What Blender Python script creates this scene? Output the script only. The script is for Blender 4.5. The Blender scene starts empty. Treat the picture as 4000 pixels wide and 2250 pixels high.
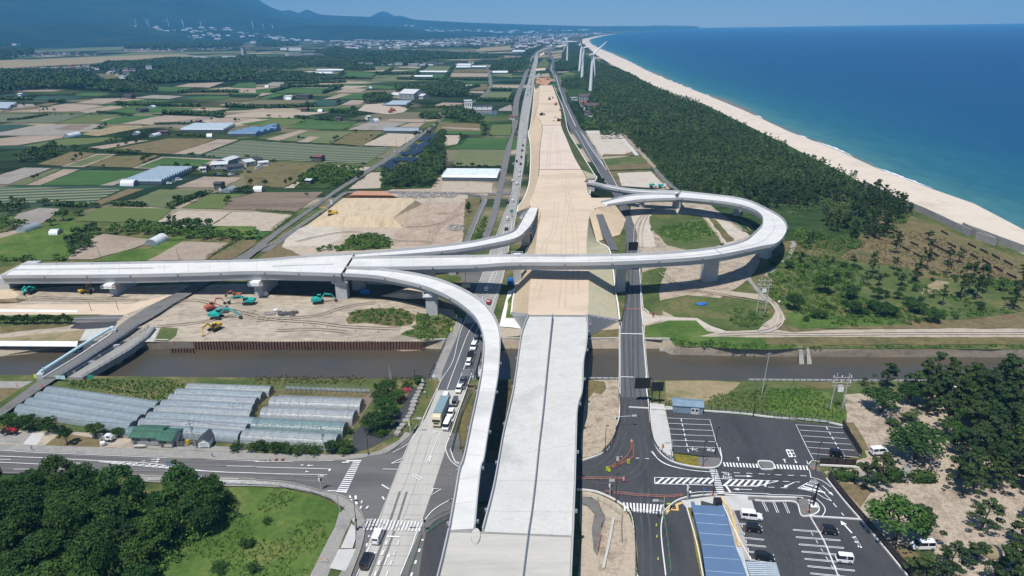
import bpy,math,random
import numpy as np
from mathutils import Matrix,Vector
from mathutils.geometry import tessellate_polygon
sc = bpy.context.scene
COL = sc.collection
# camera, sky, sun, exposure
H,FPX = 105.0,2740.0
PITCH = math.atan((1125-104)/FPX)
ROLL = math.radians(-0.78)
sp,cp = math.sin(PITCH),math.cos(PITCH)
_r0,_u0,FW = np.array([1,0,0.]),np.array([0,sp,cp]),np.array([0,cp,-sp])
RT = math.cos(ROLL)*_r0 + math.sin(ROLL)*_u0
UP = -math.sin(ROLL)*_r0 + math.cos(ROLL)*_u0
cam_d = bpy.data.cameras.new('camera')
cam = bpy.data.objects.new('camera',cam_d)
COL.objects.link(cam)
cam.matrix_world = Matrix(((RT[0],UP[0],-FW[0],0),(RT[1],UP[1],-FW[1],0),(RT[2],UP[2],-FW[2],H),(0,0,0,1)))
cam_d.sensor_width = 36
cam_d.lens = FPX/4000*36
cam_d.clip_start = 1
cam_d.clip_end = 120000
sc.camera = cam
sc.view_settings.view_transform = 'Standard'
sc.view_settings.look = 'None'
sc.view_settings.gamma = 1
sc.view_settings.exposure = 0.6
SUN_EL,SUN_AZ = math.radians(65),math.radians(205)      # azimuth clockwise from +Y
w = bpy.data.worlds.new('World')
sc.world = w
w.use_nodes = True
wn = w.node_tree.nodes
bg = wn['Background']
sky = wn.new('ShaderNodeTexSky')
sky.sky_type = 'NISHITA'
sky.sun_disc = False
sky.sun_elevation = SUN_EL
sky.sun_rotation = SUN_AZ
sky.air_density = 1.0
sky.dust_density = 0.0
sky.ozone_density = 7.0
sky.altitude = 100
bg.inputs[1].default_value = 0.075
w.node_tree.links.new(sky.outputs[0],bg.inputs[0])
sd = bpy.data.lights.new('sun','SUN')
sd.energy = 4.0
sd.angle = math.radians(0.5)
sd.color = (1,0.965,0.91)
sun = bpy.data.objects.new('sun',sd)
COL.objects.link(sun)
sv = Vector((math.sin(SUN_AZ)*math.cos(SUN_EL),math.cos(SUN_AZ)*math.cos(SUN_EL),math.sin(SUN_EL)))
sun.rotation_euler = sv.to_track_quat('Z','Y').to_euler()
sun.location = (0,0,300)
# pixel -> place helpers
FR = {'F': (0,0,1/1.5528)}
for i,(l,y0) in enumerate((('A',1300),('B',1687),('C',900),('D',400),('E',0))):
 for k in range(4):
  FR['%s%d' % (l,k+1)] = (k*1000,y0,2.574)
FR['L'] = (1953,469,1.864)
FR['G'] = (2700,1750,4.287)
FR['K'] = (1900,0,4.287)
FR['J'] = (1400,1800,4.287)
def px(fr,x,y):
 o = FR[fr]
 return (o[0]+x/o[2],o[1]+y/o[2])
def P(x,y,z=0.0):
 d = RT*((x-2000)/FPX) + UP*((1125-y)/FPX) + FW
 t = (z-H)/min(d[2],-0.0005)
 return (d[0]*t,d[1]*t,z)
def pts(fr,s):
 out = []
 for q in s.split():
  if ':' in q:
   fr,q = q.split(':')
  a,b = q.split(',')
  out.append(px(fr,float(a),float(b)))
 return out
def W(fr,s,z=0.0):
 return [P(x,y,z) for x,y in pts(fr,s)]
def W1(fr,x,y,z=0.0):
 return P(*px(fr,x,y),z)
def dist2(a,b):
 return math.hypot(a[0]-b[0],a[1]-b[1])
# materials
MATS = {}
def _new(name):
 m = bpy.data.materials.new(name)
 m.use_nodes = True
 return m,m.node_tree,m.node_tree.nodes,m.node_tree.links,m.node_tree.nodes['Principled BSDF']
def noise(nt,coord,scale,detail=4,rough=.6):
 n = nt.nodes.new('ShaderNodeTexNoise')
 n.inputs['Scale'].default_value = scale
 n.inputs['Detail'].default_value = detail
 n.inputs['Roughness'].default_value = rough
 nt.links.new(coord,n.inputs['Vector'])
 return n
def ramp(nt,fac,stops,interp='LINEAR'):
 r = nt.nodes.new('ShaderNodeValToRGB')
 r.color_ramp.interpolation = interp
 el = r.color_ramp.elements
 while len(el) < len(stops):
  el.new(0.5)
 for e,(p,c) in zip(el,stops):
  e.position = p
  e.color = (*c,1)
 nt.links.new(fac,r.inputs[0])
 return r
def mix(nt,f,a,b,typ='MIX'):
 m = nt.nodes.new('ShaderNodeMix')
 m.data_type = 'RGBA'
 m.blend_type = typ
 for i,v in ((0,f),(6,a),(7,b)):
  if isinstance(v,(int,float)):
   m.inputs[i].default_value = v
  elif isinstance(v,tuple):
   m.inputs[i].default_value = (*v,1)
  else:
   nt.links.new(v,m.inputs[i])
 return m.outputs[2]
def ground(name,c1,c2,c3=None,s1=.06,s2=.8,rough=.95,bump=0.0,stretch=None,rows=None,rowc=None,con=.2):
 """patchy ground: broad stains, small mottling, optional planting rows (spacing m, angle deg)"""
 m,nt,nd,lk,b = _new(name)
 g = nd.new('ShaderNodeNewGeometry')
 co = g.outputs['Position']
 if stretch:
  mp = nd.new('ShaderNodeMapping')
  mp.inputs['Rotation'].default_value[2] = math.radians(stretch[2])
  mp.inputs['Scale'].default_value = (stretch[0],stretch[1],1)
  lk.new(co,mp.inputs[0])
  co = mp.outputs[0]
 n1 = noise(nt,co,s1,5,.65)
 n2 = noise(nt,co,s2,4,.7)
 r1 = ramp(nt,n1.outputs[0],[(.36,c1),(.52,c2),(.68,c3 or c1)])
 dk = tuple(v*.62 for v in c1)
 r2 = ramp(nt,n2.outputs[0],[(.3,(1-con,)*3),(.5,(1,1,1)),(.72,(1+con*.6,)*3)])
 col = mix(nt,1.0,r1.outputs[0],r2.outputs[0],'MULTIPLY')
 if rows:
  sp_,an = rows
  mp = nd.new('ShaderNodeMapping')
  mp.inputs['Rotation'].default_value[2] = math.radians(an)
  lk.new(g.outputs['Position'],mp.inputs[0])
  wv = nd.new('ShaderNodeTexWave')
  wv.inputs['Scale'].default_value = 6.2832/(20*sp_)*1.0
  wv.inputs['Distortion'].default_value = .6
  wv.inputs['Detail'].default_value = 2
  wv.bands_direction = 'Y'
  lk.new(mp.outputs[0],wv.inputs[0])
  rr = ramp(nt,wv.outputs[0],[(.35,(0,0,0)),(.6,(1,1,1))])
  col = mix(nt,rr.outputs[0],col,rowc or dk)
 lk.new(col,b.inputs['Base Color'])
 b.inputs['Roughness'].default_value = rough
 b.inputs['Specular IOR Level'].default_value = .15
 if bump:
  bp = nd.new('ShaderNodeBump')
  bp.inputs['Strength'].default_value = 1
  bp.inputs['Distance'].default_value = bump
  lk.new(n2.outputs[0],bp.inputs['Height'])
  lk.new(bp.outputs[0],b.inputs['Normal'])
 MATS[name] = m
 return m
def paint(name,c,rough=.5,metal=0,var=.12,scale=1.5,spec=.4,coat=0):
 m,nt,nd,lk,b = _new(name)
 tc = nd.new('ShaderNodeTexCoord')
 n = noise(nt,tc.outputs['Object'],scale,5,.65)
 r = ramp(nt,n.outputs[0],[(.3,tuple(v*(1-var*1.6) for v in c)),(.55,c),(.75,tuple(min(1,v*(1+var)) for v in c))])
 lk.new(r.outputs[0],b.inputs['Base Color'])
 b.inputs['Roughness'].default_value = rough
 b.inputs['Metallic'].default_value = metal
 b.inputs['Specular IOR Level'].default_value = spec
 b.inputs['Coat Weight'].default_value = coat
 MATS[name] = m
 return m
def leafmat(name,dark,mid,light,scale=.5,world=False):
 m,nt,nd,lk,b = _new(name)
 if world:
  co = nd.new('ShaderNodeNewGeometry').outputs['Position']
  n0 = noise(nt,co,.012,3)
  tree = n0.outputs[0]
 else:
  co = nd.new('ShaderNodeTexCoord').outputs['Object']
  tree = nd.new('ShaderNodeObjectInfo').outputs['Random']
 n = noise(nt,co,scale,6,.75)
 r = ramp(nt,n.outputs[0],[(.33,dark),(.5,mid),(.68,light)])
 t = ramp(nt,tree,[(.2,(.72,.8,.75)),(.5,(1,1,1)),(.85,(1.35,1.18,.95))])
 col = mix(nt,1.0,r.outputs[0],t.outputs[0],'MULTIPLY')
 lk.new(col,b.inputs['Base Color'])
 b.inputs['Roughness'].default_value = .75
 b.inputs['Specular IOR Level'].default_value = .2
 MATS[name] = m
 return m
ground('soil',(0.27,0.212,0.158),(0.335,0.268,0.205),(0.235,0.19,0.145),.03,.7,stretch=(.6,1,-15))
ground('soil_gray',(0.235,0.21,0.18),(0.285,0.258,0.222),(0.2,0.18,0.15),.03,.7)
ground('soil_brown',(.15,.115,.085),(.19,.145,.105),(.23,.175,.13),.05,.8,stretch=(.2,1.5,20))
ground('sand_site',(0.315,0.262,0.2),(0.42,0.355,0.275),(0.255,0.215,0.168),.05,.5,stretch=(.5,1,8),bump=.12,con=.35)
ground('sand_path',(0.36,0.298,0.228),(0.43,0.36,0.28),(0.31,0.265,0.205),.12,1.2)
ground('sand_pale',(0.44,0.385,0.315),(0.5,0.445,0.37),(0.36,0.315,0.255),.08,.9)
ground('beach_sand',(0.545,0.465,0.375),(0.6,0.52,0.425),(0.49,0.41,0.325),.03,.4,con=.07)
ground('park_sand',(0.27,0.215,0.16),(0.42,0.345,0.265),(0.21,0.175,0.12),.14,1.3,bump=.06,con=.35)
ground('fill_sand',(0.52,0.41,0.3),(0.585,0.47,0.35),(0.47,0.375,0.275),.03,.5,stretch=(.6,1.1,3),con=.07)
ground('fill_pink',(0.54,0.45,0.365),(0.59,0.49,0.4),(0.5,0.415,0.34),.05,.5,stretch=(.6,1.1,3),con=.07)
ground('slope_mat',(.46,.42,.28),(.52,.46,.31),(.42,.41,.27),.05,.8)
ground('slope_sand',(.50,.39,.26),(.56,.44,.30),(.47,.37,.25),.05,.8)
ground('red_fill',(.40,.20,.125),(.47,.25,.16),(.36,.19,.12),.1,.8)
ground('yellow_fill',(0.46,0.36,0.235),(0.53,0.425,0.29),(0.4,0.31,0.205),.07,.7,stretch=(2,.4,20),bump=.15)
ground('grass',(0.06,0.088,0.026),(0.09,0.115,0.036),(0.17,0.145,0.065),.05,.6,con=.35)
ground('grass_bright',(.055,.105,.02),(.085,.14,.028),(.16,.165,.055),.06,.6,con=.35)
ground('crop_green',(0.042,0.095,0.026),(0.055,0.115,0.032),(0.085,0.135,0.045),.02,.5,stretch=(.25,1,-12))
ground('crop_rows',(.045,.10,.022),(.06,.125,.028),(.05,.105,.025),.03,.6,rows=(2.4,-8),rowc=(.15,.15,.06))
ground('crop_pale',(0.1,0.125,0.055),(0.125,0.145,0.065),(0.155,0.155,0.08),.02,.5,stretch=(.25,1,-12))
ground('crop_blue',(.028,.062,.045),(.035,.075,.052),(.04,.08,.05),.03,.6,stretch=(.2,1,-6))
ground('crop_blue_rows',(.028,.062,.045),(.035,.075,.052),(.04,.08,.05),.03,.6,rows=(9,-6.5),rowc=(.2,.2,.12))
ground('weeds',(.10,.095,.04),(.16,.13,.06),(.075,.095,.03),.05,.5,con=.35)
ground('weeds_brown',(.135,.105,.055),(.175,.135,.07),(.09,.10,.038),.06,.5,con=.35)
ground('dry_grass',(.24,.19,.105),(.30,.24,.14),(.15,.15,.065),.07,.7)
ground('bush_ground',(.02,.04,.01),(.035,.065,.016),(.05,.085,.02),.1,1.2,con=.35)
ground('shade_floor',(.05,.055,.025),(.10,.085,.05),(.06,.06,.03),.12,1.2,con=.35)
ground('asphalt',(.095,.097,.102),(.115,.117,.122),(.082,.084,.09),.08,2.0,stretch=(1,.15,0),con=.07)
ground('asphalt_left',(.115,.112,.108),(.145,.14,.135),(.10,.10,.10),.07,2.0,stretch=(.2,1.2,3),con=.07)
ground('asphalt_dark',(.052,.053,.057),(.064,.065,.069),(.045,.046,.05),.07,1.5,stretch=(1,.3,15),con=.16)
ground('asphalt_old',(.14,.135,.13),(.17,.165,.155),(.11,.11,.105),.1,1.2,con=.07)
ground('concrete_road',(.40,.38,.345),(.45,.43,.39),(.35,.335,.305),.09,1.5,stretch=(1.4,.12,-14),con=.07)
ground('concrete_old',(.27,.262,.245),(.31,.30,.28),(.235,.228,.213),.05,1.2,con=.1)
ground('pavement',(.46,.455,.43),(.50,.49,.46),(.42,.415,.39),.15,2,con=.07)
ground('pavement_old',(.25,.24,.22),(.30,.285,.26),(.21,.205,.19),.15,2)
ground('concrete_white',(.66,.655,.63),(.72,.71,.68),(.60,.595,.57),.1,1,con=.07)
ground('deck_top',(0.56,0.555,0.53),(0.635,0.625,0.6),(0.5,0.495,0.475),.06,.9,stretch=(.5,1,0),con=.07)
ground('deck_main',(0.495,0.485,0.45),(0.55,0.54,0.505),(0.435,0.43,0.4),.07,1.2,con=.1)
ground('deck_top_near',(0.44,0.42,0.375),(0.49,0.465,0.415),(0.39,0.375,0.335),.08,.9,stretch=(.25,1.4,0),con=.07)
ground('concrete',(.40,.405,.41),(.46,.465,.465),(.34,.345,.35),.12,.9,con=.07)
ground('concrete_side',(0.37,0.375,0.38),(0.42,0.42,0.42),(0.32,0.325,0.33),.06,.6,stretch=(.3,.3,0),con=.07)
ground('revetment',(.42,.42,.38),(.50,.495,.45),(.34,.34,.31),.2,1.4)
ground('mud',(.26,.215,.165),(.33,.275,.21),(.20,.17,.13),.12,.8,bump=.08)
ground('flowers',(.10,.105,.02),(.24,.19,.025),(.07,.10,.02),.5,2.2)
ground('cobble',(.30,.29,.27),(.42,.40,.37),(.22,.21,.2),.9,3)
ground('rust',(.115,.062,.042),(.17,.10,.072),(.08,.05,.04),.4,2.2)
ground('marking',(.72,.72,.71),(.78,.78,.77),(.60,.60,.59),.35,4,con=.07)
ground('marking_worn',(.62,.62,.60),(.70,.70,.68),(.36,.35,.33),.6,4)
ground('marking_yellow',(.62,.42,.16),(.66,.45,.18),(.58,.38,.14),.35,4)
ground('earth_brown',(.33,.245,.18),(.41,.315,.24),(.27,.19,.14),.06,.6,stretch=(.6,1,20),bump=.15,con=.35)
ground('track_soil',(.24,.195,.148),(.37,.31,.235),(.29,.24,.18),.3,1.5)
ground('track_fill',(.46,.36,.26),(.52,.415,.30),(.49,.385,.28),.2,1)
ground('asphalt_tyre',(.045,.046,.05),(.062,.063,.067),(.05,.05,.054),.1,1.5)
ground('asphalt_track',(.066,.067,.071),(.078,.079,.083),(.06,.061,.065),.1,1.5)
ground('road_worn',(.145,.14,.135),(.175,.17,.162),(.125,.122,.118),.12,1.5)
ground('pour_joint',(.36,.36,.345),(.40,.395,.38),(.33,.33,.32),.5,3)
ground('joint',(.24,.235,.22),(.28,.275,.26),(.2,.2,.19),.5,3)
paint('white',(.78,.79,.79),.45)
paint('car_white',(.80,.81,.82),.25,0,.02,1,.5,.6)
paint('car_black',(.012,.012,.014),.2,0,.05,1,.5,.7)
paint('car_grey',(.11,.12,.13),.3,.3,.03,1,.5,.6)
paint('car_silver',(.42,.44,.46),.3,.5,.03,1,.5,.6)
paint('car_red',(.35,.012,.015),.25,0,.03,1,.5,.6)
paint('car_wine',(.10,.012,.02),.25,0,.03,1,.5,.6)
paint('glass_dark',(.012,.016,.02),.08,0,.02,1,.6)
paint('rubber',(.02,.02,.02),.8)
paint('lamp',(.75,.75,.7),.2)
paint('lamp_red',(.35,.02,.02),.3)
paint('steel_grey',(.45,.47,.49),.4,.6)
paint('steel_black',(.018,.017,.018),.45)
paint('steel_brown',(.045,.032,.027),.5)
paint('wood_pole',(.20,.185,.165),.8)
paint('pole_concrete',(.38,.38,.36),.8)
paint('digger_teal',(.02,.38,.33),.45,var=.2)
paint('digger_orange',(.45,.12,.06),.45,var=.2)
paint('digger_yellow',(.60,.38,.04),.45,var=.2)
paint('digger_dark',(.05,.045,.035),.6)
paint('orange',(.62,.19,.10),.5)
paint('safety_green',(.03,.30,.17),.5)
paint('lime',(.62,.80,.03),.5)
paint('roof_green',(.05,.13,.085),.5,var=.2,scale=.4)
paint('roof_blue',(.14,.22,.345),.38,.25,.05,.3)
paint('roof_tile',(.10,.065,.07),.6,var=.25)
paint('roof_red',(.21,.085,.07),.6,var=.25)
paint('roof_dark',(.06,.06,.065),.6,var=.25)
paint('roof_pale',(.55,.56,.56),.5,var=.15)
paint('wall_cream',(.50,.47,.40),.8,var=.15)
paint('wall_grey',(.33,.34,.35),.8,var=.2)
paint('wall_white',(.72,.72,.70),.7,var=.08)
paint('metal_blue',(.30,.40,.48),.4,.4,.15,.5)
paint('pipe_blue',(.50,.70,.73),.35)
paint('tarp_blue',(.02,.14,.48),.5,var=.3)
paint('solar',(.018,.021,.03),.35,0,.1,1,.7)
paint('bark',(.085,.065,.05),.9,var=.35,scale=3)
paint('bark_pale',(.17,.14,.115),.9,var=.35,scale=3)
paint('turbine_white',(.76,.78,.80),.4,var=.03)
paint('blade_dark',(.12,.11,.115),.5,var=.1)
paint('house_dark',(.12,.105,.1),.8,var=.3)
paint('rock',(.33,.31,.28),.9,var=.35,scale=2)
paint('skin',(.45,.28,.2),.6)
paint('cloth_dark',(.03,.035,.06),.8)
paint('asphalt_lump',(.10,.10,.10),.9,var=.4)
paint('gravel',(.21,.22,.225),.95,var=.3,scale=6)
leafmat('leaf_broad',(.014,.036,.007),(.031,.072,.013),(.062,.115,.022),.5)
leafmat('leaf_light',(.022,.06,.012),(.04,.10,.02),(.075,.15,.03),.5)
leafmat('leaf_pine',(.020,.040,.013),(.042,.074,.022),(.088,.122,.036),.6)
leafmat('leaf_bush',(.014,.036,.007),(.032,.072,.012),(.065,.115,.022),.7)
leafmat('leaf_far',(.024,.050,.017),(.050,.095,.029),(.095,.148,.045),.08,True)
leafmat('leaf_under',(.04,.07,.02),(.07,.11,.03),(.14,.15,.06),.12,True)
leafmat('leaf_coast',(.030,.058,.020),(.058,.100,.031),(.125,.170,.052),.09,True)
leafmat('leaf_weed',(.04,.085,.016),(.07,.14,.024),(.125,.185,.04),.3,True)
leafmat('leaf_meadow',(.07,.125,.025),(.11,.18,.035),(.18,.22,.06),.3,True)
leafmat('leaf_dry',(.09,.085,.035),(.15,.12,.05),(.07,.10,.03),.3,True)
leafmat('leaf_pink',(.30,.05,.07),(.40,.08,.10),(.05,.08,.02),2)
def plastic(name,c,tr,rough=.22):
 m,nt,nd,lk,b = _new(name)
 tc = nd.new('ShaderNodeTexCoord')
 n = noise(nt,tc.outputs['Object'],.6,5,.7)
 r = ramp(nt,n.outputs[0],[(.35,tuple(v*.75 for v in c)),(.6,c)])
 lk.new(r.outputs[0],b.inputs['Base Color'])
 b.inputs['Roughness'].default_value = rough
 b.inputs['Specular IOR Level'].default_value = .8
 n2 = noise(nt,tc.outputs['Object'],2.5,3,.6)
 bp = nd.new('ShaderNodeBump')
 bp.inputs['Distance'].default_value = .12
 lk.new(n2.outputs[0],bp.inputs['Height'])
 lk.new(bp.outputs[0],b.inputs['Normal'])
 t = nd.new('ShaderNodeBsdfTransparent')
 ms = nd.new('ShaderNodeMixShader')
 ms.inputs[0].default_value = 1-tr
 lk.new(t.outputs[0],ms.inputs[1])
 lk.new(b.outputs[0],ms.inputs[2])
 lk.new(ms.outputs[0],nd['Material Output'].inputs[0])
 MATS[name] = m
plastic('film',(.42,.50,.55),.42)
plastic('film_clear',(.55,.60,.64),.5)
plastic('film_teal',(.25,.38,.40),.42)
plastic('film_blue',(.16,.28,.42),.15,.35)
plastic('film_white',(.74,.76,.77),.03,.4)
plastic('film_end',(.09,.12,.15),.15,.5)
def water_mat():
 m,nt,nd,lk,b = _new('canal_water')
 g = nd.new('ShaderNodeNewGeometry')
 n = noise(nt,g.outputs['Position'],.03,3)
 r = ramp(nt,n.outputs[0],[(.35,(.082,.066,.042)),(.65,(.062,.056,.042))])
 lk.new(r.outputs[0],b.inputs['Base Color'])
 b.inputs['Roughness'].default_value = .22
 n2 = noise(nt,g.outputs['Position'],1.6,4)
 bp = nd.new('ShaderNodeBump'); bp.inputs['Distance'].default_value = .05
 lk.new(n2.outputs[0],bp.inputs['Height']); lk.new(bp.outputs[0],b.inputs['Normal'])
 MATS['canal_water'] = m
 m,nt,nd,lk,b = _new('sea_water')
 at = nd.new('ShaderNodeAttribute'); at.attribute_name = 'shore'
 g = nd.new('ShaderNodeNewGeometry')
 mp = nd.new('ShaderNodeMapping'); mp.inputs['Scale'].default_value = (1,.25,1)
 mp.inputs['Rotation'].default_value[2] = math.radians(-25)
 lk.new(g.outputs['Position'],mp.inputs[0])
 n = noise(nt,mp.outputs[0],.006,6,.65)
 ad = nd.new('ShaderNodeMath'); ad.operation = 'MULTIPLY_ADD'
 lk.new(n.outputs[0],ad.inputs[0]); ad.inputs[1].default_value = .22; lk.new(at.outputs['Fac'],ad.inputs[2])
 r = ramp(nt,ad.outputs[0],[(.10,(.17,.155,.12)),(.122,(.05,.16,.165)),(.18,(.020,.112,.145)),(.31,(.008,.080,.142)),(.48,(.003,.056,.138)),(.8,(.002,.042,.140))])
 mp2 = nd.new('ShaderNodeMapping'); mp2.inputs['Scale'].default_value = (1,.3,1); mp2.inputs['Rotation'].default_value[2] = math.radians(65)
 lk.new(g.outputs['Position'],mp2.inputs[0])
 n3 = noise(nt,mp2.outputs[0],.09,8,.8)
 r3 = ramp(nt,n3.outputs[0],[(.3,(.72,.8,.84)),(.5,(1,1,1)),(.7,(1.35,1.22,1.15))])
 lk.new(mix(nt,1.0,r.outputs[0],r3.outputs[0],'MULTIPLY'),b.inputs['Base Color'])
 b.inputs['Roughness'].default_value = .45
 b.inputs['Specular IOR Level'].default_value = .25
 n2 = noise(nt,g.outputs['Position'],.35,6,.7)
 bp = nd.new('ShaderNodeBump'); bp.inputs['Distance'].default_value = .6; bp.inputs['Strength'].default_value = .6
 lk.new(n2.outputs[0],bp.inputs['Height']); lk.new(bp.outputs[0],b.inputs['Normal'])
 MATS['sea_water'] = m
 m,nt,nd,lk,b = _new('land')
 g = nd.new('ShaderNodeNewGeometry')
 mp = nd.new('ShaderNodeMapping'); mp.inputs['Rotation'].default_value[2] = math.radians(17)
 mp.inputs['Scale'].default_value = (.55,1,1)
 lk.new(g.outputs['Position'],mp.inputs[0])
 v = nd.new('ShaderNodeTexVoronoi'); v.distance = 'CHEBYCHEV'; v.inputs['Scale'].default_value = .014
 v.inputs['Randomness'].default_value = .85
 lk.new(mp.outputs[0],v.inputs[0])
 sx = nd.new('ShaderNodeSeparateColor'); lk.new(v.outputs['Color'],sx.inputs[0])
 r = ramp(nt,sx.outputs[0],[(0,(.03,.055,.02)),(.26,(.06,.12,.03)),(.42,(.33,.27,.2)),(.56,(.10,.12,.045)),(.70,(.035,.07,.045)),(.80,(.16,.14,.08)),(.9,(.38,.31,.24))],'CONSTANT')
 n = noise(nt,g.outputs['Position'],.0016,4,.6)
 wood = ramp(nt,n.outputs[0],[(.50,(0,0,0)),(.54,(1,1,1))])
 n3 = noise(nt,g.outputs['Position'],.03,5,.7)
 wc = ramp(nt,n3.outputs[0],[(.35,(.012,.026,.010)),(.65,(.035,.06,.02))])
 c1 = mix(nt,wood.outputs[0],r.outputs[0],wc.outputs[0])
 edge = ramp(nt,v.outputs['Distance'],[(.40,(1,1,1)),(.47,(.45,.5,.4))])
 c2 = mix(nt,1.0,c1,edge.outputs[0],'MULTIPLY')
 n4 = noise(nt,g.outputs['Position'],.5,5,.7)
 r4 = ramp(nt,n4.outputs[0],[(.3,(.7,.7,.7)),(.7,(1.2,1.2,1.15))])
 c3 = mix(nt,1.0,c2,r4.outputs[0],'MULTIPLY')
 sy = nd.new('ShaderNodeSeparateXYZ'); lk.new(g.outputs['Position'],sy.inputs[0])
 mr = nd.new('ShaderNodeMapRange'); mr.inputs[1].default_value = 380; mr.inputs[2].default_value = 460
 lk.new(sy.outputs[1],mr.inputs[0])
 n5 = noise(nt,g.outputs['Position'],.07,5,.65)
 gr = ramp(nt,n5.outputs[0],[(.36,(.05,.085,.022)),(.5,(.10,.115,.04)),(.64,(.19,.155,.075))])
 c4 = mix(nt,1.0,gr.outputs[0],r4.outputs[0],'MULTIPLY')
 c5 = mix(nt,mr.outputs[0],c4,c3)
 lk.new(c5,b.inputs['Base Color'])
 b.inputs['Roughness'].default_value = .95
 b.inputs['Specular IOR Level'].default_value = .1
 MATS['land'] = m
 m,nt,nd,lk,b = _new('mountain')
 g = nd.new('ShaderNodeNewGeometry')
 n = noise(nt,g.outputs['Position'],.002,8,.7)
 r = ramp(nt,n.outputs[0],[(.35,(.010,.022,.012)),(.55,(.020,.038,.018)),(.72,(.045,.06,.028))])
 lk.new(r.outputs[0],b.inputs['Base Color'])
 b.inputs['Roughness'].default_value = 1
 b.inputs['Specular IOR Level'].default_value = 0
 n2 = noise(nt,g.outputs['Position'],.004,8,.6)
 bp = nd.new('ShaderNodeBump'); bp.inputs['Distance'].default_value = 60
 lk.new(n2.outputs[0],bp.inputs['Height']); lk.new(bp.outputs[0],b.inputs['Normal'])
 MATS['mountain'] = m
water_mat()
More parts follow.
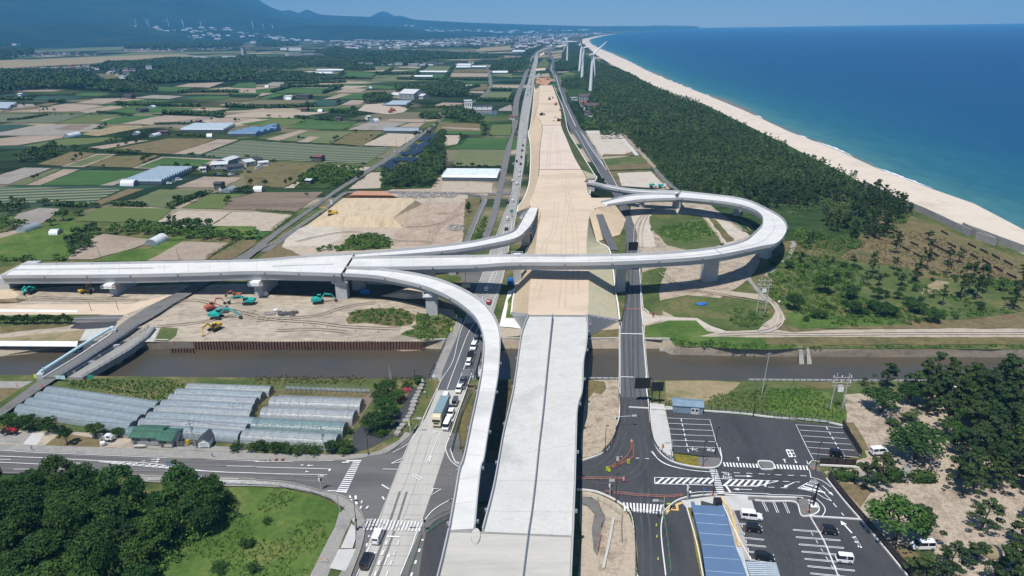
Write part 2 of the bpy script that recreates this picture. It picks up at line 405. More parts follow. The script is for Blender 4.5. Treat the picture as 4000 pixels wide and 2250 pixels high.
# mesh helpers
def link(name,me,parent=None):
 o = bpy.data.objects.new(name,me)
 COL.objects.link(o)
 if parent:
  o.parent = parent
 return o
def tag(o,label=None,cat=None,group=None,kind=None):
 if label: o['label'] = label
 if cat: o['category'] = cat
 if group: o['group'] = group
 if kind: o['kind'] = kind
 return o
def thing(name,label,cat,loc=(0,0,0),rot=0,group=None):
 o = bpy.data.objects.new(name,None)
 COL.objects.link(o)
 o.location = loc
 o.rotation_euler = (0,0,rot)
 o.empty_display_size = .5
 return tag(o,label,cat,group)
def copy_tree(o,parent=None):
 c = o.copy()
 COL.objects.link(c)
 c.parent = parent
 for ch in list(KIDS.get(o.name,())):
  d = ch.copy(); COL.objects.link(d); d.parent = c
  for g in list(KIDS.get(ch.name,())):
   e = g.copy(); COL.objects.link(e); e.parent = d
 return c
KIDS = {}
class MB:
 def __init__(s):
  s.v,s.f = [],[]
 def add(s,vs,fs):
  n = len(s.v)
  s.v += [tuple(v) for v in vs]
  s.f += [tuple(i+n for i in f) for f in fs]
  return s
 def box(s,x0,x1,y0,y1,z0,z1,rot=0,c=(0,0)):
  ca,sa = math.cos(rot),math.sin(rot)
  vs = []
  for z in (z0,z1):
   for x,y in ((x0,y0),(x1,y0),(x1,y1),(x0,y1)):
    vs.append((c[0]+x*ca-y*sa,c[1]+x*sa+y*ca,z))
  return s.add(vs,[(3,2,1,0),(4,5,6,7),(0,1,5,4),(1,2,6,5),(2,3,7,6),(3,0,4,7)])
 def prism(s,poly,z0,z1):
  n = len(poly)
  a = sum(poly[i][0]*poly[(i+1) % n][1]-poly[(i+1) % n][0]*poly[i][1] for i in range(n))
  if a < 0: poly = poly[::-1]
  vs = [(p[0],p[1],z0) for p in poly]+[(p[0],p[1],z1) for p in poly]
  fs = [(i,(i+1) % n,n+(i+1) % n,n+i) for i in range(n)]
  tri = tessellate_polygon([[Vector((p[0],p[1],0)) for p in poly]])
  for t in tri:
   x = [poly[i] for i in t]
   ar = (x[1][0]-x[0][0])*(x[2][1]-x[0][1])-(x[2][0]-x[0][0])*(x[1][1]-x[0][1])
   t = tuple(t) if ar > 0 else tuple(t)[::-1]
   fs.append(tuple(n+i for i in t)); fs.append(t[::-1])
  return s.add(vs,fs)
 def side(s,prof,y0,y1,sc2=None):
  """side profile in x,z extruded across y; sc2 tapers the outer slices (rounded flanks)"""
  n = len(prof)
  cx = sum(p[0] for p in prof)/n; cz = sum(p[1] for p in prof)/n
  sl = [(y0,sc2 or 1),(y0+.12*(y1-y0),1),(y1-.12*(y1-y0),1),(y1,sc2 or 1)]
  vs = []
  for y,k in sl:
   vs += [(cx+(x-cx)*k,y,cz+(z-cz)*k) for x,z in prof]
  fs = []
  for j in range(3):
   for i in range(n):
    k = (i+1) % n
    fs.append((j*n+i,j*n+k,(j+1)*n+k,(j+1)*n+i))
  fs.append(tuple(range(n))[::-1]); fs.append(tuple(3*n+i for i in range(n)))
  return s.add(vs,fs)
 def tube(s,a,b,r0,r1=None,n=6,cap=True):
  r1 = r0 if r1 is None else r1
  a,b = Vector(a),Vector(b)
  d = b-a
  if d.length < 1e-6: return s
  q = d.to_track_quat('Z','Y')
  vs = []
  for p,r in ((a,r0),(b,r1)):
   for i in range(n):
    t = 2*math.pi*i/n
    vs.append(p+q@Vector((r*math.cos(t),r*math.sin(t),0)))
  fs = [(i,(i+1) % n,n+(i+1) % n,n+i) for i in range(n)]
  if cap: fs += [tuple(range(n))[::-1],tuple(n+i for i in range(n))]
  return s.add(vs,fs)
 def path(s,ps,r,n=5):
  for a,b in zip(ps,ps[1:]):
   s.tube(a,b,r,r,n)
  return s
 def sheet(s,ring):
  tri = tessellate_polygon([[Vector((p[0],p[1],0)) for p in ring]])
  fs = []
  for t in tri:
   x = [ring[i] for i in t]
   ar = (x[1][0]-x[0][0])*(x[2][1]-x[0][1])-(x[2][0]-x[0][0])*(x[1][1]-x[0][1])
   fs.append(tuple(t) if ar > 0 else tuple(t)[::-1])
  return s.add(ring,fs)
 def loft(s,rings,closed=True,caps=True):
  n = len(rings[0])
  vs = [p for r in rings for p in r]
  fs = []
  for j in range(len(rings)-1):
   for i in range(n if closed else n-1):
    k = (i+1) % n
    fs.append((j*n+i,j*n+k,(j+1)*n+k,(j+1)*n+i))
  if caps and closed:
   fs.append(tuple(range(n))[::-1]); fs.append(tuple((len(rings)-1)*n+i for i in range(n)))
  return s.add(vs,fs)
 def build(s,name,mat,parent=None,smooth=False):
  me = bpy.data.meshes.new(name)
  me.from_pydata(s.v,[],s.f)
  me.materials.append(MATS[mat])
  if smooth: me.shade_smooth()
  o = link(name,me,parent)
  if parent:
   KIDS.setdefault(parent.name,[]).append(o)
  return o
ZF = [0.030]
ZR = [0.38]
def field(mat,fr,s,name='field',z=None,kind='structure',bumpy=None):
 if z is None:
  z = ZF[0]; ZF[0] += .002
 ring = W(fr,s,z)
 if name in ('field','path','verge') and max(p[1] for p in ring) < 1500: ring = ragged(ring)
 o = MB().sheet(ring).build(name,mat)
 return tag(o,kind=kind)
def ragged(ring):
 rr = random.Random(len(ring)*31+int(abs(ring[0][0])*7))
 out = []
 for a,b in zip(ring,ring[1:]+ring[:1]):
  L = dist2(a,b); n = max(1,min(30,int(L/5)))
  nx,ny = (-(b[1]-a[1])/(L or 1),(b[0]-a[0])/(L or 1))
  for k in range(n):
   t = k/n; j = 0 if k == 0 else rr.uniform(-.45,.45)*min(1,L/20)
   out.append((a[0]+(b[0]-a[0])*t+nx*j,a[1]+(b[1]-a[1])*t+ny*j,a[2]))
 return out
def road(mat,fr,s,name='road'):
 ZR[0] += .004
 return field(mat,fr,s,name,ZR[0])
def smooth_line(ps,n=6):
 """Catmull-Rom through points (tuples of any length)"""
 ps = [np.array(p,float) for p in ps]
 if len(ps) < 3 or n < 2: return ps
 q = [2*ps[0]-ps[1]]+ps+[2*ps[-1]-ps[-2]]
 out = []
 for i in range(1,len(q)-2):
  for k in range(n):
   t = k/n
   out.append(.5*((2*q[i])+(-q[i-1]+q[i+1])*t+(2*q[i-1]-5*q[i]+4*q[i+1]-q[i+2])*t*t+(-q[i-1]+3*q[i]-3*q[i+1]+q[i+2])*t**3))
 out.append(ps[-1])
 return out
def strip(name,mat,fr,left,right,z=None,n=6,road_=True):
 if z is None:
  ZR[0] += .004; z = ZR[0]
 L,R = W(fr,left,z),W(fr,right,z)
 rows = smooth_line([tuple(a)+tuple(b) for a,b in zip(L,R)],n)
 v,f = [],[]
 for r in rows: v += [tuple(r[:3]),tuple(r[3:])]
 for i in range(len(rows)-1): f.append((2*i,2*i+1,2*i+3,2*i+2))
 o = MB().add(v,f).build(name,mat)
 return tag(o,kind='structure')
def resample(ps,step):
 out,acc = [tuple(ps[0])],0
 for a,b in zip(ps,ps[1:]):
  d = math.dist(a,b)
  if d < 1e-6: continue
  t = step-acc
  while t <= d:
   out.append(tuple(a[i]+(b[i]-a[i])*t/d for i in range(len(a))))
   t += step
  acc = (acc+d) % step
 return out
MK = {'marking': MB(),'marking_worn': MB(),'marking_yellow': MB(),'joint': MB()}
ZM = .62
_mz = [0]
def mz():
 _mz[0] = (_mz[0]+1) % 40
 return ZM+_mz[0]*.0012
def ribbon(mb,ps,wd):
 z = ps[0][2]
 vs,fs = [],[]
 for i,p in enumerate(ps):
  a = ps[max(0,i-1)]; b = ps[min(len(ps)-1,i+1)]
  dx,dy = b[0]-a[0],b[1]-a[1]
  l = math.hypot(dx,dy) or 1
  nx,ny = -dy/l*wd/2,dx/l*wd/2
  vs += [(p[0]-nx,p[1]-ny,z),(p[0]+nx,p[1]+ny,z)]
 for i in range(len(ps)-1): fs.append((2*i,2*i+1,2*i+3,2*i+2)[::-1])
 mb.add(vs,[f[::-1] for f in fs])
def line(fr,s,wd=.18,dash=None,mat='marking',z=None,n=5):
 z = mz() if z is None else z
 ps = [tuple(q) for q in smooth_line(W(fr,s,z),n if len(s.split()) > 2 else 1)]
 if dash:
  on,off = dash
  fine = resample(ps,.5)
  per = max(1,round((on+off)/.5)); o_ = max(1,round(on/.5))
  for i in range(0,len(fine)-1,per):
   seg = fine[i:i+o_+1]
   if len(seg) > 1: ribbon(MK[mat],seg,wd)
 else:
  ribbon(MK[mat],ps,wd)
def crosswalk(fr,a,b,c,d,n,mat='marking',duty=.5):
 z = mz()
 A,B,C,D = [np.array(W1(fr,*q,z)) for q in (a,b,c,d)]   # A->B along one side, D->C along the other
 for i in range(n):
  t0,t1 = i/n,(i+duty)/n
  MK[mat].add([A+(B-A)*t0,A+(B-A)*t1,D+(C-D)*t1,D+(C-D)*t0],[(0,1,2,3)])
def arrow(fr,a,b,mat='marking',wd=.22,head=.32):
 z = mz()
 A,B = np.array(W1(fr,*a,z)),np.array(W1(fr,*b,z))
 d = B-A; L = np.linalg.norm(d); d = d/L; n = np.array([-d[1],d[0],0])
 m = A+d*L*(1-head)
 MK[mat].add([A-n*wd/2,A+n*wd/2,m+n*wd/2,m-n*wd/2],[(0,3,2,1)])
 MK[mat].add([m-n*wd*2,m+n*wd*2,B],[(0,2,1)])
def glyphs(fr,text,org,xdir,ydir,mat='marking',name='road_lettering'):
 """painted lettering: org = pixel of the lower-left corner, xdir/ydir = pixel of the ends of the baseline and of the letter height"""
 cu = bpy.data.curves.new('letters','FONT'); cu.body = text; cu.size = 1
 o = bpy.data.objects.new('letters',cu); COL.objects.link(o)
 dg = bpy.context.evaluated_depsgraph_get()
 me = bpy.data.meshes.new_from_object(o.evaluated_get(dg))
 bpy.data.objects.remove(o)
 if not len(me.vertices): return
 co = np.array([v.co[:] for v in me.vertices])
 mn,mx = co.min(0),co.max(0)
 z = mz()
 O,X,Y = [np.array(W1(fr,*q,z)) for q in (org,xdir,ydir)]
 u = (co[:,0:1]-mn[0])/(mx[0]-mn[0]); v = (co[:,1:2]-mn[1])/(mx[1]-mn[1])
 pw = O+(X-O)*u+(Y-O)*v
 MK[mat].add([tuple(p) for p in pw],[tuple(p.vertices) for p in me.polygons])
# SETTING
def extend(ps,xl,xr,z):
 """carry a polyline on, straight, to x=xl and x=xr"""
 a,b = ps[0],ps[2]
 k = (b[1]-a[1])/(b[0]-a[0])
 L = (xl,a[1]+(xl-a[0])*k,z)
 a,b = ps[-3],ps[-1]
 k = (b[1]-a[1])/(b[0]-a[0])
 return [L]+ps+[(xr,b[1]+(xr-b[0])*k,z)]
XL,XR = -2500,300
south_top = extend(W('F','0,943 250,946 640,950 1000,953 1290,955 1700,957 2100,961 2576,961',0),XL,XR,0)
north_top = extend(W('C1','0,1110 788,1110 1330,1120 1700,1120 C2:1670,1120 C2:1900,1092 C3:0,1085 C3:1588,1085 C3:1650,1165 C4:0,1185 C4:1000,1194 C4:2574,1197',0),XL,XR,0)
north_wat = extend(W('C1','0,1265 760,1178 1330,1190 1700,1190 C2:1670,1185 C2:1900,1195 C3:0,1188 C3:1485,1188 C3:1600,1250 C4:0,1268 C4:1000,1272 C4:2574,1278',-3),XL,XR,-3)
beach_in = W('F','2576,640 2450,577 2330,528 2210,480 2100,435 2000,385 1900,332 1800,287 1700,242 1640,213 1600,193 1540,163 1500,138 1478,118 1464,105 1466,98 1500,91 1545,85 1600,80',0)
shore = W('F','2576,578 2450,512 2330,470 2210,425 2100,375 1985,331 1870,277 1780,240 1690,205 1632,180 1590,158 1540,135 1508,122 1490,112 1482,104 1486,98 1520,90 1560,83 1620,78',-1.2)
def back(ps,y,z):
 a,b = ps[1],ps[0]
 k = (b[0]-a[0])/(b[1]-a[1])
 return [(b[0]+(y-b[1])*k,y,z)]+ps
beach_in = back(beach_in,north_top[-1][1],0)
shore = back(shore,-60,-1.2)
farc = W('F','1650,76 1700,73.7 1740,72 1760,71.2',0)
north = north_top[::-1]+[(XL-16000,north_top[0][1],0),(XL-16000,21000,0),(farc[-1][0]+200,21000,0)]+farc[::-1]+beach_in[::-1]
tag(MB().sheet(north).build('ground','land'),kind='structure')
tag(MB().sheet(south_top+[(XR+60,-80,0),(XL,-80,0)]).build('ground','land'),kind='structure')
def faces_between(a,b):
 v = a+b; n = len(a)
 return v,[(i,i+1,n+i+1,n+i) for i in range(n-1)]
tag(MB().add(*faces_between(north_wat,north_top)).build('river_bank','mud'),kind='structure')
tag(MB().add(*faces_between(south_top,[(p[0],p[1]+1.5,-4) for p in south_top])).build('river_bank','concrete'),kind='structure')
tag(MB().sheet([(p[0],p[1]-6,-3) for p in south_top]+[(p[0],p[1]+12,-3) for p in north_wat[::-1]]).build('canal_water','canal_water'),kind='structure')
field('mud','C1','-600,1290 -600,1205 0,1195 780,1180 640,1215 400,1225 250,1245 60,1262 0,1268','sandbar',-2.93)
field('mud','C2','-300,1185 400,1182 480,1192 760,1180 830,1190 1300,1185 1480,1215 1660,1205 1680,1186 1400,1178 0,1180','sandbar',-2.92)
tag(MB().add(*faces_between(beach_in,shore)).build('beach','beach_sand'),kind='structure')
def sea():
 n = len(shore)
 sm = [tuple(p) for p in smooth_line(shore,4)]
 offs = [(-6,-.02),(0,0),(9,.015),(30,.06),(80,.16),(160,.27),(320,.38),(700,.52),(1600,.66),(3000,.8)]
 v,at = [],[]
 cols = []
 for i,p in enumerate(sm):
  a = sm[max(0,i-1)]; b = sm[min(len(sm)-1,i+1)]
  row = []
  far = p[1] > 3000
  for d,s in offs:
   ang = math.radians(-8 if not far else -3)
   row.append((p[0]+d*math.cos(ang),p[1]+d*math.sin(ang),-1.2))
  cols.append(row)
 m = len(offs)
 for row in cols:
  v += row; at += [s for _,s in offs]
 f = []
 for i in range(len(cols)-1):
  for j in range(m-1):
   f.append((i*m+j,i*m+j+1,(i+1)*m+j+1,(i+1)*m+j))
 k = len(v)
 v += [(c[-1][0]+.0,c[-1][1],-1.2) for c in cols]; at += [.8]*len(cols)
 b0 = len(v)
 v += [(24000,-3000+i*25000/(len(cols)-1),-1.2) for i in range(len(cols))]; at += [.92]*len(cols)
 for i in range(len(cols)-1): f.append((k+i,b0+i,b0+i+1,k+i+1))
 L = len(v)
 last = cols[-1]
 v += [last[1],(farc[-1][0],21000,-1.2),(24000,22000,-1.2)]; at += [.5,.8,.92]
 f.append((L,k+len(cols)-1,L+1)); f.append((k+len(cols)-1,L+2,L+1))
 me = bpy.data.meshes.new('sea')
 me.from_pydata(v,[],f)
 a_ = me.attributes.new('shore','FLOAT','POINT')
 a_.data.foreach_set('value',at)
 me.materials.append(MATS['sea_water'])
 tag(link('sea',me),kind='structure')
 b = MB().add([(420,-3000,-1.7),(24000,-3000,-1.7),(24000,22000,-1.7),(420,22000,-1.7)],[(0,1,2,3)])
 me2 = b.build('sea','sea_water')
 a_ = me2.data.attributes.new('shore','FLOAT','POINT'); a_.data.foreach_set('value',[.85]*4)
 tag(me2,kind='structure')
sea()
rng = random.Random(5)
def foam():
 mb = MB()
 sm = [np.array(p) for p in smooth_line(shore[1:],5)]
 fine = [np.array(p) for p in resample([tuple(p) for p in sm],4)]
 i = 0
 while i < min(len(fine)-8,900):
  n = rng.randint(4,22)
  if rng.random() < .68:
   seg = fine[i:i+n]
   vs,fs = [],[]
   for j,p in enumerate(seg):
    t = math.sin(math.pi*j/max(1,len(seg)-1))
    wv = (.3+2.6*t)*rng.uniform(.6,1.2)
    off = 1.0+rng.uniform(-.4,.4)
    vs += [(p[0]+off,p[1],-1.16),(p[0]+off+wv,p[1],-1.16)]
   for j in range(len(seg)-1): fs.append((2*j,2*j+1,2*j+3,2*j+2))
   if fs: mb.add(vs,fs)
  i += n+rng.randint(2,14)
 tag(mb.build('surf','white'),kind='structure')
foam()
SLOPE = []
def on_slope(x,y):
 """where the sight line through a pixel meets the mountain side"""
 xs = [s[0] for s in SLOPE]
 hr,r0,r1 = [np.interp(x,xs,[s[k] for s in SLOPE]) for k in (1,2,3)]
 d = RT*((x-2000)/FPX)+UP*((1125-y)/FPX)+FW
 hl = math.hypot(d[0],d[1])
 for r in np.linspace(r0,r1,300):
  h = (hr+2)*((r-r0)/(r1-r0))**1.55-2
  if h >= H+d[2]/hl*r: break
 return (d[0]/hl*r,d[1]/hl*r,h)
def mountains():
 def ridge(name,prof,r1_,r0_,pw,rough,nx=150,ny=34,drop=1.25):
  xs = [p[0] for p in prof]; ys = [p[1] for p in prof]
  v,f = [],[]
  rr = random.Random(name)
  ph = [(rr.uniform(0,6),rr.uniform(0,6),k) for k in (1,2,4,8,16)]
  X = np.linspace(xs[0],xs[-1],nx)
  for i,x in enumerate(X):
   y = np.interp(x,xs,ys)
   d = RT*((x-2000)/FPX)+UP*((1125-y)/FPX)+FW
   hl = math.hypot(d[0],d[1])
   ux,uy = d[0]/hl,d[1]/hl
   r0 = np.interp(x,[1500,2200,2700],[6200,9500,15800]) if r0_ == 6200 else r0_
   r1 = np.interp(x,[1500,2700],[15500,17800]) if r0_ == 6200 else r1_
   hr = H+d[2]/hl*r1
   if r0_ == 6200: SLOPE.append((x,hr,r0,r1))
   for j in range(ny):
    t = j/(ny-1)*drop
    r = r0+(r1-r0)*t
    if t <= 1: h = (hr+2)*t**pw-2
    else: h = hr*(1-(t-1)*1.5)
    nz = sum(math.sin(ux*r*.0009*k+a)*math.cos(uy*r*.0011*k+b)/k for a,b,k in ph)
    amp = rough*min(1,max(0,hr)/300)*(math.sin(min(t,1)*math.pi)**.7 if t < 1 else .2)
    v.append((ux*r,uy*r,h+nz*amp))
  for i in range(nx-1):
   for j in range(ny-1):
    f.append((i*ny+j,(i+1)*ny+j,(i+1)*ny+j+1,i*ny+j+1))
  o = MB().add(v,f).build(name,'mountain',smooth=True)
  tag(o,kind='structure')
 def e(fr,s): return pts(fr,s)
 ridge('mountain',[(-1500,60),(-600,-120),(0,-220),(400,-200),(700,-120),(900,-40),(1000,-8)]+e('E2','40,0 110,48 180,82 250,104 290,106 330,112 430,128 520,135 600,138 680,146 900,160 1140,168 1400,182 1610,202 1900,213 2200,228 2574,240')+e('E3','300,250 600,260 1100,273 1500,280 1800,284'),15500,6200,1.55,95,190,40)
 ridge('hills',e('E2','200,150 250,104 290,95 330,90 380,104 430,121 470,98 510,84 550,98 600,124 680,142 760,170'),16800,14600,.9,30,50,12)
 ridge('hills',e('E2','1090,190 1140,166 1180,143 1220,122 1260,109 1290,107 1330,118 1370,142 1395,155 1430,149 1470,152 1540,176 1610,199 1700,225'),18500,16500,.9,25,50,12)
 ridge('far_shore',e('E3','820,268 900,262 1000,264 1100,259 1200,262 1310,262 1440,255 1560,256 1640,259 1720,258 1800,262 1880,270'),20500,19400,.8,5,60,6)
mountains()
# ground cover south of the canal
field('grass','A1','-900,455 640,455 2574,470 A2:1700,475 A2:1700,560 A2:1100,1000 A2:900,1080 A1:-900,1100')
field('pavement_old','A1','-900,480 330,490 190,560 -900,620','path')
field('weeds_brown','A1','-900,560 170,555 190,570 0,700 -900,900')
field('sand_path','A1','400,990 1300,1010 1340,1165 620,1150 420,1140 -500,1120 -500,960')
field('weeds_brown','A1','450,1130 620,1000 1000,1060 1010,1170 640,1160')
field('pavement','A1','230,1120 330,1000 450,1010 370,1130','concrete_pad')
field('pavement_old','A1','-200,1090 0,1000 330,1000 230,1120','concrete_pad')
field('weeds','A2','260,560 1150,590 900,1000 -300,1110 -300,700')
field('soil_brown','A2','1090,640 1200,570 1240,590 980,960 870,1020 830,960')
field('pavement_old','A1','1330,1160 2574,1215 2574,1160 1330,1090','path')
field('asphalt_dark','A2','960,1215 975,1010 1060,930 1250,1040 1380,1010 1400,850 1560,545 1630,550 1580,760 1440,1010 1150,1160','path')
field('bush_ground','B1','-700,400 700,440 1400,600 1480,700 2300,560 2574,520 B2:300,560 B2:850,780 B2:700,1150 B2:530,1449 B2:400,1700 B1:-700,1800')
field('grass_bright','B1','2300,560 2574,520 B2:0,545 B2:300,570 B2:620,660 B2:800,740 B2:840,800 B2:780,960 B2:700,1150 B2:530,1449 B2:420,1700 B1:1400,1700 B1:1600,1200 B1:2100,1050 B1:2320,850')
field('pavement_old','B2','840,800 880,780 960,840 940,940 900,1000 860,1100 720,1449 560,1800 420,1700 540,1449 700,1130 790,960','path')
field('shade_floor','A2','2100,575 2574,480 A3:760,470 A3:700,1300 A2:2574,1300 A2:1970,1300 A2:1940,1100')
field('weeds','A2','2160,560 2220,540 2060,1300 1960,1190 2000,1050')
field('park_sand','A3','770,475 1060,470 1070,540 1080,640 1085,830 1030,1020 980,1100 890,1200 700,1290 705,1000')
field('weeds','A3','770,475 930,490 950,560 900,620 820,600 750,690')
field('grass','A3','1540,475 2574,485 A4:1400,490 A4:1300,600 A4:1000,900 A4:730,910 A4:0,845 A3:1920,770 A3:1540,740')
field('grass_bright','A4','0,560 350,560 620,600 700,780 900,860 700,900 0,830')
field('park_sand','A3','1540,500 2000,490 2120,540 1900,640 1620,660')
field('park_sand','A4','760,620 1300,600 2574,490 2900,470 B4:2900,1700 B4:1500,1700 B4:1000,1000 B4:600,430 A4:560,1400 A4:1000,1250 A4:960,1160 A4:790,890')
field('weeds_brown','B4','690,500 1000,540 1040,600 930,760')
field('weeds_brown','A4','770,900 860,900 1020,1180 960,1190')
field('pavement_old','B4','1240,400 1330,370 1380,310 1440,310 1520,440 1450,500 1340,480 700,400 640,430 620,400','path')
field('weeds_brown','B4','1250,1160 1500,1080 1700,1100 1640,1300 1400,1330')
field('concrete_white','A4','1480,500 1900,520 1910,570 1560,560','concrete_pad')
field('concrete_white','A4','2440,540 2574,520 2700,540 2600,575','concrete_pad')
field('pavement','A3','1385,700 1530,720 1590,1000 1630,1310 1560,1290 1430,1100 1400,900','pavement')
field('flowers','A3','1630,1200 2095,1215 2100,1255 1860,1245 1880,1350 1660,1310','flower_bed')
field('dry_grass','A3','1540,485 2000,480 2300,500 2200,600 1900,700 1700,720 1560,700')
field('weeds','A4','300,490 900,490 800,560 500,560')
field('dry_grass','E3','1150,790 1240,800 1400,880 1560,950 1740,1030 1700,1040 1500,960 1320,880 1200,830')
field('dry_grass','E3','860,600 960,650 1100,720 1080,722 940,665 850,615')
# roads
road('asphalt_left','B1','-900,110 0,130 1300,165 2574,215 B2:870,285 B2:1110,250 B2:1300,225 B2:1480,110 B2:1580,20 B2:2050,10 B2:2090,320 B2:2574,300 B2:2574,700 B2:2000,700 B2:1840,1449 B2:1700,2300 B2:800,2300 B2:950,1449 B2:1060,1150 B2:1095,950 B2:1060,830 B2:1000,740 B2:850,640 B2:620,575 B2:400,520 B2:0,485 B1:2400,470 B1:1400,440 B1:0,410 B1:-900,380')
road('pavement_old','B1','-900,120 -900,70 0,120 1300,165 2574,215 B2:880,230 B2:1110,215 B2:1240,190 B2:1440,80 B2:1500,0 B2:1590,20 B2:1480,120 B2:1300,215 B2:1110,250 B2:870,285 B2:0,298 B1:2574,295 B1:1900,262 B1:900,222 B1:0,180 B1:-900,150','pavement')
road('pavement_old','B1','1380,440 2574,485 B2:0,485 B2:400,515 B2:620,580 B2:850,640 B2:1000,740 B2:1070,850 B2:1095,950 B2:1075,1120 B2:960,1449 B2:830,1449 B2:1000,1180 B2:1010,960 B2:880,760 B2:760,680 B2:600,620 B2:300,560 B2:0,545 B1:2300,545 B1:1450,500','pavement')
road('pavement','B2','960,920 1000,960 1000,1080 970,1170 850,1170','pavement')
road('pavement','B2','830,1180 1005,1175 900,1400 740,1370','pavement')
strip('road','concrete_road','B2','900,1900 1100,1200 1240,850 1480,240 1570,50 A2:1700,860 A2:1820,577','1200,1900 1560,1200 1685,850 1880,260 1955,20 A2:1960,960 A2:2112,577',n=3)
strip('road','asphalt_dark','B2','1640,1700 1640,1449 1690,1100 1760,930 1900,840 2200,700','2100,1700 1900,1449 1880,1200 1930,1000 2000,880 2200,800',n=4)
strip('road','pavement_old','A2','1590,1030 1700,800 1780,640 1850,500 C2:1780,1370 C2:1980,1000 C2:2020,880','1640,930 1750,720 1820,577 1880,460 C2:1880,1400 C2:2050,1000 C2:2080,880',n=3)
strip('road','asphalt','A2','1820,577 1870,430 C2:1880,1400 C2:2050,1000 C2:2080,930','2112,577 2170,430 C2:2250,1400 C2:2320,1000 C2:2350,800',n=3)
strip('road','concrete_old','C2','2080,940 2200,640 2290,400 2380,120 D2:2400,1400 D2:2490,1150 D2:2574,930 D3:0,850 D3:40,500 D3:75,200 E3:115,1000 E3:165,800 E3:200,680 E3:225,590 E3:235,555 E3:250,520 E3:320,490 E3:430,455','2370,900 2490,480 2540,200 2574,70 D3:20,1300 D3:60,950 D3:100,750 D3:140,500 D3:165,200 E3:200,1000 E3:228,800 E3:245,680 E3:262,610 E3:258,560 E3:275,525 E3:340,495 E3:440,462',n=3)
strip('road','asphalt_old','D2','2220,1449 2350,1150 2440,800 2500,500 2574,300 D3:0,200 E3:20,1000 E3:100,800 E3:150,660 E3:180,600 E3:205,560 E3:290,490 E3:420,455','2310,1449 2420,1150 2500,800 2560,500 2600,300 D3:60,200 E3:75,1000 E3:140,800 E3:180,660 E3:205,600 E3:225,560 E3:300,496 E3:425,462',n=3)
strip('road','asphalt_old','D2','-120,1520 190,1300 520,1075 780,888 1080,695 1400,490 1640,320 1890,150 E2:2040,1095 E2:2210,1000 E2:2335,900 E2:2340,830 E2:2328,740 E2:2310,650','-30,1540 260,1300 590,1065 850,880 1120,715 1450,500 1680,330 1900,155 E2:2060,1100 E2:2240,1000 E2:2370,900 E2:2375,830 E2:2360,740 E2:2335,650',n=4)
strip('road','asphalt_old','D2','40,1500 420,1235 650,1085 800,955 880,905 960,893 1400,893 2000,905 2200,920 2300,935 2330,975 2290,1080 2200,1270 2140,1420 2080,1700','130,1500 470,1240 690,1090 830,975 900,925 980,910 1400,915 2000,922 2190,940 2260,950 2270,980 2230,1080 2140,1270 2085,1420 2000,1700',n=5)
strip('road','asphalt_old','D2','2330,905 2400,910 2574,890','2330,930 2420,932 2574,925',n=2)
road('asphalt_dark','B3','640,300 710,290 900,220 1000,110 A3:1090,830 A3:1070,640 A3:1088,440 A3:1340,440 A3:1365,640 A3:1385,830 A3:1410,1050 A3:1480,1170 A3:1600,1270 A3:1800,1340 A3:2010,1365 A3:2090,1330 A3:2105,1250 A3:2080,1150 A3:1985,870 A3:1560,850 A3:1550,760 A3:1920,790 A4:0,862 A4:735,935 A4:930,1230 B4:900,240 B4:530,280 B4:390,290 B4:530,400 B4:600,470 B4:950,900 B4:1420,1449 B4:1700,1800 B3:1500,1800 B3:1540,1449 B3:1490,1000 B3:1500,880 B3:1560,760 B3:1265,1000 B3:1270,1800 B3:1240,1449 B3:1240,1000 B3:1180,800 B3:1060,700 B3:900,620 B3:710,580 B3:500,560 B3:500,320')
road('asphalt_dark','A3','1552,764 1990,790 2200,860 2200,1000 2110,1262 1630,1205')
field('sand_path','B3','690,585 780,600 900,640 1060,720 1175,830 1235,1000 1262,1449 1262,1900 680,1900')
field('park_sand','B3','940,860 1040,880 1140,900 1160,1100 1060,1449 860,1400 880,1000')
road('asphalt_old','B3','710,650 800,655 860,700 940,870 900,960 860,1240 820,1180 800,980 830,820 760,740 705,720','path')
road('asphalt_dark','B3','1265,1000 1500,900 1490,1000 1545,1449 1600,1900 1290,1900')
road('asphalt_dark','B3','1180,820 1560,750 1500,900 1265,1020')
strip('road','asphalt','A3','1085,650 1088,440 C3:1090,1030 C3:1130,760 C3:1155,500 C3:1150,240 C3:1145,0 D3:1120,1200 D3:1060,1010 D3:940,800 D3:870,690 D3:760,540 D3:640,345 D3:580,255 D3:500,60 E3:495,960 E3:430,800 E3:408,740 E3:375,690 E3:400,610 E3:350,540 E3:365,500 E3:430,465 E3:540,440','1362,650 1345,440 C3:1310,1030 C3:1300,760 C3:1288,500 C3:1283,240 C3:1250,0 D3:1215,1200 D3:1155,1010 D3:1055,820 D3:960,690 D3:880,540 D3:760,345 D3:690,255 D3:590,60 E3:555,1000 E3:480,800 E3:450,740 E3:425,690 E3:435,610 E3:385,540 E3:400,500 E3:470,470 E3:560,446',n=3)
road('pavement','B3','1700,690 2050,640 2400,650 2440,780 2240,790 2180,800 2150,760 1900,690 1900,760 1720,760','pavement')
road('cobble','B3','2140,770 2230,785 2320,1000 2400,1290 2340,1290 2250,1160 2200,980','pavement')
road('flowers','B3','1755,760 1800,765 1850,950 1930,1449 1990,1800 1900,1800 1870,1449 1820,1100','flower_bed')
road('asphalt_old','B3','1860,250 2090,260 2105,310 2060,350 1980,370 1880,350','traffic_island')
road('asphalt_old','B3','2480,300 2574,295 B4:30,310 B4:60,350 B4:50,378 B4:0,380 B3:2530,378','traffic_island')
road('asphalt_old','B4','410,330 430,305 480,305 530,400 440,385 415,350','traffic_island')
road('asphalt_old','B4','-200,650 350,660 430,690 500,730 515,780 480,830 420,842 340,830 290,710 0,690 -200,685','traffic_island')
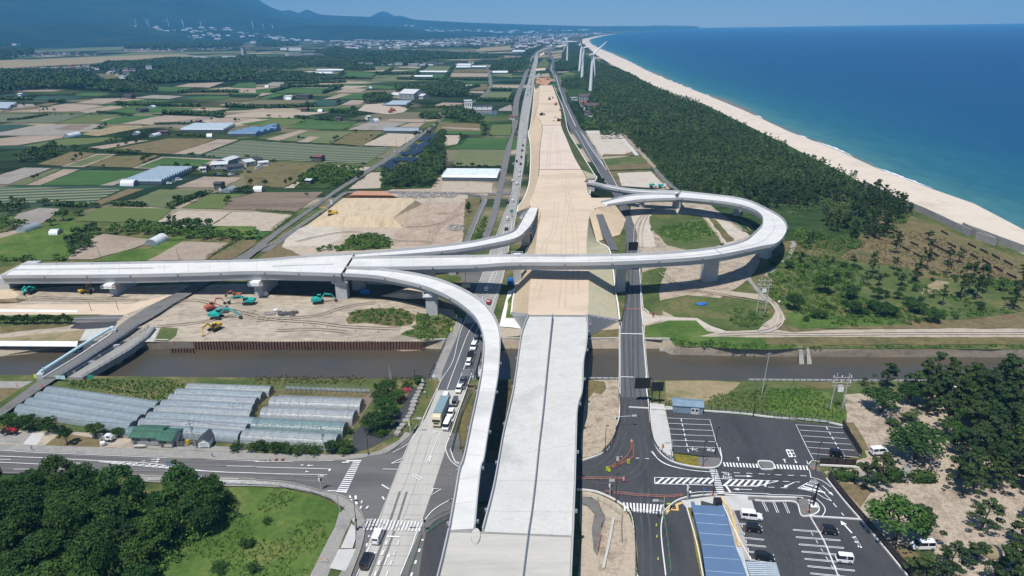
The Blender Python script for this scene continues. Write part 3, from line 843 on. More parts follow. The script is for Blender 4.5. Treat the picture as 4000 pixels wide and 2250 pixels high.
road('asphalt_dark','B3','1540,800 1600,740 1690,690 1760,770 1830,1100 1900,1449 1960,1800 1620,1800 1545,1449 1500,1000 1510,880','path')
LZ = 1.6
# ground north of the canal, left: building site
field('sand_site','C1','-900,1120 -900,640 0,600 700,560 2574,540 C2:0,480 C2:1000,480 C2:1800,560 C2:2050,900 C2:1950,1090 C2:1670,1120 C1:1700,1118 C1:1330,1118 C1:780,1108')
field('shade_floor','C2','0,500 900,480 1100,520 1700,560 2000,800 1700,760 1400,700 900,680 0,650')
field('sand_site','C2','0,640 900,690 1500,760 1700,800 1900,900 1700,1110 0,1112')
field('sand_pale','C2','1100,500 1460,510 1470,545 1120,540')
field('weeds','C2','900,900 960,830 1100,790 1250,780 1480,790 1600,850 1600,900 1560,950 1420,970 1100,930 930,940')
field('grass','C2','1600,900 1620,820 1720,850 1860,840 2030,900 1930,1080 1700,1115 1600,1080 1450,1050 1500,1010 1620,980')
field('weeds','C2','1830,640 2070,760 2000,800 1880,760 1860,700')
field('asphalt_left','C1','-900,890 0,880 700,860 1250,850 1180,915 780,920 0,930 -900,950','road')
field('asphalt_dark','C1','680,1000 780,925 1180,915 1160,960 1000,985','road')
field('grass','C1','-900,1000 -900,870 300,850 1130,830 1200,845 800,862 700,880 700,950 0,960')
field('weeds','C1','0,1040 0,960 740,930 690,960')
field('sand_path','C1','-900,1130 -900,1050 0,1050 700,985 850,995 0,1080 -900,1180','path')
field('dry_grass','C1','-900,1110 0,1080 850,1000 800,1110')
field('fill_sand','C1','-900,850 -900,740 0,745 1300,740 1750,640 1560,730 1240,850 700,845')
field('concrete_white','C1','-900,815 -900,785 0,790 770,800 780,822 0,818','concrete_pad')
field('concrete_white','C1','-900,1150 -900,1108 785,1113 772,1168 0,1163','concrete_pad')
field('grass','C1','1550,1110 1620,970 1790,985 1770,1060 1690,1115')
field('revetment','C1','1450,1120 1520,980 1600,980 1545,1118','revetment')
field('revetment','C1','800,1110 860,995 1110,980 950,1090','revetment')
field('slope_sand','C1','-300,740 -300,600 150,590 270,650 260,700 100,730')
field('concrete_white','C2','2445,965 2480,820 2535,610 2574,600 C3:60,545 C3:0,850 C3:110,965 C3:100,990 C3:0,975','pavement')
field('grass_bright','C2','2510,880 2530,700 2574,640 C3:50,560 C3:-20,840 2574,880')
field('sand_path','C2','2450,970 2574,985 C3:100,992 C3:90,1060 C2:2455,1075')
field('sand_path','C3','800,985 1070,910 1088,975 1080,1000 810,1030')
field('weeds','C3','800,1010 1075,990 1080,1080 805,1080')
field('asphalt_left','C2','2030,420 2290,390 2200,610 2090,560 2060,480','path')
field('park_sand','D3','1160,900 1500,870 2200,960 2560,1100 2574,1300 C3:2574,200 C3:2400,470 C3:1500,1100 C3:1310,1090 C3:1300,300 D3:1270,1449')
field('sand_pale','D3','1180,1100 1400,1060 1900,1060 2400,1200 2480,1290 2240,1400 2160,1449 1950,1150 1700,1120 1400,1130 1380,1200 1450,1449 1290,1449')
field('grass','D3','1380,1150 1420,1125 1700,1120 1900,1140 1960,1200 2130,1440 C3:2130,120 C3:1960,200 C3:1800,210 C3:1560,150 C3:1420,0 D3:1400,1300')
field('grass_bright','D3','1480,1250 1700,1220 1930,1190 2040,1330 C3:2000,50 C3:1700,120 C3:1490,60')
field('weeds','D3','1960,1150 2050,1180 2240,1390 2160,1410')
field('grass','C3','1310,420 1500,370 1560,380 1480,600 1520,850 1400,860 1310,790')
field('grass','C3','1500,700 1760,650 2200,690 2574,730 C4:0,740 C4:100,830 C4:60,930 C3:2420,1010 C3:2200,1010 C3:1950,940 C3:1860,890 C3:1640,870 C3:1480,790')
field('grass_bright','C3','1340,960 1600,900 1860,890 2000,990 2200,1040 2574,1060 C4:0,1075 C4:500,1070 C4:560,1180 C4:0,1200 C3:1640,1160 C3:1585,1080 C3:1330,1080')
field('weeds','C3','1310,800 1500,850 1480,870 1320,860')
field('sand_pale','C3','1300,790 1380,840 1560,870 1860,880 2000,960 2150,1010 2574,1020 2574,1062 2200,1050 1960,1010 1850,905 1500,905 1380,935 1310,960','path')
field('weeds','C4','-60,1060 -60,1010 60,930 170,920 640,1000 1400,990 2900,985 2900,820 2300,800 1300,780 0,700 -100,200 0,150 0,-200 1300,-200 2574,300 2900,1150 0,1150')
field('grass','C4','0,300 200,200 900,190 1300,230 1500,480 2400,500 2600,800 2300,860 1800,900 1500,960 900,980 300,990 100,930 150,800 0,700')
field('weeds_brown','C4','980,110 1400,0 1700,60 2574,400 2574,480 1800,440 1500,400 1000,300 700,280')
field('weeds_brown','C4','650,985 1400,900 2000,900 2574,815 2900,860 2900,990 1400,985')
field('dry_grass','C4','1540,640 1560,570 1700,500 1830,520 1700,640')
field('grass_bright','C4','160,830 700,850 1300,900 1400,950 900,960 300,980')
field('sand_path','C4','-700,1065 -500,1020 -100,1000 -60,960 100,1000 250,1025 640,1000 1400,990 2900,985 2900,1075 1400,1070 0,1075','path')
field('sand_path','C4','-60,950 40,880 80,800 30,740 -60,700 -700,620 -680,590 -60,640 100,740 180,890 90,960 80,1000','path')
field('weeds','C4','0,1080 500,1070 2900,1080 2900,1140 560,1140 540,1170 0,1130')
field('grass','C4','0,1140 540,1170 2900,1150 2900,1195 1000,1190 0,1181')
field('pavement_old','C4','180,10 270,80 285,140 230,270 110,340 0,470 -40,450 150,300 200,240 240,130 220,70 150,10','path')
field('pavement_old','C3','2230,330 2260,320 2400,480 2574,690 2574,740 2420,560','path')
field('sand_pale','D3','750,300 1050,290 1240,530 900,540 860,480')
field('weeds_brown','D3','900,545 1250,530 1240,480 1130,520 920,520')
field('grass','D3','890,570 1340,530 1450,660 940,680')
field('weeds_brown','D3','930,640 1380,610 1400,665 945,680')
field('pavement','D3','740,285 1060,282 1280,530 1240,535 1045,300 750,306','concrete_channel')
field('weeds','D3','950,690 1400,680 1640,860 1060,840')
field('sand_pale','D3','1060,710 1400,695 1500,800 1590,870 1100,840 1080,760')
field('asphalt_old','D3','1410,665 1450,660 1560,780 1680,880 1640,882 1520,790','path')
field('soil','D3','1060,290 1100,285 1300,480 1450,650 1420,660 1270,500','path')
field('grass','D3','700,180 1130,180 1150,280 720,262')
field('soil_brown','D3','780,170 1020,185 1040,215 820,222')
field('grass','E3','560,930 700,930 700,1000 590,1010')
field('grass_bright','E3','470,775 690,770 690,805 480,810')
field('grass_bright','E3','505,735 690,722 690,745 520,760')
field('soil','E3','450,720 690,715 690,722 460,730')
field('bush_ground','E3','500,820 760,780 1000,830 1300,1300 1140,1240 950,1110 760,1060 600,1000')
field('bush_ground','D3','1130,180 1900,0 3400,740 D4:1200,1000 D4:900,1380 D4:-100,1400 D3:1800,880 D3:1500,700 D3:1200,350')
field('bush_ground','E3','560,460 650,440 760,560 900,640 1100,720 1900,1200 1400,1300 1000,1000 760,780 500,700')
# farmland (D1, D2, E1, E2)
FIELDS = '''
soil_gray D1 0,20 330,15 360,35 90,78 0,75
soil D1 260,90 660,12 1060,35 780,90 340,98
soil D1 790,90 1110,35 1330,42 870,108
crop_green D1 1090,95 1400,45 1990,60 1720,100 1300,110
crop_blue_rows D1 -200,110 860,120 560,205 -200,195
crop_rows D1 570,205 880,125 1220,120 900,210
crop_green D1 950,210 1250,130 1620,130 1200,215
soil D1 1210,215 1660,130 2110,145 1560,225
soil_gray D1 1570,227 2115,147 2180,150 1790,230
soil D1 2060,225 2250,155 2520,160 2290,215
crop_blue D1 -200,220 370,225 20,295 -200,295
soil_gray D1 -200,330 400,240 620,220 1100,220 850,285 700,335 230,335
soil_brown D1 540,270 700,225 930,225 800,280
dry_grass D1 820,320 1140,235 1390,230 1500,240 980,340
soil D1 -200,440 -200,385 200,340 650,335 620,360 170,430
crop_rows D1 220,440 640,365 1080,350 1250,360 870,420 450,450
soil D1 900,450 1360,385 1500,380 1050,470
weeds_brown D1 1080,480 1700,360 2180,365 1750,520 1400,500
soil D1 1740,520 2190,370 2400,375 2020,520
crop_blue_rows D1 2000,540 2440,380 2574,385 D2:0,390 D2:1360,460 D2:1110,615 D2:0,570
weeds_brown D1 380,620 720,495 960,510 640,640
soil D1 620,645 970,515 1170,520 840,650
crop_pale D1 660,638 985,524 1130,528 820,642
weeds D1 880,640 1120,540 1600,530 1340,655
soil D1 1330,660 1630,545 2230,570 2020,690 1700,672
crop_green D1 1375,655 1650,555 2140,578 1960,670 1700,665
soil_gray D1 -200,790 240,655 520,660 90,820 -200,830
crop_pale D1 110,830 540,665 620,670 250,830
soil D1 255,832 640,670 800,675 400,832
crop_green D1 410,828 810,682 1520,690 1230,820 1000,832
soil_gray D1 1000,835 1250,760 1270,770 1140,835
soil D1 1760,855 2050,745 2440,755 2240,855
crop_blue_rows D1 -300,845 1240,865 930,1010 -300,1010
weeds_brown D1 930,1010 1290,870 1450,870 1010,1030
crop_pale D1 1270,1010 1600,875 2080,880 1920,960 1680,1060 1320,1030
crop_rows D1 1820,1060 2100,920 2500,920 2330,970 2230,1070
soil_brown D1 2235,1072 2330,970 2574,905 D2:680,900 D2:400,1100 D2:0,1082
crop_rows D1 740,1190 1010,1060 1740,1065 1590,1190 1400,1210
sand_path D1 1590,1190 1820,1085 2330,1100 2090,1250 1620,1235
sand_path D1 2110,1252 2340,1102 2574,1100 D2:370,1130 D2:160,1290 D1:2560,1298
soil_gray D1 60,1260 180,1120 400,1060 600,1070 520,1150 430,1210 300,1255
soil D1 -200,1370 0,1310 260,1270 220,1310 160,1400 -200,1560
grass_bright C1 -300,170 160,30 450,-30 740,-90 1000,20 920,140 640,300 -300,300
soil C1 680,290 850,100 1040,35 1500,90 1470,130 1340,180 930,290
grass_bright C1 930,310 1250,200 1500,180 1660,100 1830,110 1480,305
soil C1 1480,305 1830,112 2310,125 2060,295
weeds_brown C1 2090,290 2400,110 2574,90 2574,140 2340,290
grass_bright C1 1960,-50 2574,-40 2574,80 2400,85 2200,60 1700,95
crop_green D2 0,1300 155,1300 0,1400
sand_path D2 230,1500 300,1330 520,1230 900,960 1000,910 2130,925 2140,1180 2080,1350 2070,1420 1800,1600 700,1600
sand_pale D2 250,1449 330,1300 520,1240 850,1260 860,1360 700,1440
earth_brown D2 1480,1255 1690,1010 2140,1000 2130,1180 2080,1350 1950,1449 1380,1449 1400,1300
weeds D2 2080,1350 2100,970 2260,960 2240,1090 2130,1300 2090,1400
grass D2 820,1500 900,1390 1060,1350 1340,1350 1360,1470
weeds_brown D2 -100,1660 300,1360 260,1449 600,1600
sand_path D2 930,870 1150,705 1280,700 1250,862
bush_ground D2 1250,860 1270,720 1600,600 1660,460 1830,300 1900,310 1880,500 1900,620 1840,740 1760,860 1400,870
grass D2 1200,690 1320,580 1600,400 1800,330 1640,470 1560,620 1290,700
bush_ground D2 380,865 470,770 720,660 1080,690 800,860
weeds D2 -150,600 740,620 280,855 -100,850
sand_path D2 280,862 740,630 1160,650 1080,690 650,690 480,765 380,860
sand_path D2 1070,430 1330,310 1640,320 1450,445
weeds D2 770,410 990,290 1280,290 1070,440 1000,430
crop_pale D2 230,380 520,285 980,290 740,415 500,400
soil D2 410,398 540,342 640,348 520,402
soil D2 100,370 430,280 520,285 230,385
crop_green D2 290,260 540,185 1030,200 860,275
crop_rows D2 0,240 160,165 510,175 330,235
soil_gray D2 920,275 1120,205 1520,205 1290,280
soil D2 1440,245 1550,205 1700,205 1640,250
crop_green D2 370,60 960,45 940,100 560,90
soil D2 1300,195 1350,165 1700,170 1680,200
sand_path D2 1870,330 2040,330 2060,350 2020,420 1900,440
crop_green D2 2030,465 2130,355 2530,360 2510,470
crop_pale D2 2040,470 2510,475 2480,640 1980,640
sand_path D2 1870,705 1940,665 2470,670 2445,705
sand_path D2 1850,905 1890,800 2380,812 2370,910
weeds_brown D2 1800,300 1840,200 2280,215 2270,320
soil D2 1860,255 1890,245 2250,262 2240,278
crop_green D2 1790,310 1830,280 2270,292 2265,328
crop_rows D2 2350,330 2370,225 2574,220 2560,330
crop_green E2 870,770 930,730 1220,735 1150,780
crop_pale E2 1170,785 1220,755 1570,765 1550,790
crop_pale E2 1150,815 1180,792 1550,797 1530,822
crop_green E2 1600,780 1640,745 1950,745 1920,785
crop_pale E2 1670,720 1740,665 1990,665 1950,725
soil E2 1950,772 1970,735 2330,737 2330,772
crop_green E2 170,930 260,880 830,885 680,940
soil_gray E2 60,865 170,825 540,830 340,875
soil E2 590,870 640,835 790,835 730,870
soil E2 0,985 60,935 180,940 0,975
crop_green E2 0,995 190,942 330,940 100,1000
crop_blue E2 480,1060 620,1005 940,1010 780,1065
soil E2 850,1055 960,1005 1110,1010 1040,1052
crop_green E2 810,990 1000,935 1250,940 1120,1000
soil E2 670,1000 860,940 960,945 800,992
soil E2 790,930 900,885 1120,890 1050,930
crop_green E2 1090,885 1130,850 1400,870 1360,895
soil E2 1400,890 1440,860 1670,870 1600,900
sand_path E2 1020,1110 1100,1050 1290,1040 1540,1090 1480,1130 1330,1150
crop_pale E2 2230,1005 2350,925 2574,925 2520,1010
soil E2 1770,1065 1880,1030 2100,1035 2040,1070
crop_pale E2 370,700 420,670 720,670 680,710
weeds E2 2100,900 2150,860 2340,860 2330,910
soil E2 2110,930 2140,915 2310,918 2300,940
soil_gray E2 2440,1100 2574,1045 2574,1115 2440,1115
crop_pale E2 2380,760 2380,745 2574,740 2574,780
dry_grass E2 2200,520 2260,480 2420,470 2574,460 2574,500 2400,510
weeds E2 2000,700 2330,695 2330,730 1980,730
crop_pale E2 1200,700 1230,672 1360,672 1330,700
dry_grass E1 -300,690 -300,610 300,600 1300,555 1900,545 1800,562 900,640 400,665 0,690
crop_pale E1 -300,715 0,700 700,665 1500,600 1900,565 2100,560 1500,620 1000,665 400,715
crop_pale E1 400,590 1000,565 1350,530 2000,520 2574,510 2574,530 1400,555 300,598
crop_pale E1 330,510 900,480 900,410 1250,440 1240,500 600,520
dry_grass E1 900,375 1050,355 1270,375 1150,400
soil E1 1750,870 1900,840 2260,825 2100,880
crop_green E1 2310,880 2400,835 2574,830 2574,885
soil E1 2260,890 2574,890 2574,935 2400,930
soil E1 770,1035 960,990 1280,990 1040,1045
crop_green E1 1130,1045 1330,1005 1760,1010 1500,1060
crop_blue E1 230,1010 420,965 860,970 640,1020
crop_green E1 700,960 860,935 1120,940 1000,970
crop_green E1 1560,915 1600,870 1960,880 1800,920
soil_gray E1 1330,985 1540,955 1850,965 1700,995
crop_green E1 1800,1000 2100,960 2330,965 2250,1000
soil E1 2190,1060 2330,1030 2520,1035 2400,1065
weeds_brown E1 350,1060 480,1035 600,1030 480,1065
weeds_brown E1 0,1120 60,1100 400,1060 390,1090
weeds E1 900,760 1000,740 1250,750 1200,800 1000,790
'''
for ln in FIELDS.strip().splitlines():
 m_,fr_,s_ = ln.split(' ',2)
 field(m_,fr_,s_)
for q in ('soil E3 400,520 510,505 510,520 400,535','dry_grass E3 405,545 510,535 510,552 410,560','soil E3 415,575 510,565 510,578 420,590','weeds E3 440,600 510,590 510,615 440,620',
   'fill_sand E3 270,545 320,525 330,545 285,560','grass E3 260,640 330,580 380,640 350,690 240,690','fill_sand E3 235,690 340,685 335,705 240,712','red_fill E3 235,800 250,785 380,780 400,810 350,860 240,840',
   'fill_sand E3 430,465 530,445 560,450 480,475','soil E3 290,745 370,735 380,770 300,775','pavement_old E3 230,760 280,730 290,775 235,790'):
 m_,fr_,s_ = q.split(' ',2)
 field(m_,fr_,s_)
# the embankment (one body, real height)
EZ = 8.6
st = [  # toe left, top left, top right, toe right
 ('C3:2,835','C3:160,850','C3:757,852','C3:1068,905'),
 ('C3:20,680','C3:170,680','C3:770,690','C3:1050,740'),
 ('C3:50,560','C3:190,490','C3:768,490','C3:1025,600'),
 ('C3:95,380','C3:210,370','C3:762,380','C3:1005,400'),
 ('C3:150,200','C3:240,180','C3:748,180','C3:960,180'),
 ('D3:190,1440','D3:255,1280','D3:760,1280','D3:850,1400'),
 ('D3:210,1330','D3:290,1100','D3:780,1140','D3:825,1240'),
 ('L:130,665','L:215,618','D3:830,1060','D3:880,1130'),
 ('L:172,585','L:243,540','D3:640,930','D3:790,1000'),
 ('L:205,505','L:266,468','L:590,470','L:655,500'),
 ('L:218,440','L:278,412','L:628,425','L:700,425'),
 ('L:222,385','L:285,360','L:595,360','L:680,395'),
 ('L:225,300','L:288,265','L:545,275','L:615,290'),
 ('L:225,225','L:293,195','L:512,200','L:570,215'),
 ('L:220,165','L:300,130','L:483,130','L:530,150'),
 ('L:207,95','L:308,40','L:445,36','L:490,72'),
 ('D3:185,250','D3:250,120','D3:495,120','D3:530,150'),
 ('E3:205,1130','E3:270,1020','E3:465,1020','E3:500,1060'),
 ('E3:220,960','E3:282,860','E3:404,858','E3:430,900'),
 ('E3:225,880','E3:280,845','E3:400,845','E3:425,870'),
]
def embankment():
 cols = [[],[],[],[]]
 for s in st:
  for k,q in enumerate(s):
   a,b = q.split(':'); x,y = map(float,b.split(','))
   cols[k].append(np.array(W1(a,x,y,0.3 if k in (0,3) else EZ)))
 cols[1][-1][2] = cols[2][-1][2] = .8
 cols = [smooth_line(c,3) for c in cols]
 def side(i,j,name,mat,a=0,b=999):
  v = [tuple(p) for p in cols[i][a:b]]+[tuple(p) for p in cols[j][a:b]]; n = len(v)//2
  return MB().add(v,[(k,n+k,n+k+1,k+1) for k in range(n-1)]).build(name,mat)
 r = thing('embankment','long sand coloured road embankment under construction running to the horizon','embankment')
 for i,j,m,a,b in ((0,1,'slope_sand',0,999),(2,3,'slope_mat',0,34),(2,3,'grass',33,999)):
  o = side(i,j,'side_slope',m,a,b); o.parent = r
 n = len(cols[1])
 def top(a,b,mat):
  v = [tuple(p) for p in cols[1][a:b+1]]+[tuple(p) for p in cols[2][a:b+1]]; k = b-a+1
  o = MB().add(v,[(i,k+i,k+i+1,i+1) for i in range(k-1)]).build('road_bed',mat,r)
 top(0,33,'fill_sand'); top(33,45,'fill_pink'); top(45,n-1,'fill_sand')
 for a,b,nm in ((cols[0][0],cols[1][0],'retaining_wall'),(cols[2][0],cols[3][0],'retaining_wall')):
  a,b = Vector(a),Vector(b)
  hi,lo = (b,a) if b.z > a.z else (a,b)
  off = Vector((0,-.3,0))
  base_hi = Vector((hi.x,hi.y,.2))
  mb = MB()
  mb.add([lo+off,base_hi+off,hi+off+Vector((0,0,.5)),lo+off+Vector((0,0,.6)),lo,base_hi,hi+Vector((0,0,.5)),lo+Vector((0,0,.6))],
    [(0,1,2,3),(4,7,6,5),(2,6,7,3),(0,3,7,4),(1,5,6,2)])
  mb.build(nm,'concrete',r)
  blk = MB()
  w_ = (hi-lo); hl = math.hypot(w_.x,w_.y); ux,uy = w_.x/hl,w_.y/hl
  nrow = 10
  for k in range(nrow):
   z = .3+k*.8
   s = max(0,z/hi.z)*hl*1.0
   x = s+.4+(k % 2)*.55
   while x < hl-1.0:
    p = lo+Vector((ux*x,uy*x,0))
    blk.box(0,.85,-.50,-.2,z,z+.55,math.atan2(uy,ux) if ux > 0 else math.atan2(-uy,-ux)+0,(p.x,p.y))
    x += 1.1
  blk.build('wall_blocks','concrete_side',r)
 MB().add([tuple(cols[1][0]),tuple(cols[2][0]),(cols[2][0][0],cols[2][0][1]+.1,0),(cols[1][0][0],cols[1][0][1]+.1,0)],[(0,3,2,1)]).build('end_wall','concrete',r)
 for k,o_ in ((0,-.3),(3,.5)):
  ps = [tuple(p+np.array([o_,0,.35])) for p in cols[k]]
  mb = MB()
  L = [(p[0]-.3,p[1],.75) for p in ps]; R = [(p[0]+.3,p[1],.75) for p in ps]
  L2 = [(p[0]-.3,p[1],.2) for p in ps]; R2 = [(p[0]+.3,p[1],.2) for p in ps]
  for q0,q1 in ((L,R),(L2,L),(R,R2)):
   v_,f_ = faces_between(q0,q1); mb.add(v_,f_)
  mb.build('drain_kerb','concrete_white',r)
 for k in (1,2):
  mb = MB(); mb.path([tuple(p+np.array([0,0,.05])) for p in cols[k][30:48]],.18,4)
  mb.build('liner_seam','rubber',r)
 for k in (33,45): MB().path([tuple(cols[1][k]+np.array([0,0,.1])),tuple(cols[2][k]+np.array([0,0,.1]))],.16,4).build('liner_seam','rubber',r)
 stub = [W('D3','640,800 745,800 760,900 800,960 1000,960 1040,1035 830,1062 640,1060',EZ-.02)]
 lo = [W('D3','660,900 720,900 740,960 790,1010 900,1010 1050,1080 1100,1180 900,1180',.35)]
 MB().sheet(stub[0]).build('ramp_stub','fill_sand',r)
 a = W('D3','1040,1035 850,1065 780,1140',EZ-.03); b = W('D3','1150,1180 1085,1330 850,1400',.3)
 v_,f_ = faces_between(b,a); MB().add(v_,f_).build('side_slope','slope_sand',r)
 MB().add([W1('D3',845,1125,8.2),W1('D3',915,1125,8.2),W1('D3',1000,1330,2.4),W1('C3',1072,200,.5),W1('C3',985,195,.5),W1('D3',905,1330,2.4)],[(0,5,2,1),(5,4,3,2)]).build('slope_path','asphalt',r)
 return cols
EC = embankment()
field('grass','D3','150,640 145,400 200,400 215,420 180,560 160,650')
field('grass','E3','225,840 275,835 280,900 235,900',z=.9)
def mound(mat,fr,base,top,z,label,name='stockpile',cat='stockpile'):
 b,t = W(fr,base,.3),W(fr,top,z)
 mb = MB(); n = len(b)
 mb.add(b+t,[(i,(i+1) % n,n+(i+1) % n,n+i) for i in range(n)])
 mb.sheet(t)
 o = mb.build(name,mat)
 return tag(o,label,cat)
mound('red_fill','D2','890,962 1000,905 1310,908 1430,962','950,930 1010,890 1310,892 1380,935',3.5,'reddish flat topped earth stockpile behind the yellow one')
mound('yellow_fill','D2','510,1242 880,962 1580,970 1680,1022 1480,1262','760,1150 1000,960 1560,962 1600,985 1380,1160',5.0,'large yellow sand stockpile with raked slopes and a yellow digger on it')
mound('fill_sand','C2','1250,660 1480,590 1560,570 1700,610 1700,690 1500,690','1480,630 1540,575 1600,560 1640,575 1660,620 1560,645',2.4,'pale sand heap beside the curved ramp pier')
mound('slope_sand','C1','-200,730 -200,610 110,600 240,620 280,690 180,725','0,690 -40,620 60,605 140,612 190,640 150,680',2.5,'tan earth heap beside the left abutment')
mound('gravel','C1','2110,830 2190,765 2290,760 2310,800 2300,830','2190,790 2210,762 2240,758 2265,762 2270,785',2.5,'small grey gravel heap beside the orange digger')
def rocks(fr,s,n,r,mat,label,name='rubble_heap',cat='rubble',z=.3):
 ps = W(fr,s,z); xs = [p[0] for p in ps]; ys = [p[1] for p in ps]
 rr = random.Random(label); mb = MB()
 for _ in range(n):
  x,y = rr.uniform(min(xs),max(xs)),rr.uniform(min(ys),max(ys)); q = rr.uniform(.5,1)*r
  vs = [(x+q*math.cos(t)*rr.uniform(.7,1.2),y+q*math.sin(t)*rr.uniform(.7,1.2),z+h*q*rr.uniform(.6,1.1)) for h in (0,.8) for t in [k*1.2566 for k in range(5)]]
  mb.add(vs,[(0,1,6,5),(1,2,7,6),(2,3,8,7),(3,4,9,8),(4,0,5,9),(5,6,7,8,9)])
 return tag(mb.build(name,mat),label,cat)
rocks('D2','1440,910 2000,960',240,1.1,'rock','long band of pale broken rock behind the yellow stockpile')
rocks('D2','1940,1230 2090,1290',60,1.1,'rock','heap of pale broken rock beside the loop road')
rocks('C2','250,820 390,860',45,.8,'asphalt_lump','heap of dark broken asphalt on the building site')
rocks('C2','90,825 180,850',30,.5,'rock','scattered white concrete rubble beside the dark asphalt heap')
rocks('C3','1490,1190 1600,1215',30,.9,'rock','grey boulders lining the canal mud bank','boulder_bank','boulders',-2.9)
# VIADUCTS AND BRIDGES
def rows_from(stations,n):
 """stations: (left px, right px, z) given on the parapet tops, which stand 1 m above the deck"""
 raw = []
 for l,r,z in stations:
  a,b = l.split(':'); x,y = map(float,b.split(','))
  c,d = r.split(':'); u,v = map(float,d.split(','))
  raw.append(tuple(W1(a,x,y,z+1))+tuple(W1(c,u,v,z+1)))
 return smooth_line(raw,n)
def deck(root,rows,gird=(.2,.8,2.6),top='deck_top',para=(True,True),side='concrete_side',edge=.35,ph=1.0):
 d,pl,pr,g = [],[],[],[]
 for i,r in enumerate(rows):
  L,R = np.array(r[:3]),np.array(r[3:])
  L[2] -= 1; R[2] -= 1
  a = R-L; w_ = np.linalg.norm(a[:2]); a = a/w_
  q = lambda t,dz: tuple(L+a*t*1.0+np.array([0,0,dz]))
  d.append([q(0,-edge),q(0,0),q(w_,0),q(w_,-edge),q(w_*.86,-edge-.25),q(w_*.14,-edge-.25)])
  pl.append([q(-.02,-edge-.1),q(-.02,ph),q(.26,ph),q(.42,.02),q(.42,.012)])
  pr.append([q(w_+.02,-edge-.1),q(w_-.42,.012),q(w_-.42,.02),q(w_-.26,ph),q(w_+.02,ph)])
  g.append([q(w_*gird[0],-edge-.2),q(w_*gird[1],-edge-.2),q(w_*(gird[1]-.04),-gird[2]),q(w_*(gird[0]+.04),-gird[2])])
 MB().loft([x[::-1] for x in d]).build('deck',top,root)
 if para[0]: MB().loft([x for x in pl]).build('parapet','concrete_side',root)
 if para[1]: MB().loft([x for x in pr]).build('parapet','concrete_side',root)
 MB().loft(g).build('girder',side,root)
 j,acc = MB(),0
 for i in range(1,len(rows)):
  acc += dist2(rows[i],rows[i-1])
  if acc > 8.5:
   acc = 0
   L,R = np.array(rows[i][:3]),np.array(rows[i][3:]); a = (R-L)/np.linalg.norm(R-L); nn = np.array([-a[1],a[0],0])*.05; u = np.array([0,0,-.985])
   j.add([tuple(L+a*.45-nn+u),tuple(R-a*.45-nn+u),tuple(R-a*.45+nn+u),tuple(L+a*.45+nn+u)],[(0,1,2,3)])
 if j.v: tag(j.build('pour_joints','pour_joint',root),kind='stuff')
 mb = MB(); acc = 0
 for i in range(1,len(rows)):
  acc += dist2(rows[i],rows[i-1])
  if acc > 17:
   acc = 0
   for s,k in ((0,-.35),(3,.35)):
    p = rows[i][s:s+3]
    mb.box(-.35,.35,-.35,.35,p[2]-.9,p[2]-.35,0,(p[0]+k*.7,p[1]-.1))
 if mb.v: tag(mb.build('drain_boxes','steel_grey',root),kind='stuff')
def across(root,row,wd,mat='joint',name='expansion_joint',lift=.03,zoff=-1):
 L,R = np.array(row[:3]),np.array(row[3:])
 a = (R-L)/np.linalg.norm(R-L); n = np.array([-a[1],a[0],0])*wd/2
 u = np.array([0,0,zoff+lift])
 MB().add([tuple(L+a*.45-n+u),tuple(R-a*.45-n+u),tuple(R-a*.45+n+u),tuple(L+a*.45+n+u)],[(0,1,2,3)]).build(name,mat,root)
def along(root,rows,t,wd,h,mat,name,i0=0,i1=None,z=-1.0):
 """upstand along the deck at fraction t of its width"""
 prof = []
 for r in rows[i0:i1]:
  L,R = np.array(r[:3]),np.array(r[3:]); a = (R-L)/np.linalg.norm(R-L)
  c = L+(R-L)*t
  prof.append([tuple(c-a*wd/2+np.array([0,0,z+.01])),tuple(c-a*wd/3+np.array([0,0,z+h])),tuple(c+a*wd/3+np.array([0,0,z+h])),tuple(c+a*wd/2+np.array([0,0,z+.01]))])
 MB().loft(prof).build(name,mat,root)
def pier(root,p,ztop,wx=2.6,wy=3.4,rot=0,cap=(3.6,4.6),z0=0,flare=True,rail=True):
 """a concrete pier standing at world p, with bearing seat and white inspection rail"""
 c = (p[0],p[1])
 mb = MB().box(-wx/2,wx/2,-wy/2,wy/2,z0-1,ztop-1.7,rot,c)
 def ring(a,b,z):
  ca,sa = math.cos(rot),math.sin(rot)
  return [(c[0]+x*ca-y*sa,c[1]+x*sa+y*ca,z) for x,y in ((-a/2,-b/2),(a/2,-b/2),(a/2,b/2),(-a/2,b/2))]
 mb.loft([ring(wx,wy,ztop-1.7),ring(cap[0],cap[1],ztop-.9),ring(cap[0],cap[1],ztop-.25)])
 o = mb.build('pier','concrete',root)
 MB().box(-cap[0]*.36,cap[0]*.36,-cap[1]*.36,cap[1]*.36,ztop-.25,ztop+.35,rot,c).build('bearing','white',root)
 if rail:
  mb = MB(); a,b = cap[0]/2+.35,cap[1]/2+.35
  for z in (ztop-.1,ztop+.55):
   rg = ring(a*2,b*2,z); mb.path(rg+[rg[0]],.05,4)
  for q in ring(a*2,b*2,0): mb.tube((q[0],q[1],ztop-.9),(q[0],q[1],ztop+.55),.05,n=4)
  mb.box(-a,a,-b,b,ztop-.5,ztop-.4,rot,c)
  mb.build('inspection_rail','white',root)
v1 = thing('road_viaduct','wide pale concrete viaduct coming in from the left edge over the building site','viaduct')
r1 = rows_from([('C1:215,330','C1:10,450',7.2),('C1:760,322','C1:650,446',8.4),('C1:1300,313','C1:1300,440',9.5),('C1:2000,300','C1:2000,424',10.4),
    ('C1:2574,288','C1:2574,408',11.1),('C2:500,248','C2:420,418',11.4),('C2:985,222','C2:848,430',11.6)],6)
deck(v1,r1,(.08,.975,3.3),'deck_top')
along(v1,r1,.42,.9,.5,'concrete','median_kerb',0,15)
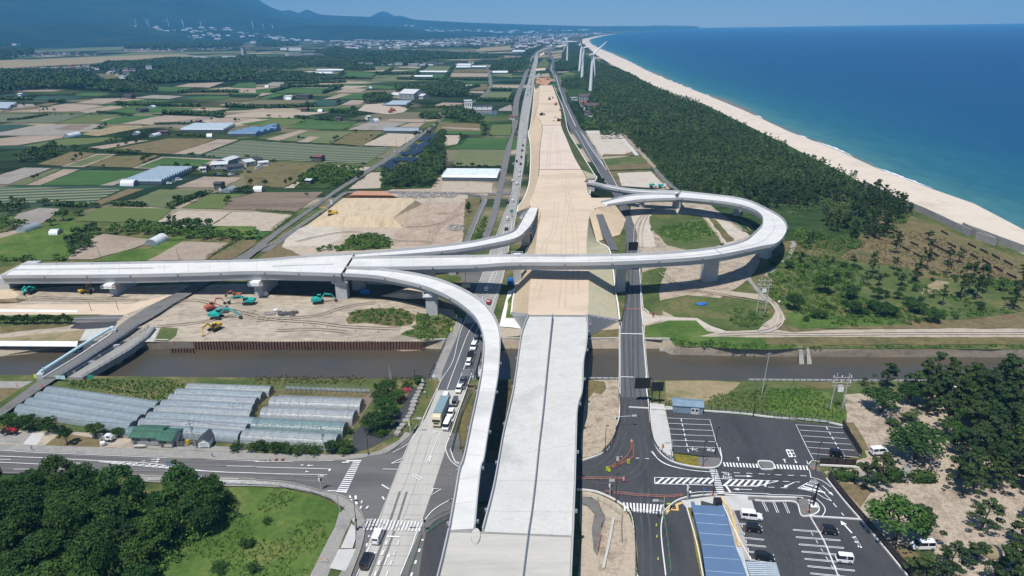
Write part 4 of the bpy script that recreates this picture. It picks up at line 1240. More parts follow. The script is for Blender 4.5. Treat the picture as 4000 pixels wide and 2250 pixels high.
along(v1,r1,.50,.7,.35,'concrete','median_kerb',26,35)
across(v1,r1[-1],.7,'rubber')
for q,zt,rot in (('C1:1190,640',5.9,0),('C1:2640,655',7.7,0)):
 f,s = q.split(':'); x,y = map(float,s.split(','))
 p = W1(f,x,y)
 pier(v1,(p[0],p[1]+6),zt,3.2,16,rot-.1,(5,20),rail=False)
 MB().box(-1.7,1.7,-1.6,1.6,zt-1.2,zt+.3,0,(p[0]-.3,p[1]-4.2)).build('pier_end','white',v1)
 mb = MB()
 for z in (zt-1.1,zt-.4,zt+.2): mb.path([(p[0]-3,p[1]-6.2,z),(p[0]+3,p[1]-6.2,z)],.06,4)
 for k in range(5): mb.tube((p[0]-3+k*1.5,p[1]-6.2,zt-1.1),(p[0]-3+k*1.5,p[1]-6.2,zt+.2),.05,n=4)
 mb.build('inspection_rail','white',v1)
p = W1('C1',60,590)
MB().box(-4,2.5,-1,24,0,5.2,.02,(p[0],p[1])).build('abutment','concrete',v1)
p = W1('C2',885,695)
pier(v1,(p[0]-.8,p[1]+2.2),8.3,4.6,4.6,0,(5.6,5.6))
pier(v1,(p[0]+4,p[1]+12.5),8.3,5.0,4.6,0,(5.6,5.6),rail=False)
v2 = thing('loop_flyover','concrete flyover crossing the embankment and curling round in a loop on the right','flyover')
r2 = rows_from([('C2:965,262','C2:905,362',11.6),('C2:1500,256','C2:1500,362',12.6),('C2:2200,246','C2:2200,345',14.2),('C3:0,238','C3:0,322',15.4),
    ('C3:700,237','C3:700,320',16.2),('C3:1300,226','C3:1300,302',16.0),('C3:1920,180','C3:1990,255',15.2),('C3:2300,102','C3:2500,158',14.3),
    ('D3:2440,1300','D4:105,1400',13.5),('D3:2522,1200','D4:190,1275',12.8),('D3:2490,1110','D4:160,1170',12.3),('D3:2350,1040','D4:20,1075',11.8),
    ('D3:2150,998','D3:2330,965',11.3),('D3:1880,968','D3:1990,917',10.8),('D3:1660,952','D3:1700,886',10.3)],8)
deck(v2,r2,(.1,.95,2.5),'deck_top')
across(v2,r2[0],.6,'rubber'); across(v2,r2[6*8+2],.5,'joint'); across(v2,r2[-1],.5,'joint')
along(v2,r2,.5,.35,.16,'concrete','median_kerb',4*8,10*8)
r2b = rows_from([('D3:1660,958','D3:1640,915',10.3),('D3:1400,966','D3:1380,912',9.8),('D3:1200,985','D3:1150,932',9.3),('D3:960,1022','D3:893,992',8.9)],6)
deck(v2,r2b,(.2,.82,2.0),'deck_top')
r2c = rows_from([('D3:1640,908','D3:1690,884',10.3),('D3:1400,905','D3:1430,878',10),('D3:1200,890','D3:1200,864',9.7),('D3:980,853','D3:1000,832',9.3),('D3:850,820','D3:880,810',9.1),('D3:750,800','D3:790,785',8.9)],6)
deck(v2,r2c,(.2,.82,2.0),'deck_top')
for q,zt,wx,wy,rot in (('C3:55,545',12.6,3.4,5.0,0),('C3:1095,620',13.4,3.6,5.5,0),('C3:1990,520',12.6,6.0,4.6,.25),('C3:2560,290',11.5,4.2,4.2,.8),
       ('D3:2270,1145',8.7,5.5,4,1.2),('D3:1665,1062',7.6,5.2,3.2,0),('D3:1305,1062',7.0,2.8,3.2,0),('C2:1765,640',10,3.0,4.5,0),('D3:800,895',6.6,4,3,0)):
 f,s = q.split(':'); x,y = map(float,s.split(','))
 p = W1(f,x,y)
 pier(v2,(p[0],p[1]+wy/2),zt,wx,wy,rot,(wx+.8,wy+.9),rail=(zt > 7.3))
v3 = thing('slip_ramp','narrow curving concrete ramp rising to the embankment behind the flyover','ramp')
r3 = rows_from([('C2:985,222','C2:968,266',11.4),('C2:1500,178','C2:1500,236',11.4),('C2:2000,128','C2:2020,188',11.2),('C2:2300,76','C2:2380,128',10.9),
    ('D3:0,1290','D3:40,1360',10.5),('D3:80,1200','D3:140,1285',10),('D3:130,1110','D3:215,1185',9.4),('D3:180,1035','D3:265,1050',8.9)],6)
deck(v3,r3,(.1,.92,2.3),'deck_top')
across(v3,r3[0],.5,'rubber')
for q,zt,wx,wy in (('D3:135,1440',7.4,4,3.5),('C2:1970,450',8.8,3,3)):
 f,s = q.split(':'); x,y = map(float,s.split(','))
 p = W1(f,x,y); pier(v3,(p[0],p[1]+wy/2),zt,wx,wy,.3,(wx+.8,wy+.8))
a,b,c = W1('D3',50,1160,.2),W1('D3',180,1040,.2),W1('D3',290,1060,.2)
MB().add([W1('D3',55,1155,.2),W1('D3',130,1175,.2),W1('D3',185,1050,8.6),W1('D3',50,1100,4)],[(0,1,2,3)]).build('wing_wall','concrete',v3)
v4 = thing('curved_ramp','narrow pale ramp sweeping round and down to join the main deck','ramp')
r4 = rows_from([('C2:868,428','C2:905,364',11.3),('C2:1200,452','C2:1260,380',11.4),('C2:1480,503','C2:1640,432',11.4),('C2:1740,572','C2:1950,522',11.4),('C2:1990,690','C2:2220,660',11.4),
    ('C2:2170,830','C2:2370,805',11.3),('C2:2250,950','C2:2445,960',11.2),('C2:2282,1090','C2:2458,1120',11.1),('C2:2278,1260','C2:2450,1290',11),('A2:2255,420','A2:2437,420',10.8),
    ('A2:2212,640','A2:2396,660',10.6),('A2:2160,880','A2:2348,920',10.5),('A2:2085,1230','A2:2296,1250',10.3),('B2:2040,360','B2:2266,340',10.1),('B2:1990,640','B2:2235,600',10),('B2:1935,945','B2:2205,930',10)],6)
deck(v4,r4,(.1,.9,2.3),'deck_top')
across(v4,r4[0],.6,'rubber')
for q,zt,wx,wy in (('C2:1770,858',8.5,4.4,3.6),('A2:2330,640',7.8,3.5,3)):
 f,s = q.split(':'); x,y = map(float,s.split(','))
 p = W1(f,x,y); pier(v4,(p[0],p[1]+wy/2),zt,wx,wy,0,(wx+1,wy+1))
v5 = thing('main_viaduct','broad pale concrete main deck with central barrier running from the camera to the embankment','viaduct')
r5 = rows_from([('C3:163,838','C3:757,842',8.7),('C3:100,1000','C3:766,960',9),('C3:62,1220','C3:752,1150',9.2),('C3:30,1449','C3:725,1300',9.4),('A3:0,600','A3:712,560',9.6),('A2:2490,960','A3:664,730',9.8),
    ('A2:2450,1170','A3:652,1000',9.9),('A2:2400,1449','A3:641,1449',10),('B2:2358,640','B3:634,640',10),('B2:2272,965','B3:621,1000',10)],5)
deck(v5,r5,(.1,.9,2.6),'deck_main')
r6 = rows_from([('B2:1930,968','B3:620,1005',10),('B2:1815,1449','B3:600,1449',10.1),('F:1040,1640','F:1432,1640',10.2),('F:960,1900','F:1420,1900',10.2)],3)
deck(v5,r6,(.08,.92,2.6),'deck_top_near')
across(v5,(*W1('B2',1945,958,11),*W1('B3',618,1012,11)),.55,'joint',lift=.05)
across(v5,r5[0],.4,'joint')
mb = MB()
cl = smooth_line([W('F','1390,790 1386,830 1377,920 1366,1037 1357,1110 1348,1200 1337,1290',10.9)[i] for i in range(7)]+W('F','1331,1327 1316,1449 1300,1600 1280,1800',10.9),3)
prof = [[(p[0]-.3,p[1],p[2]-1.1),(p[0]-.12,p[1],p[2]),(p[0]+.12,p[1],p[2]),(p[0]+.3,p[1],p[2]-1.1)] for p in cl]
mb.loft(prof); mb.build('median_barrier','concrete_side',v5)
mb = MB(); mb.path([(p[0],p[1],p[2]+.28) for p in cl],.07,4); mb.build('median_rail','steel_grey',v5)
p = W1('B2',2215,985,10)
mb = MB(); ring = lambda s,z: [(p[0]+s*1.0*math.cos(t),p[1]-2.2+s*2.4*math.sin(t),z) for t in [k*math.pi/6 for k in range(12)]]
mb.loft([ring(1,10.02),ring(.9,10.5)]); mb.build('gore_wall','deck_top_near',v5)
for y,zt in ((75,7.2),(118,7.2),(158,7.1),(193,6.9),(232,6.5)):
 xs = [(r[0]+r[3])/2 for r in r5 if abs(r[1]-y) < 14] or [0]
 xm = sum(xs)/len(xs) if y > 100 else 0
 pier(v5,(xm-4.5,y),zt,3,2.6,0,(4.5,3),rail=False); pier(v5,(xm+4.5,y),zt,3,2.6,0,(4.5,3),rail=False)
# old bridge on the left with pipe bridge and footbridge
def slab(root,L,R,z,th,mat,name):
 rows = [[(a[0],a[1],z-th),(a[0],a[1],z),(b[0],b[1],z),(b[0],b[1],z-th)] for a,b in zip(L,R)]
 MB().loft([r[::-1] for r in rows]).build(name,mat,root)
b1 = thing('road_bridge','old two lane road bridge crossing the canal on the left','bridge')
L = W('A1','430,450 760,250 1090,30 C1:1170,980',1.6); R = W('A1','600,440 860,280 1270,10 C1:1400,948',1.6)
strip('road','asphalt_old','A1','-600,1180 0,762 430,450','-600,1290 0,845 600,440',1.0,2)
slab(b1,L,R,1.62,.9,'asphalt_old','deck')
strip('road','asphalt_old','C1','1170,980 1300,880 1560,730 1760,635 1980,520 2080,470','1400,948 1560,860 1740,740 1900,650 2130,510 2240,455',1.0,2)
ZR[0] += .01
strip('road','asphalt_old','C1','2080,470 2340,290 2440,235 2620,130','2240,455 2500,290 2574,225 2720,140',.8,2)
def railing(root,ps,h,mat,gap,name='railing',bars=3,r=.06):
 mb = MB()
 for k in range(bars): mb.path([(p[0],p[1],p[2]+h*(k+1)/bars) for p in ps],r,4)
 for p in resample(ps,gap): mb.tube(p,(p[0],p[1],p[2]+h),r*1.3,n=4)
 return mb.build(name,mat,root)
railing(b1,[tuple(p) for p in R],1.1,'steel_grey',2.0)
MB().loft([[(p[0]-.3,p[1],1.6),(p[0]-.3,p[1],1.9),(p[0]+.2,p[1],1.9),(p[0]+.2,p[1],1.6)] for p in R]).build('kerb','concrete',b1)
MB().loft([[(p[0]-.1,p[1],1.62),(p[0]-.1,p[1],1.9),(p[0]+.5,p[1],1.9),(p[0]+.5,p[1],1.62)] for p in L]).build('kerb','concrete',b1)
for t in (.33,.66):
 x = L[0][0]+(L[-1][0]-L[0][0])*t; y = L[0][1]+(L[-1][1]-L[0][1])*t
 MB().box(-1,9,-.6,.6,-4,.8,.0,(x,y)).build('pier','concrete',b1)
fb = thing('footbridge','narrow concrete footbridge running alongside the old road bridge','footbridge')
FL = W('A1','680,445 860,335 1180,145 1450,-20 C1:1500,965',1.0); FRr = W('A1','830,450 960,375 1310,170 1490,35 C1:1560,975',1.0)
slab(fb,FL,FRr,1.0,2.0,'pavement_old','deck')
railing(fb,[tuple(p) for p in FL],1.0,'steel_grey',2.5); railing(fb,[(p[0]-.15,p[1],p[2]) for p in FRr],1.0,'concrete',2.5)
pb = thing('pipe_bridge','pale blue water pipe on a truss along the old road bridge','pipe')
PL = W('A1','400,395 760,165 1130,-60 C1:1135,985',3.0)
MB().path(PL,.5,10).build('pipe','pipe_blue',pb)
mb = MB()
lo = [(p[0]+.3,p[1],1.7) for p in PL]
mb.path(lo,.12,5)
fine = resample([tuple(p) for p in PL],1.8)
for i,p in enumerate(fine[:-1]):
 q = fine[i+1]; mb.tube((p[0],p[1],2.7),(q[0]+.3,q[1],1.7) if i % 2 else (p[0]+.3,p[1],1.7),.07,n=4)
mb.build('truss','pipe_blue',pb)
for k in (0,-1):
 p = PL[k]; MB().box(-1,1,-1,1,-.5,2.6,.3,(p[0],p[1])).build('anchor_block','concrete',pb)
MB().tube((PL[0][0]+1,PL[0][1]+.6,3.4),(PL[0][0]+1,PL[0][1]+.6,4.3),.22).build('air_valve','pipe_blue',pb)
# rusty sheet piling along the far bank
def sheetpile(fr,a,b,z0,z1,label):
 A,B = np.array(W1(fr,*a,0)),np.array(W1(fr,*b,0))
 L = np.linalg.norm(B-A); u = (B-A)/L; n = np.array([-u[1],u[0],0])
 t,k,ps = 0,0,[]
 while t < L:
  for dt,off in ((0,0),(.35,.0),(.55,.5),(.9,.5)):
   ps.append(A+u*min(L,t+dt)-n*off)
  t += 1.1
 v = [(p[0],p[1],z0) for p in ps]+[(p[0],p[1],z1) for p in ps]; m = len(ps)
 o = MB().add(v,[(i,i+1,m+i+1,m+i) for i in range(m-1)]).build('sheet_pile_wall','rust')
 return tag(o,label,'retaining wall')
sheetpile('C1',(1940,1124),(4250,1124),-3.3,.35,'long rusty corrugated sheet pile wall along the far canal bank')
sheetpile('C1',(1700,1150),(1945,1152),-3.3,-1.4,'short low stretch of rusty sheet piling left of the tall wall')
def revet(fr,top,bot,label):
 a = W(fr,top,.25); b = W(fr,bot,-2.7)
 a2 = [(p[0],p[1]+.6,.25) for p in a]; b2 = [(p[0],p[1],-3.4) for p in b]
 mb = MB()
 for q0,q1 in ((b2,b),(b,a),(a,a2)): mb.add(*faces_between(q0,q1))
 o = mb.build('concrete_revetment','revetment'); tag(o,label,'revetment')
 mb = MB()
 for p in resample([tuple(q) for q in b],1.2): mb.box(-.3,.3,-.25,.1,-3.3,-2.75,0,(p[0],p[1]-.1))
revet('C3','-120,1080 85,1083 800,1084 1075,1080','-120,1150 85,1152 800,1154 1075,1155','pale curved concrete bank protection under the main deck')
revet('C3','1330,1084 1588,1086','1330,1155 1588,1156','pale curved concrete bank protection right of the side road bridge')
revet('C1','1310,1095 1690,1100','1310,1165 1690,1168','grey concrete bank protection below the footbridge end')
revet('C2','1672,1095 1910,1092','1672,1165 1880,1168','grey concrete bank protection beside the highway bridge')
def guard(label,fr,s,z,h,mat,gap=2.0,name='guard_rail',cat='guard rail',bars=2,r=.07,n=4):
 ps = [tuple(p) for p in smooth_line(W(fr,s,z),n if len(s.split()) > 2 else 1)]
 o = thing(name,label,cat,ps[0])
 ps = [(p[0]-ps[0][0],p[1]-ps[0][1],0) for p in ps]
 mb = MB()
 for k in range(bars): mb.path([(p[0],p[1],h*(k+1)/bars) for p in ps],r,4)
 mb.build('rail',mat,o)
 mb = MB()
 for p in resample(ps,gap): mb.tube(p,(p[0],p[1],h),r*1.4,n=4)
 tag(mb.build('posts',mat,o),kind='stuff')
 return o
b2 = thing('side_bridge','short bridge of the side road across the canal right of the main deck','bridge')
for s,k in (('A3:1080,560 A3:1085,330 C3:1082,1040 C3:1095,930',-1),('A3:1372,560 A3:1348,330 C3:1322,1040 C3:1312,975',1)):
 f_ = W('A3',s,.4)
 MB().loft([[(p[0]-.3,p[1],-1.2),(p[0]-.3,p[1],.95),(p[0]+.3,p[1],.95),(p[0]+.3,p[1],-1.2)] for p in f_]).build('parapet','concrete_white',b2)
 railing(b2,[(p[0],p[1],.95) for p in f_],.8,'steel_black' if k > 0 else 'steel_brown',2.0,bars=2)
MB().loft([[(a[0],a[1],-1.3),(a[0],a[1],.2),(b_[0],b_[1],.2),(b_[0],b_[1],-1.3)] for a,b_ in zip(W('A3','1085,560 1085,330 C3:1085,1040'),W('A3','1368,560 1348,330 C3:1320,1040'))]).build('deck','concrete',b2)
b3 = thing('highway_bridge','wide highway bridge crossing the canal in the middle','bridge')
MB().loft([[(a[0],a[1],-1.4),(a[0],a[1],.25),(b_[0],b_[1],.25),(b_[0],b_[1],-1.4)] for a,b_ in zip(W('A2','1745,450 1850,220 1950,0'),W('A2','2215,450 2262,220 2300,0'))]).build('deck','concrete',b3)
railing(b3,[tuple(p) for p in W('A2','1745,450 1850,220 1950,0',.45)],1.1,'steel_brown',2.0)
railing(b3,[tuple(p) for p in W('A2','2200,460 2235,330 2265,200',.45)],1.1,'steel_brown',2.0)
def seawall(s,label):
 ps = W('D4',s,0)
 mb = MB()
 mb.loft([[(p[0]-1.2,p[1]-1.0,0),(p[0]-.7,p[1]-.6,3.6),(p[0]-.1,p[1]-.1,3.6),(p[0]+.2,p[1]+.2,0)] for p in ps])
 o = mb.build('sea_wall','pavement_old'); tag(o,label,'sea wall')
seawall('960,835 1130,925 1270,1000 1400,1050 1550,1110 1750,1205 1900,1280 2040,1345','long grey concrete sea wall between pine wood and beach')
seawall('2090,1365 2300,1440 C4:1950,-15 C4:2300,120 C4:2700,270','grey concrete sea wall at the right edge, beyond the gap in the wall')
# VEGETATION
def quads(name,cen,nrm,size,mat,rs,parent=None,jit=.6,asp=1.0):
 """one mesh of many small leaf faces: centres, normals, sizes as arrays"""
 n = len(cen)
 nrm = nrm+rs.normal(0,jit,(n,3)); nrm /= np.linalg.norm(nrm,axis=1)[:,None]+1e-9
 t = np.cross(nrm,rs.normal(0,1,(n,3))); t /= np.linalg.norm(t,axis=1)[:,None]+1e-9
 b = np.cross(nrm,t)
 s = (size*rs.uniform(.6,1.25,n))[:,None]
 v = np.stack([cen-t*s*.5-b*s*.35*asp,cen+t*s*.5-b*s*.15*asp,cen+t*s*.35+b*s*.5*asp,cen-t*s*.4+b*s*.35*asp],1).reshape(-1,3)
 return raw_mesh(name,v,4,mat,parent)
def raw_mesh(name,v,k,mat,parent=None):
 me = bpy.data.meshes.new(name)
 n = len(v)//k
 me.vertices.add(len(v)); me.vertices.foreach_set('co',v.astype(np.float32).ravel())
 me.loops.add(n*k); me.loops.foreach_set('vertex_index',np.arange(n*k,dtype=np.int32))
 me.polygons.add(n); me.polygons.foreach_set('loop_start',np.arange(n,dtype=np.int32)*k)
 me.update(calc_edges=True)
 me.materials.append(MATS[mat])
 o = link(name,me,parent)
 if parent: KIDS.setdefault(parent.name,[]).append(o)
 return o
def crown_pts(kind,rs,n):
 """leaf centres and normals in a crown of height 1 standing on z=0 (radius about .5)"""
 if kind == 'broad':
  K = 26
  d = rs.normal(0,1,(K,3)); d /= np.linalg.norm(d,axis=1)[:,None]
  d[:,2] = np.abs(d[:,2])*1.0-.25
  cc = d*rs.uniform(.24,.36,(K,1))*[1,1,.95]+[0,0,.58]
  rad = rs.uniform(.11,.19,K); fl = .75
 elif kind == 'pine':
  K = 27
  h = rs.uniform(.3,.98,K); a = rs.uniform(0,6.28,K)
  rr = (1.12-h)**.8*.50*rs.uniform(.2,1.0,K)
  cc = np.stack([rr*np.cos(a)+.10*(h-.4),rr*np.sin(a),h],1)
  rad = rs.uniform(.05,.105,K); fl = .5
 elif kind == 'tallpine':
  K = 13
  h = rs.uniform(.5,.97,K); a = rs.uniform(0,6.28,K)
  rr = .23*rs.uniform(.1,1.0,K)
  cc = np.stack([rr*np.cos(a)+.12*(h-.4),rr*np.sin(a),h],1)
  rad = rs.uniform(.06,.11,K); fl = .5
 else:   # bush
  K = 12
  d = rs.normal(0,1,(K,3)); d /= np.linalg.norm(d,axis=1)[:,None]
  d[:,2] = np.abs(d[:,2])
  cc = d*rs.uniform(.2,.45,(K,1))*[1,1,.9]+[0,0,.25]
  rad = rs.uniform(.14,.24,K); fl = .9
 w_ = rad**2; w_ /= w_.sum()
 idx = rs.choice(K,n,p=w_)
 dd = rs.normal(0,1,(n,3)); dd /= np.linalg.norm(dd,axis=1)[:,None]
 dd[:,2] = np.where(rs.random(n) < .75,np.abs(dd[:,2]),dd[:,2])
 r = rad[idx][:,None]*rs.uniform(.55,1.08,(n,1))
 c = cc[idx]+dd*r*[1,1,fl]
 return c,dd,cc
def tree_proto(kind,seed,n,leaf,mat,bark='bark',label='tree',cat='tree',name=None):
 rs = np.random.RandomState(seed)
 t = thing(name or {'broad': 'broadleaf_tree','pine': 'pine_tree','tallpine': 'pine_tree','bush': 'bush'}[kind],label,cat)
 c,d,cc = crown_pts(kind,rs,n)
 if kind != 'bush':
  mb = MB()
  lean = rs.uniform(-.05,.05,2)
  spine = [(0,0,-.02),(lean[0],lean[1],.25),(lean[0]*.4+.02,lean[1]*.4,.5),(.05,0,.75),(.08,0,.92)]
  rd = [.028,.022,.017,.011,.005] if kind != 'broad' else [.035,.028,.02,.012,.006]
  for i in range(4): mb.tube(spine[i],spine[i+1],rd[i],rd[i+1],6,cap=False)
  for k in range(0,len(cc),2):
   q = cc[k]; z0 = max(.25,q[2]-.18)
   mb.tube((.02,0,z0),tuple(q),.010,.004,4,cap=False)
  mb.build('trunk',bark,t)
 quads('crown',c,d,leaf,mat,rs,t)
 return t
def variants(kind,k,n,leaf,mat,**kw):
 return [tree_proto(kind,100*i+len(kind)*7+n % 91,n,leaf,mat,**kw) for i in range(k)]
PROTO = {
 'broad': variants('broad',4,1900,.050,'leaf_broad'),'light': variants('broad',1,1800,.05,'leaf_light'),
 'pine': variants('pine',4,1900,.040,'leaf_pine'),'tall': variants('tallpine',3,1000,.042,'leaf_pine',bark='bark_pale'),
 'bush': variants('bush',3,700,.075,'leaf_bush'),
 'low_broad': variants('broad',3,320,.10,'leaf_broad'),
}
used = set()
TR = random.Random(77)
NT = {}
def plant(kind,p,h,r=None,label=None,group=None,cat=None):
 """r = crown radius in metres; crowns are modelled with radius .5 (broad), .36 (pine), .3 (tall) of their height"""
 pr = TR.choice(PROTO[kind])
 base = {'broad': .5,'light': .5,'pine': .38,'tall': .28,'bush': .6,'low_pine': .38,'low_broad': .5}[kind]
 o = pr if pr.name not in used else copy_tree(pr)
 used.add(pr.name)
 o.location = p
 k = (r/base) if r else h
 o.scale = (k,k,h)
 o.rotation_euler = (0,0,TR.uniform(0,6.28))
 o['label'] = label; o['category'] = cat or ('bush' if kind == 'bush' else 'tree')
 if group: o['group'] = group
 elif 'group' in o: del o['group']
 NT[kind] = NT.get(kind,0)+1
 return o
def inside(p,poly):
 x,y = p[0],p[1]; c = False
 j = len(poly)-1
 for i in range(len(poly)):
  if (poly[i][1] > y) != (poly[j][1] > y) and x < (poly[j][0]-poly[i][0])*(y-poly[i][1])/(poly[j][1]-poly[i][1])+poly[i][0]: c = not c
  j = i
 return c
LOG = []
def scatter(poly,gap,seed,cap=9000):
 """jittered hexagonal spread of points inside a world polygon"""
 rr = np.random.RandomState(seed)
 xs = [p[0] for p in poly]; ys = [p[1] for p in poly]
 area = abs(sum(poly[i][0]*poly[i-1][1]-poly[i-1][0]*poly[i][1] for i in range(len(poly))))/2
 g2 = max(gap,math.sqrt(area/cap)); box_ = (max(xs)-min(xs))*(max(ys)-min(ys))
 g2 = max(g2,math.sqrt(box_/2e6))
 LOG.append((round(area),gap,round(g2,1)))
 gap = g2
 gx = np.arange(min(xs),max(xs),gap); gy = np.arange(min(ys),max(ys),gap*.87)
 X,Y = np.meshgrid(gx,gy)
 X[1::2] += gap/2
 X = (X+rr.uniform(-.38,.38,X.shape)*gap).ravel(); Y = (Y+rr.uniform(-.38,.38,Y.shape)*gap).ravel()
 c = np.zeros(len(X),bool); j = len(poly)-1
 for i in range(len(poly)):
  xi,yi,xj,yj = poly[i][0],poly[i][1],poly[j][0],poly[j][1]
  if yi != yj:
   m = ((yi > Y) != (yj > Y)) & (X < (xj-xi)*(Y-yi)/(yj-yi)+xi)
   c ^= m
  j = i
 return np.stack([X[c],Y[c]],1)
def in_view(P2,margin=60):
 """keep only what the photograph can see"""
 v = np.stack([P2[:,0],P2[:,1],np.full(len(P2),-H+5)],1)
 zc = v@FW
 x = v@RT/zc*FPX
 return (zc > 10) & (np.abs(x) < 2000+margin+4000/np.maximum(zc,1)*20)
def canopy(name,polys,gap,r,h,nleaf,leaf,mat,label,cat,seed=1,kind='stuff',dome='broad',z=0,hole=.0,near=None):
 """a wood read as one mass: many small crowns, each a spray of leaf faces"""
 rs = np.random.RandomState(seed)
 P2 = np.concatenate([scatter(pl,gap,seed+i) for i,pl in enumerate(polys)])
 P2 = P2[in_view(P2)]
 if hole:
  f = np.sin(P2[:,0]*.05+1)*np.cos(P2[:,1]*.04+seed)+np.sin(P2[:,0]*.13+P2[:,1]*.09)
  P2 = P2[f > -1.6+hole*2]
 if near is not None:
  P2 = P2[P2[:,1] > near]
 T = []
 for k in range(8):
  c,d,_ = crown_pts(dome,np.random.RandomState(seed*50+k),nleaf)
  T.append((c,d))
 C,D,S = [],[],[]
 var = rs.randint(0,8,len(P2)); ang = rs.uniform(0,6.28,len(P2)); hh = h*rs.uniform(.7,1.25,len(P2)); rr = r*rs.uniform(.75,1.3,len(P2))
 base = {'broad': .5,'pine': .38,'bush': .6,'tallpine': .28}[dome]
 for k in range(8):
  m = np.where(var == k)[0]
  if not len(m): continue
  c,d = T[k]
  ca,sa = np.cos(ang[m])[:,None],np.sin(ang[m])[:,None]
  x = (c[:,0][None]*ca-c[:,1][None]*sa)*(rr[m]/base)[:,None]+P2[m,0][:,None]
  y = (c[:,0][None]*sa+c[:,1][None]*ca)*(rr[m]/base)[:,None]+P2[m,1][:,None]
  zz = c[:,2][None]*hh[m][:,None]+z
  C.append(np.stack([x,y,zz],-1).reshape(-1,3))
  dx = d[:,0][None]*ca-d[:,1][None]*sa; dy = d[:,0][None]*sa+d[:,1][None]*ca
  D.append(np.stack([dx,dy,np.broadcast_to(d[:,2][None],dx.shape)],-1).reshape(-1,3))
  S.append(np.repeat(leaf*rr[m]/r,nleaf))
 LOG.append((label[:30],len(P2),sum(len(c) for c in C)))
 o = quads(name,np.concatenate(C),np.concatenate(D),np.concatenate(S),mat,rs)
 return tag(o,label,cat,kind=kind)
def wp(fr,s): return [p[:2] for p in W(fr,s,0)]
# coastal pine wood: nearest trees as things, the rest one mass
coastA = wp('D3','960,20 1130,200 1150,330 1270,480 1400,560 1500,700 1560,770 1700,860 1900,960 2300,1010 2574,1100 D4:200,1060 D4:250,1130 D4:450,1100 D4:520,1000 D4:560,1290 D4:700,1340 D4:960,1395 D4:1240,1380 D4:1270,1230 D4:1380,1230 D4:1400,1150 D4:1520,1120 D4:1300,1030 D4:960,830 D4:500,650 D4:100,440 D4:-100,360 D3:1800,10 D3:1300,-160')
coastB = wp('E3','560,450 620,420 700,520 740,590 880,640 1060,710 1200,770 1330,850 1500,930 1700,1040 1900,1100 2000,1180 2100,1400 900,1400 800,1190 700,1090 780,1030 770,940 690,900 500,900 500,815 700,800 690,700 520,700 430,660 500,610 510,510')
far_pines = canopy('pine_wood',[coastB],6.0,3.0,8,34,1.5,'leaf_coast','dark green coastal pine wood stretching into the distance between road and beach','wood',3,dome='broad',hole=.12,near=430)
mid = scatter(coastA,5.9,9); mid = mid[in_view(mid)]
mid = mid[np.argsort(mid[:,1])]
f = np.sin(mid[:,0]*.07+1)*np.cos(mid[:,1]*.05+2)+.6*np.sin(mid[:,0]*.17+mid[:,1]*.11)
mid = mid[f > np.interp(mid[:,1],[330,420,520,700],[.1,-.35,-.8,-1.1])]
NPINE = 185
for i,q in enumerate(mid[:NPINE]):
 kind = 'tall' if TR.random() < .45 else 'pine'
 plant(kind,(q[0],q[1],0),TR.uniform(6.5,10),None,'slender dark pine at the near side of the coastal wood','pines at the near side of the coastal wood')
def mass(name,P2,r,h,nleaf,leaf,mat,label,cat,seed,dome):
 global scatter
 keep = scatter; scatter = lambda pl,g,s: P2
 o = canopy(name,[None],1,r,h,nleaf,leaf,mat,label,cat,seed,dome=dome)
 scatter = keep
 return o
mass('pine_wood',mid[NPINE:],2.5,8,90,.8,'leaf_coast','dense middle part of the coastal pine wood behind the loop flyover','wood',21,'pine')
canopy('undergrowth',[coastA],5,2.4,1.8,30,.8,'leaf_under','low green undergrowth beneath the coastal pines','undergrowth',5,dome='bush',hole=.25)
canopy('undergrowth',[wp('C4','290,180 300,0 D4:250,1250 D4:480,1330 D4:960,1400 C4:980,100 C4:900,200 C4:600,210'),wp('D4','1140,930 1300,1000 1420,1050 1400,1090 1200,1090 1130,1000'),wp('D4','1250,1130 1380,1140 1400,1230 1240,1230')],3.4,2.4,3.0,60,.6,'leaf_weed','bright green thicket along the seaward edge of the pine wood','thicket',6,dome='bush')
# scrub land on the right, between flyover loop and canal path
for q in scatter(wp('C4','0,300 200,220 700,260 1000,300 1500,420 2400,520 2574,780 2300,850 1500,940 900,960 300,960 150,800 0,680'),7.5,71):
 r_ = TR.uniform(.9,2.2)
 if TR.random() < .62: plant('bush',(q[0],q[1],0),r_*1.3,r_,'low dark bush scattered over the scrub land','bushes on the scrub land')
C4T = '''broad 560,640 420 7|broad 250,800 630 6|broad 820,690 530 6.5|broad 510,885 780 5|broad 1100,690 560 4.5|broad 850,840 700 5.5|broad 1190,870 730 7|broad 1060,800 700 6|broad 1500,830 700 6.5|broad 1650,920 780 6|broad 1420,760 660 5|broad 210,390 300 4.5|broad 1300,690 610 3.5|broad 960,850 790 4|broad 2130,760 710 3
pine 1050,450 205 3.5|pine 1285,240 -30 4|pine 1590,400 90 4.2|tall 990,560 400 3|tall 1110,560 430 3|tall 1335,560 430 3.4|pine 1480,530 280 3.6|tall 1800,440 290 3|pine 1930,690 320 4.6|pine 2090,700 330 4.6|pine 2010,660 300 3.6|tall 1750,760 540 3|pine 2470,800 430 4.5|pine 330,340 190 3|tall 650,335 260 2.4|tall 1610,100 0 3.4|tall 1280,400 260 3|tall 1820,340 170 3|tall 1920,330 200 3|pine 2180,640 360 3.4|tall 2350,620 480 3|tall 2560,560 350 4|tall 860,310 240 2.5|pine 400,170 30 3|tall 440,130 0 2|broad 760,370 310 3.2|broad 860,380 330 3|broad 690,470 400 3|broad 800,480 410 3'''
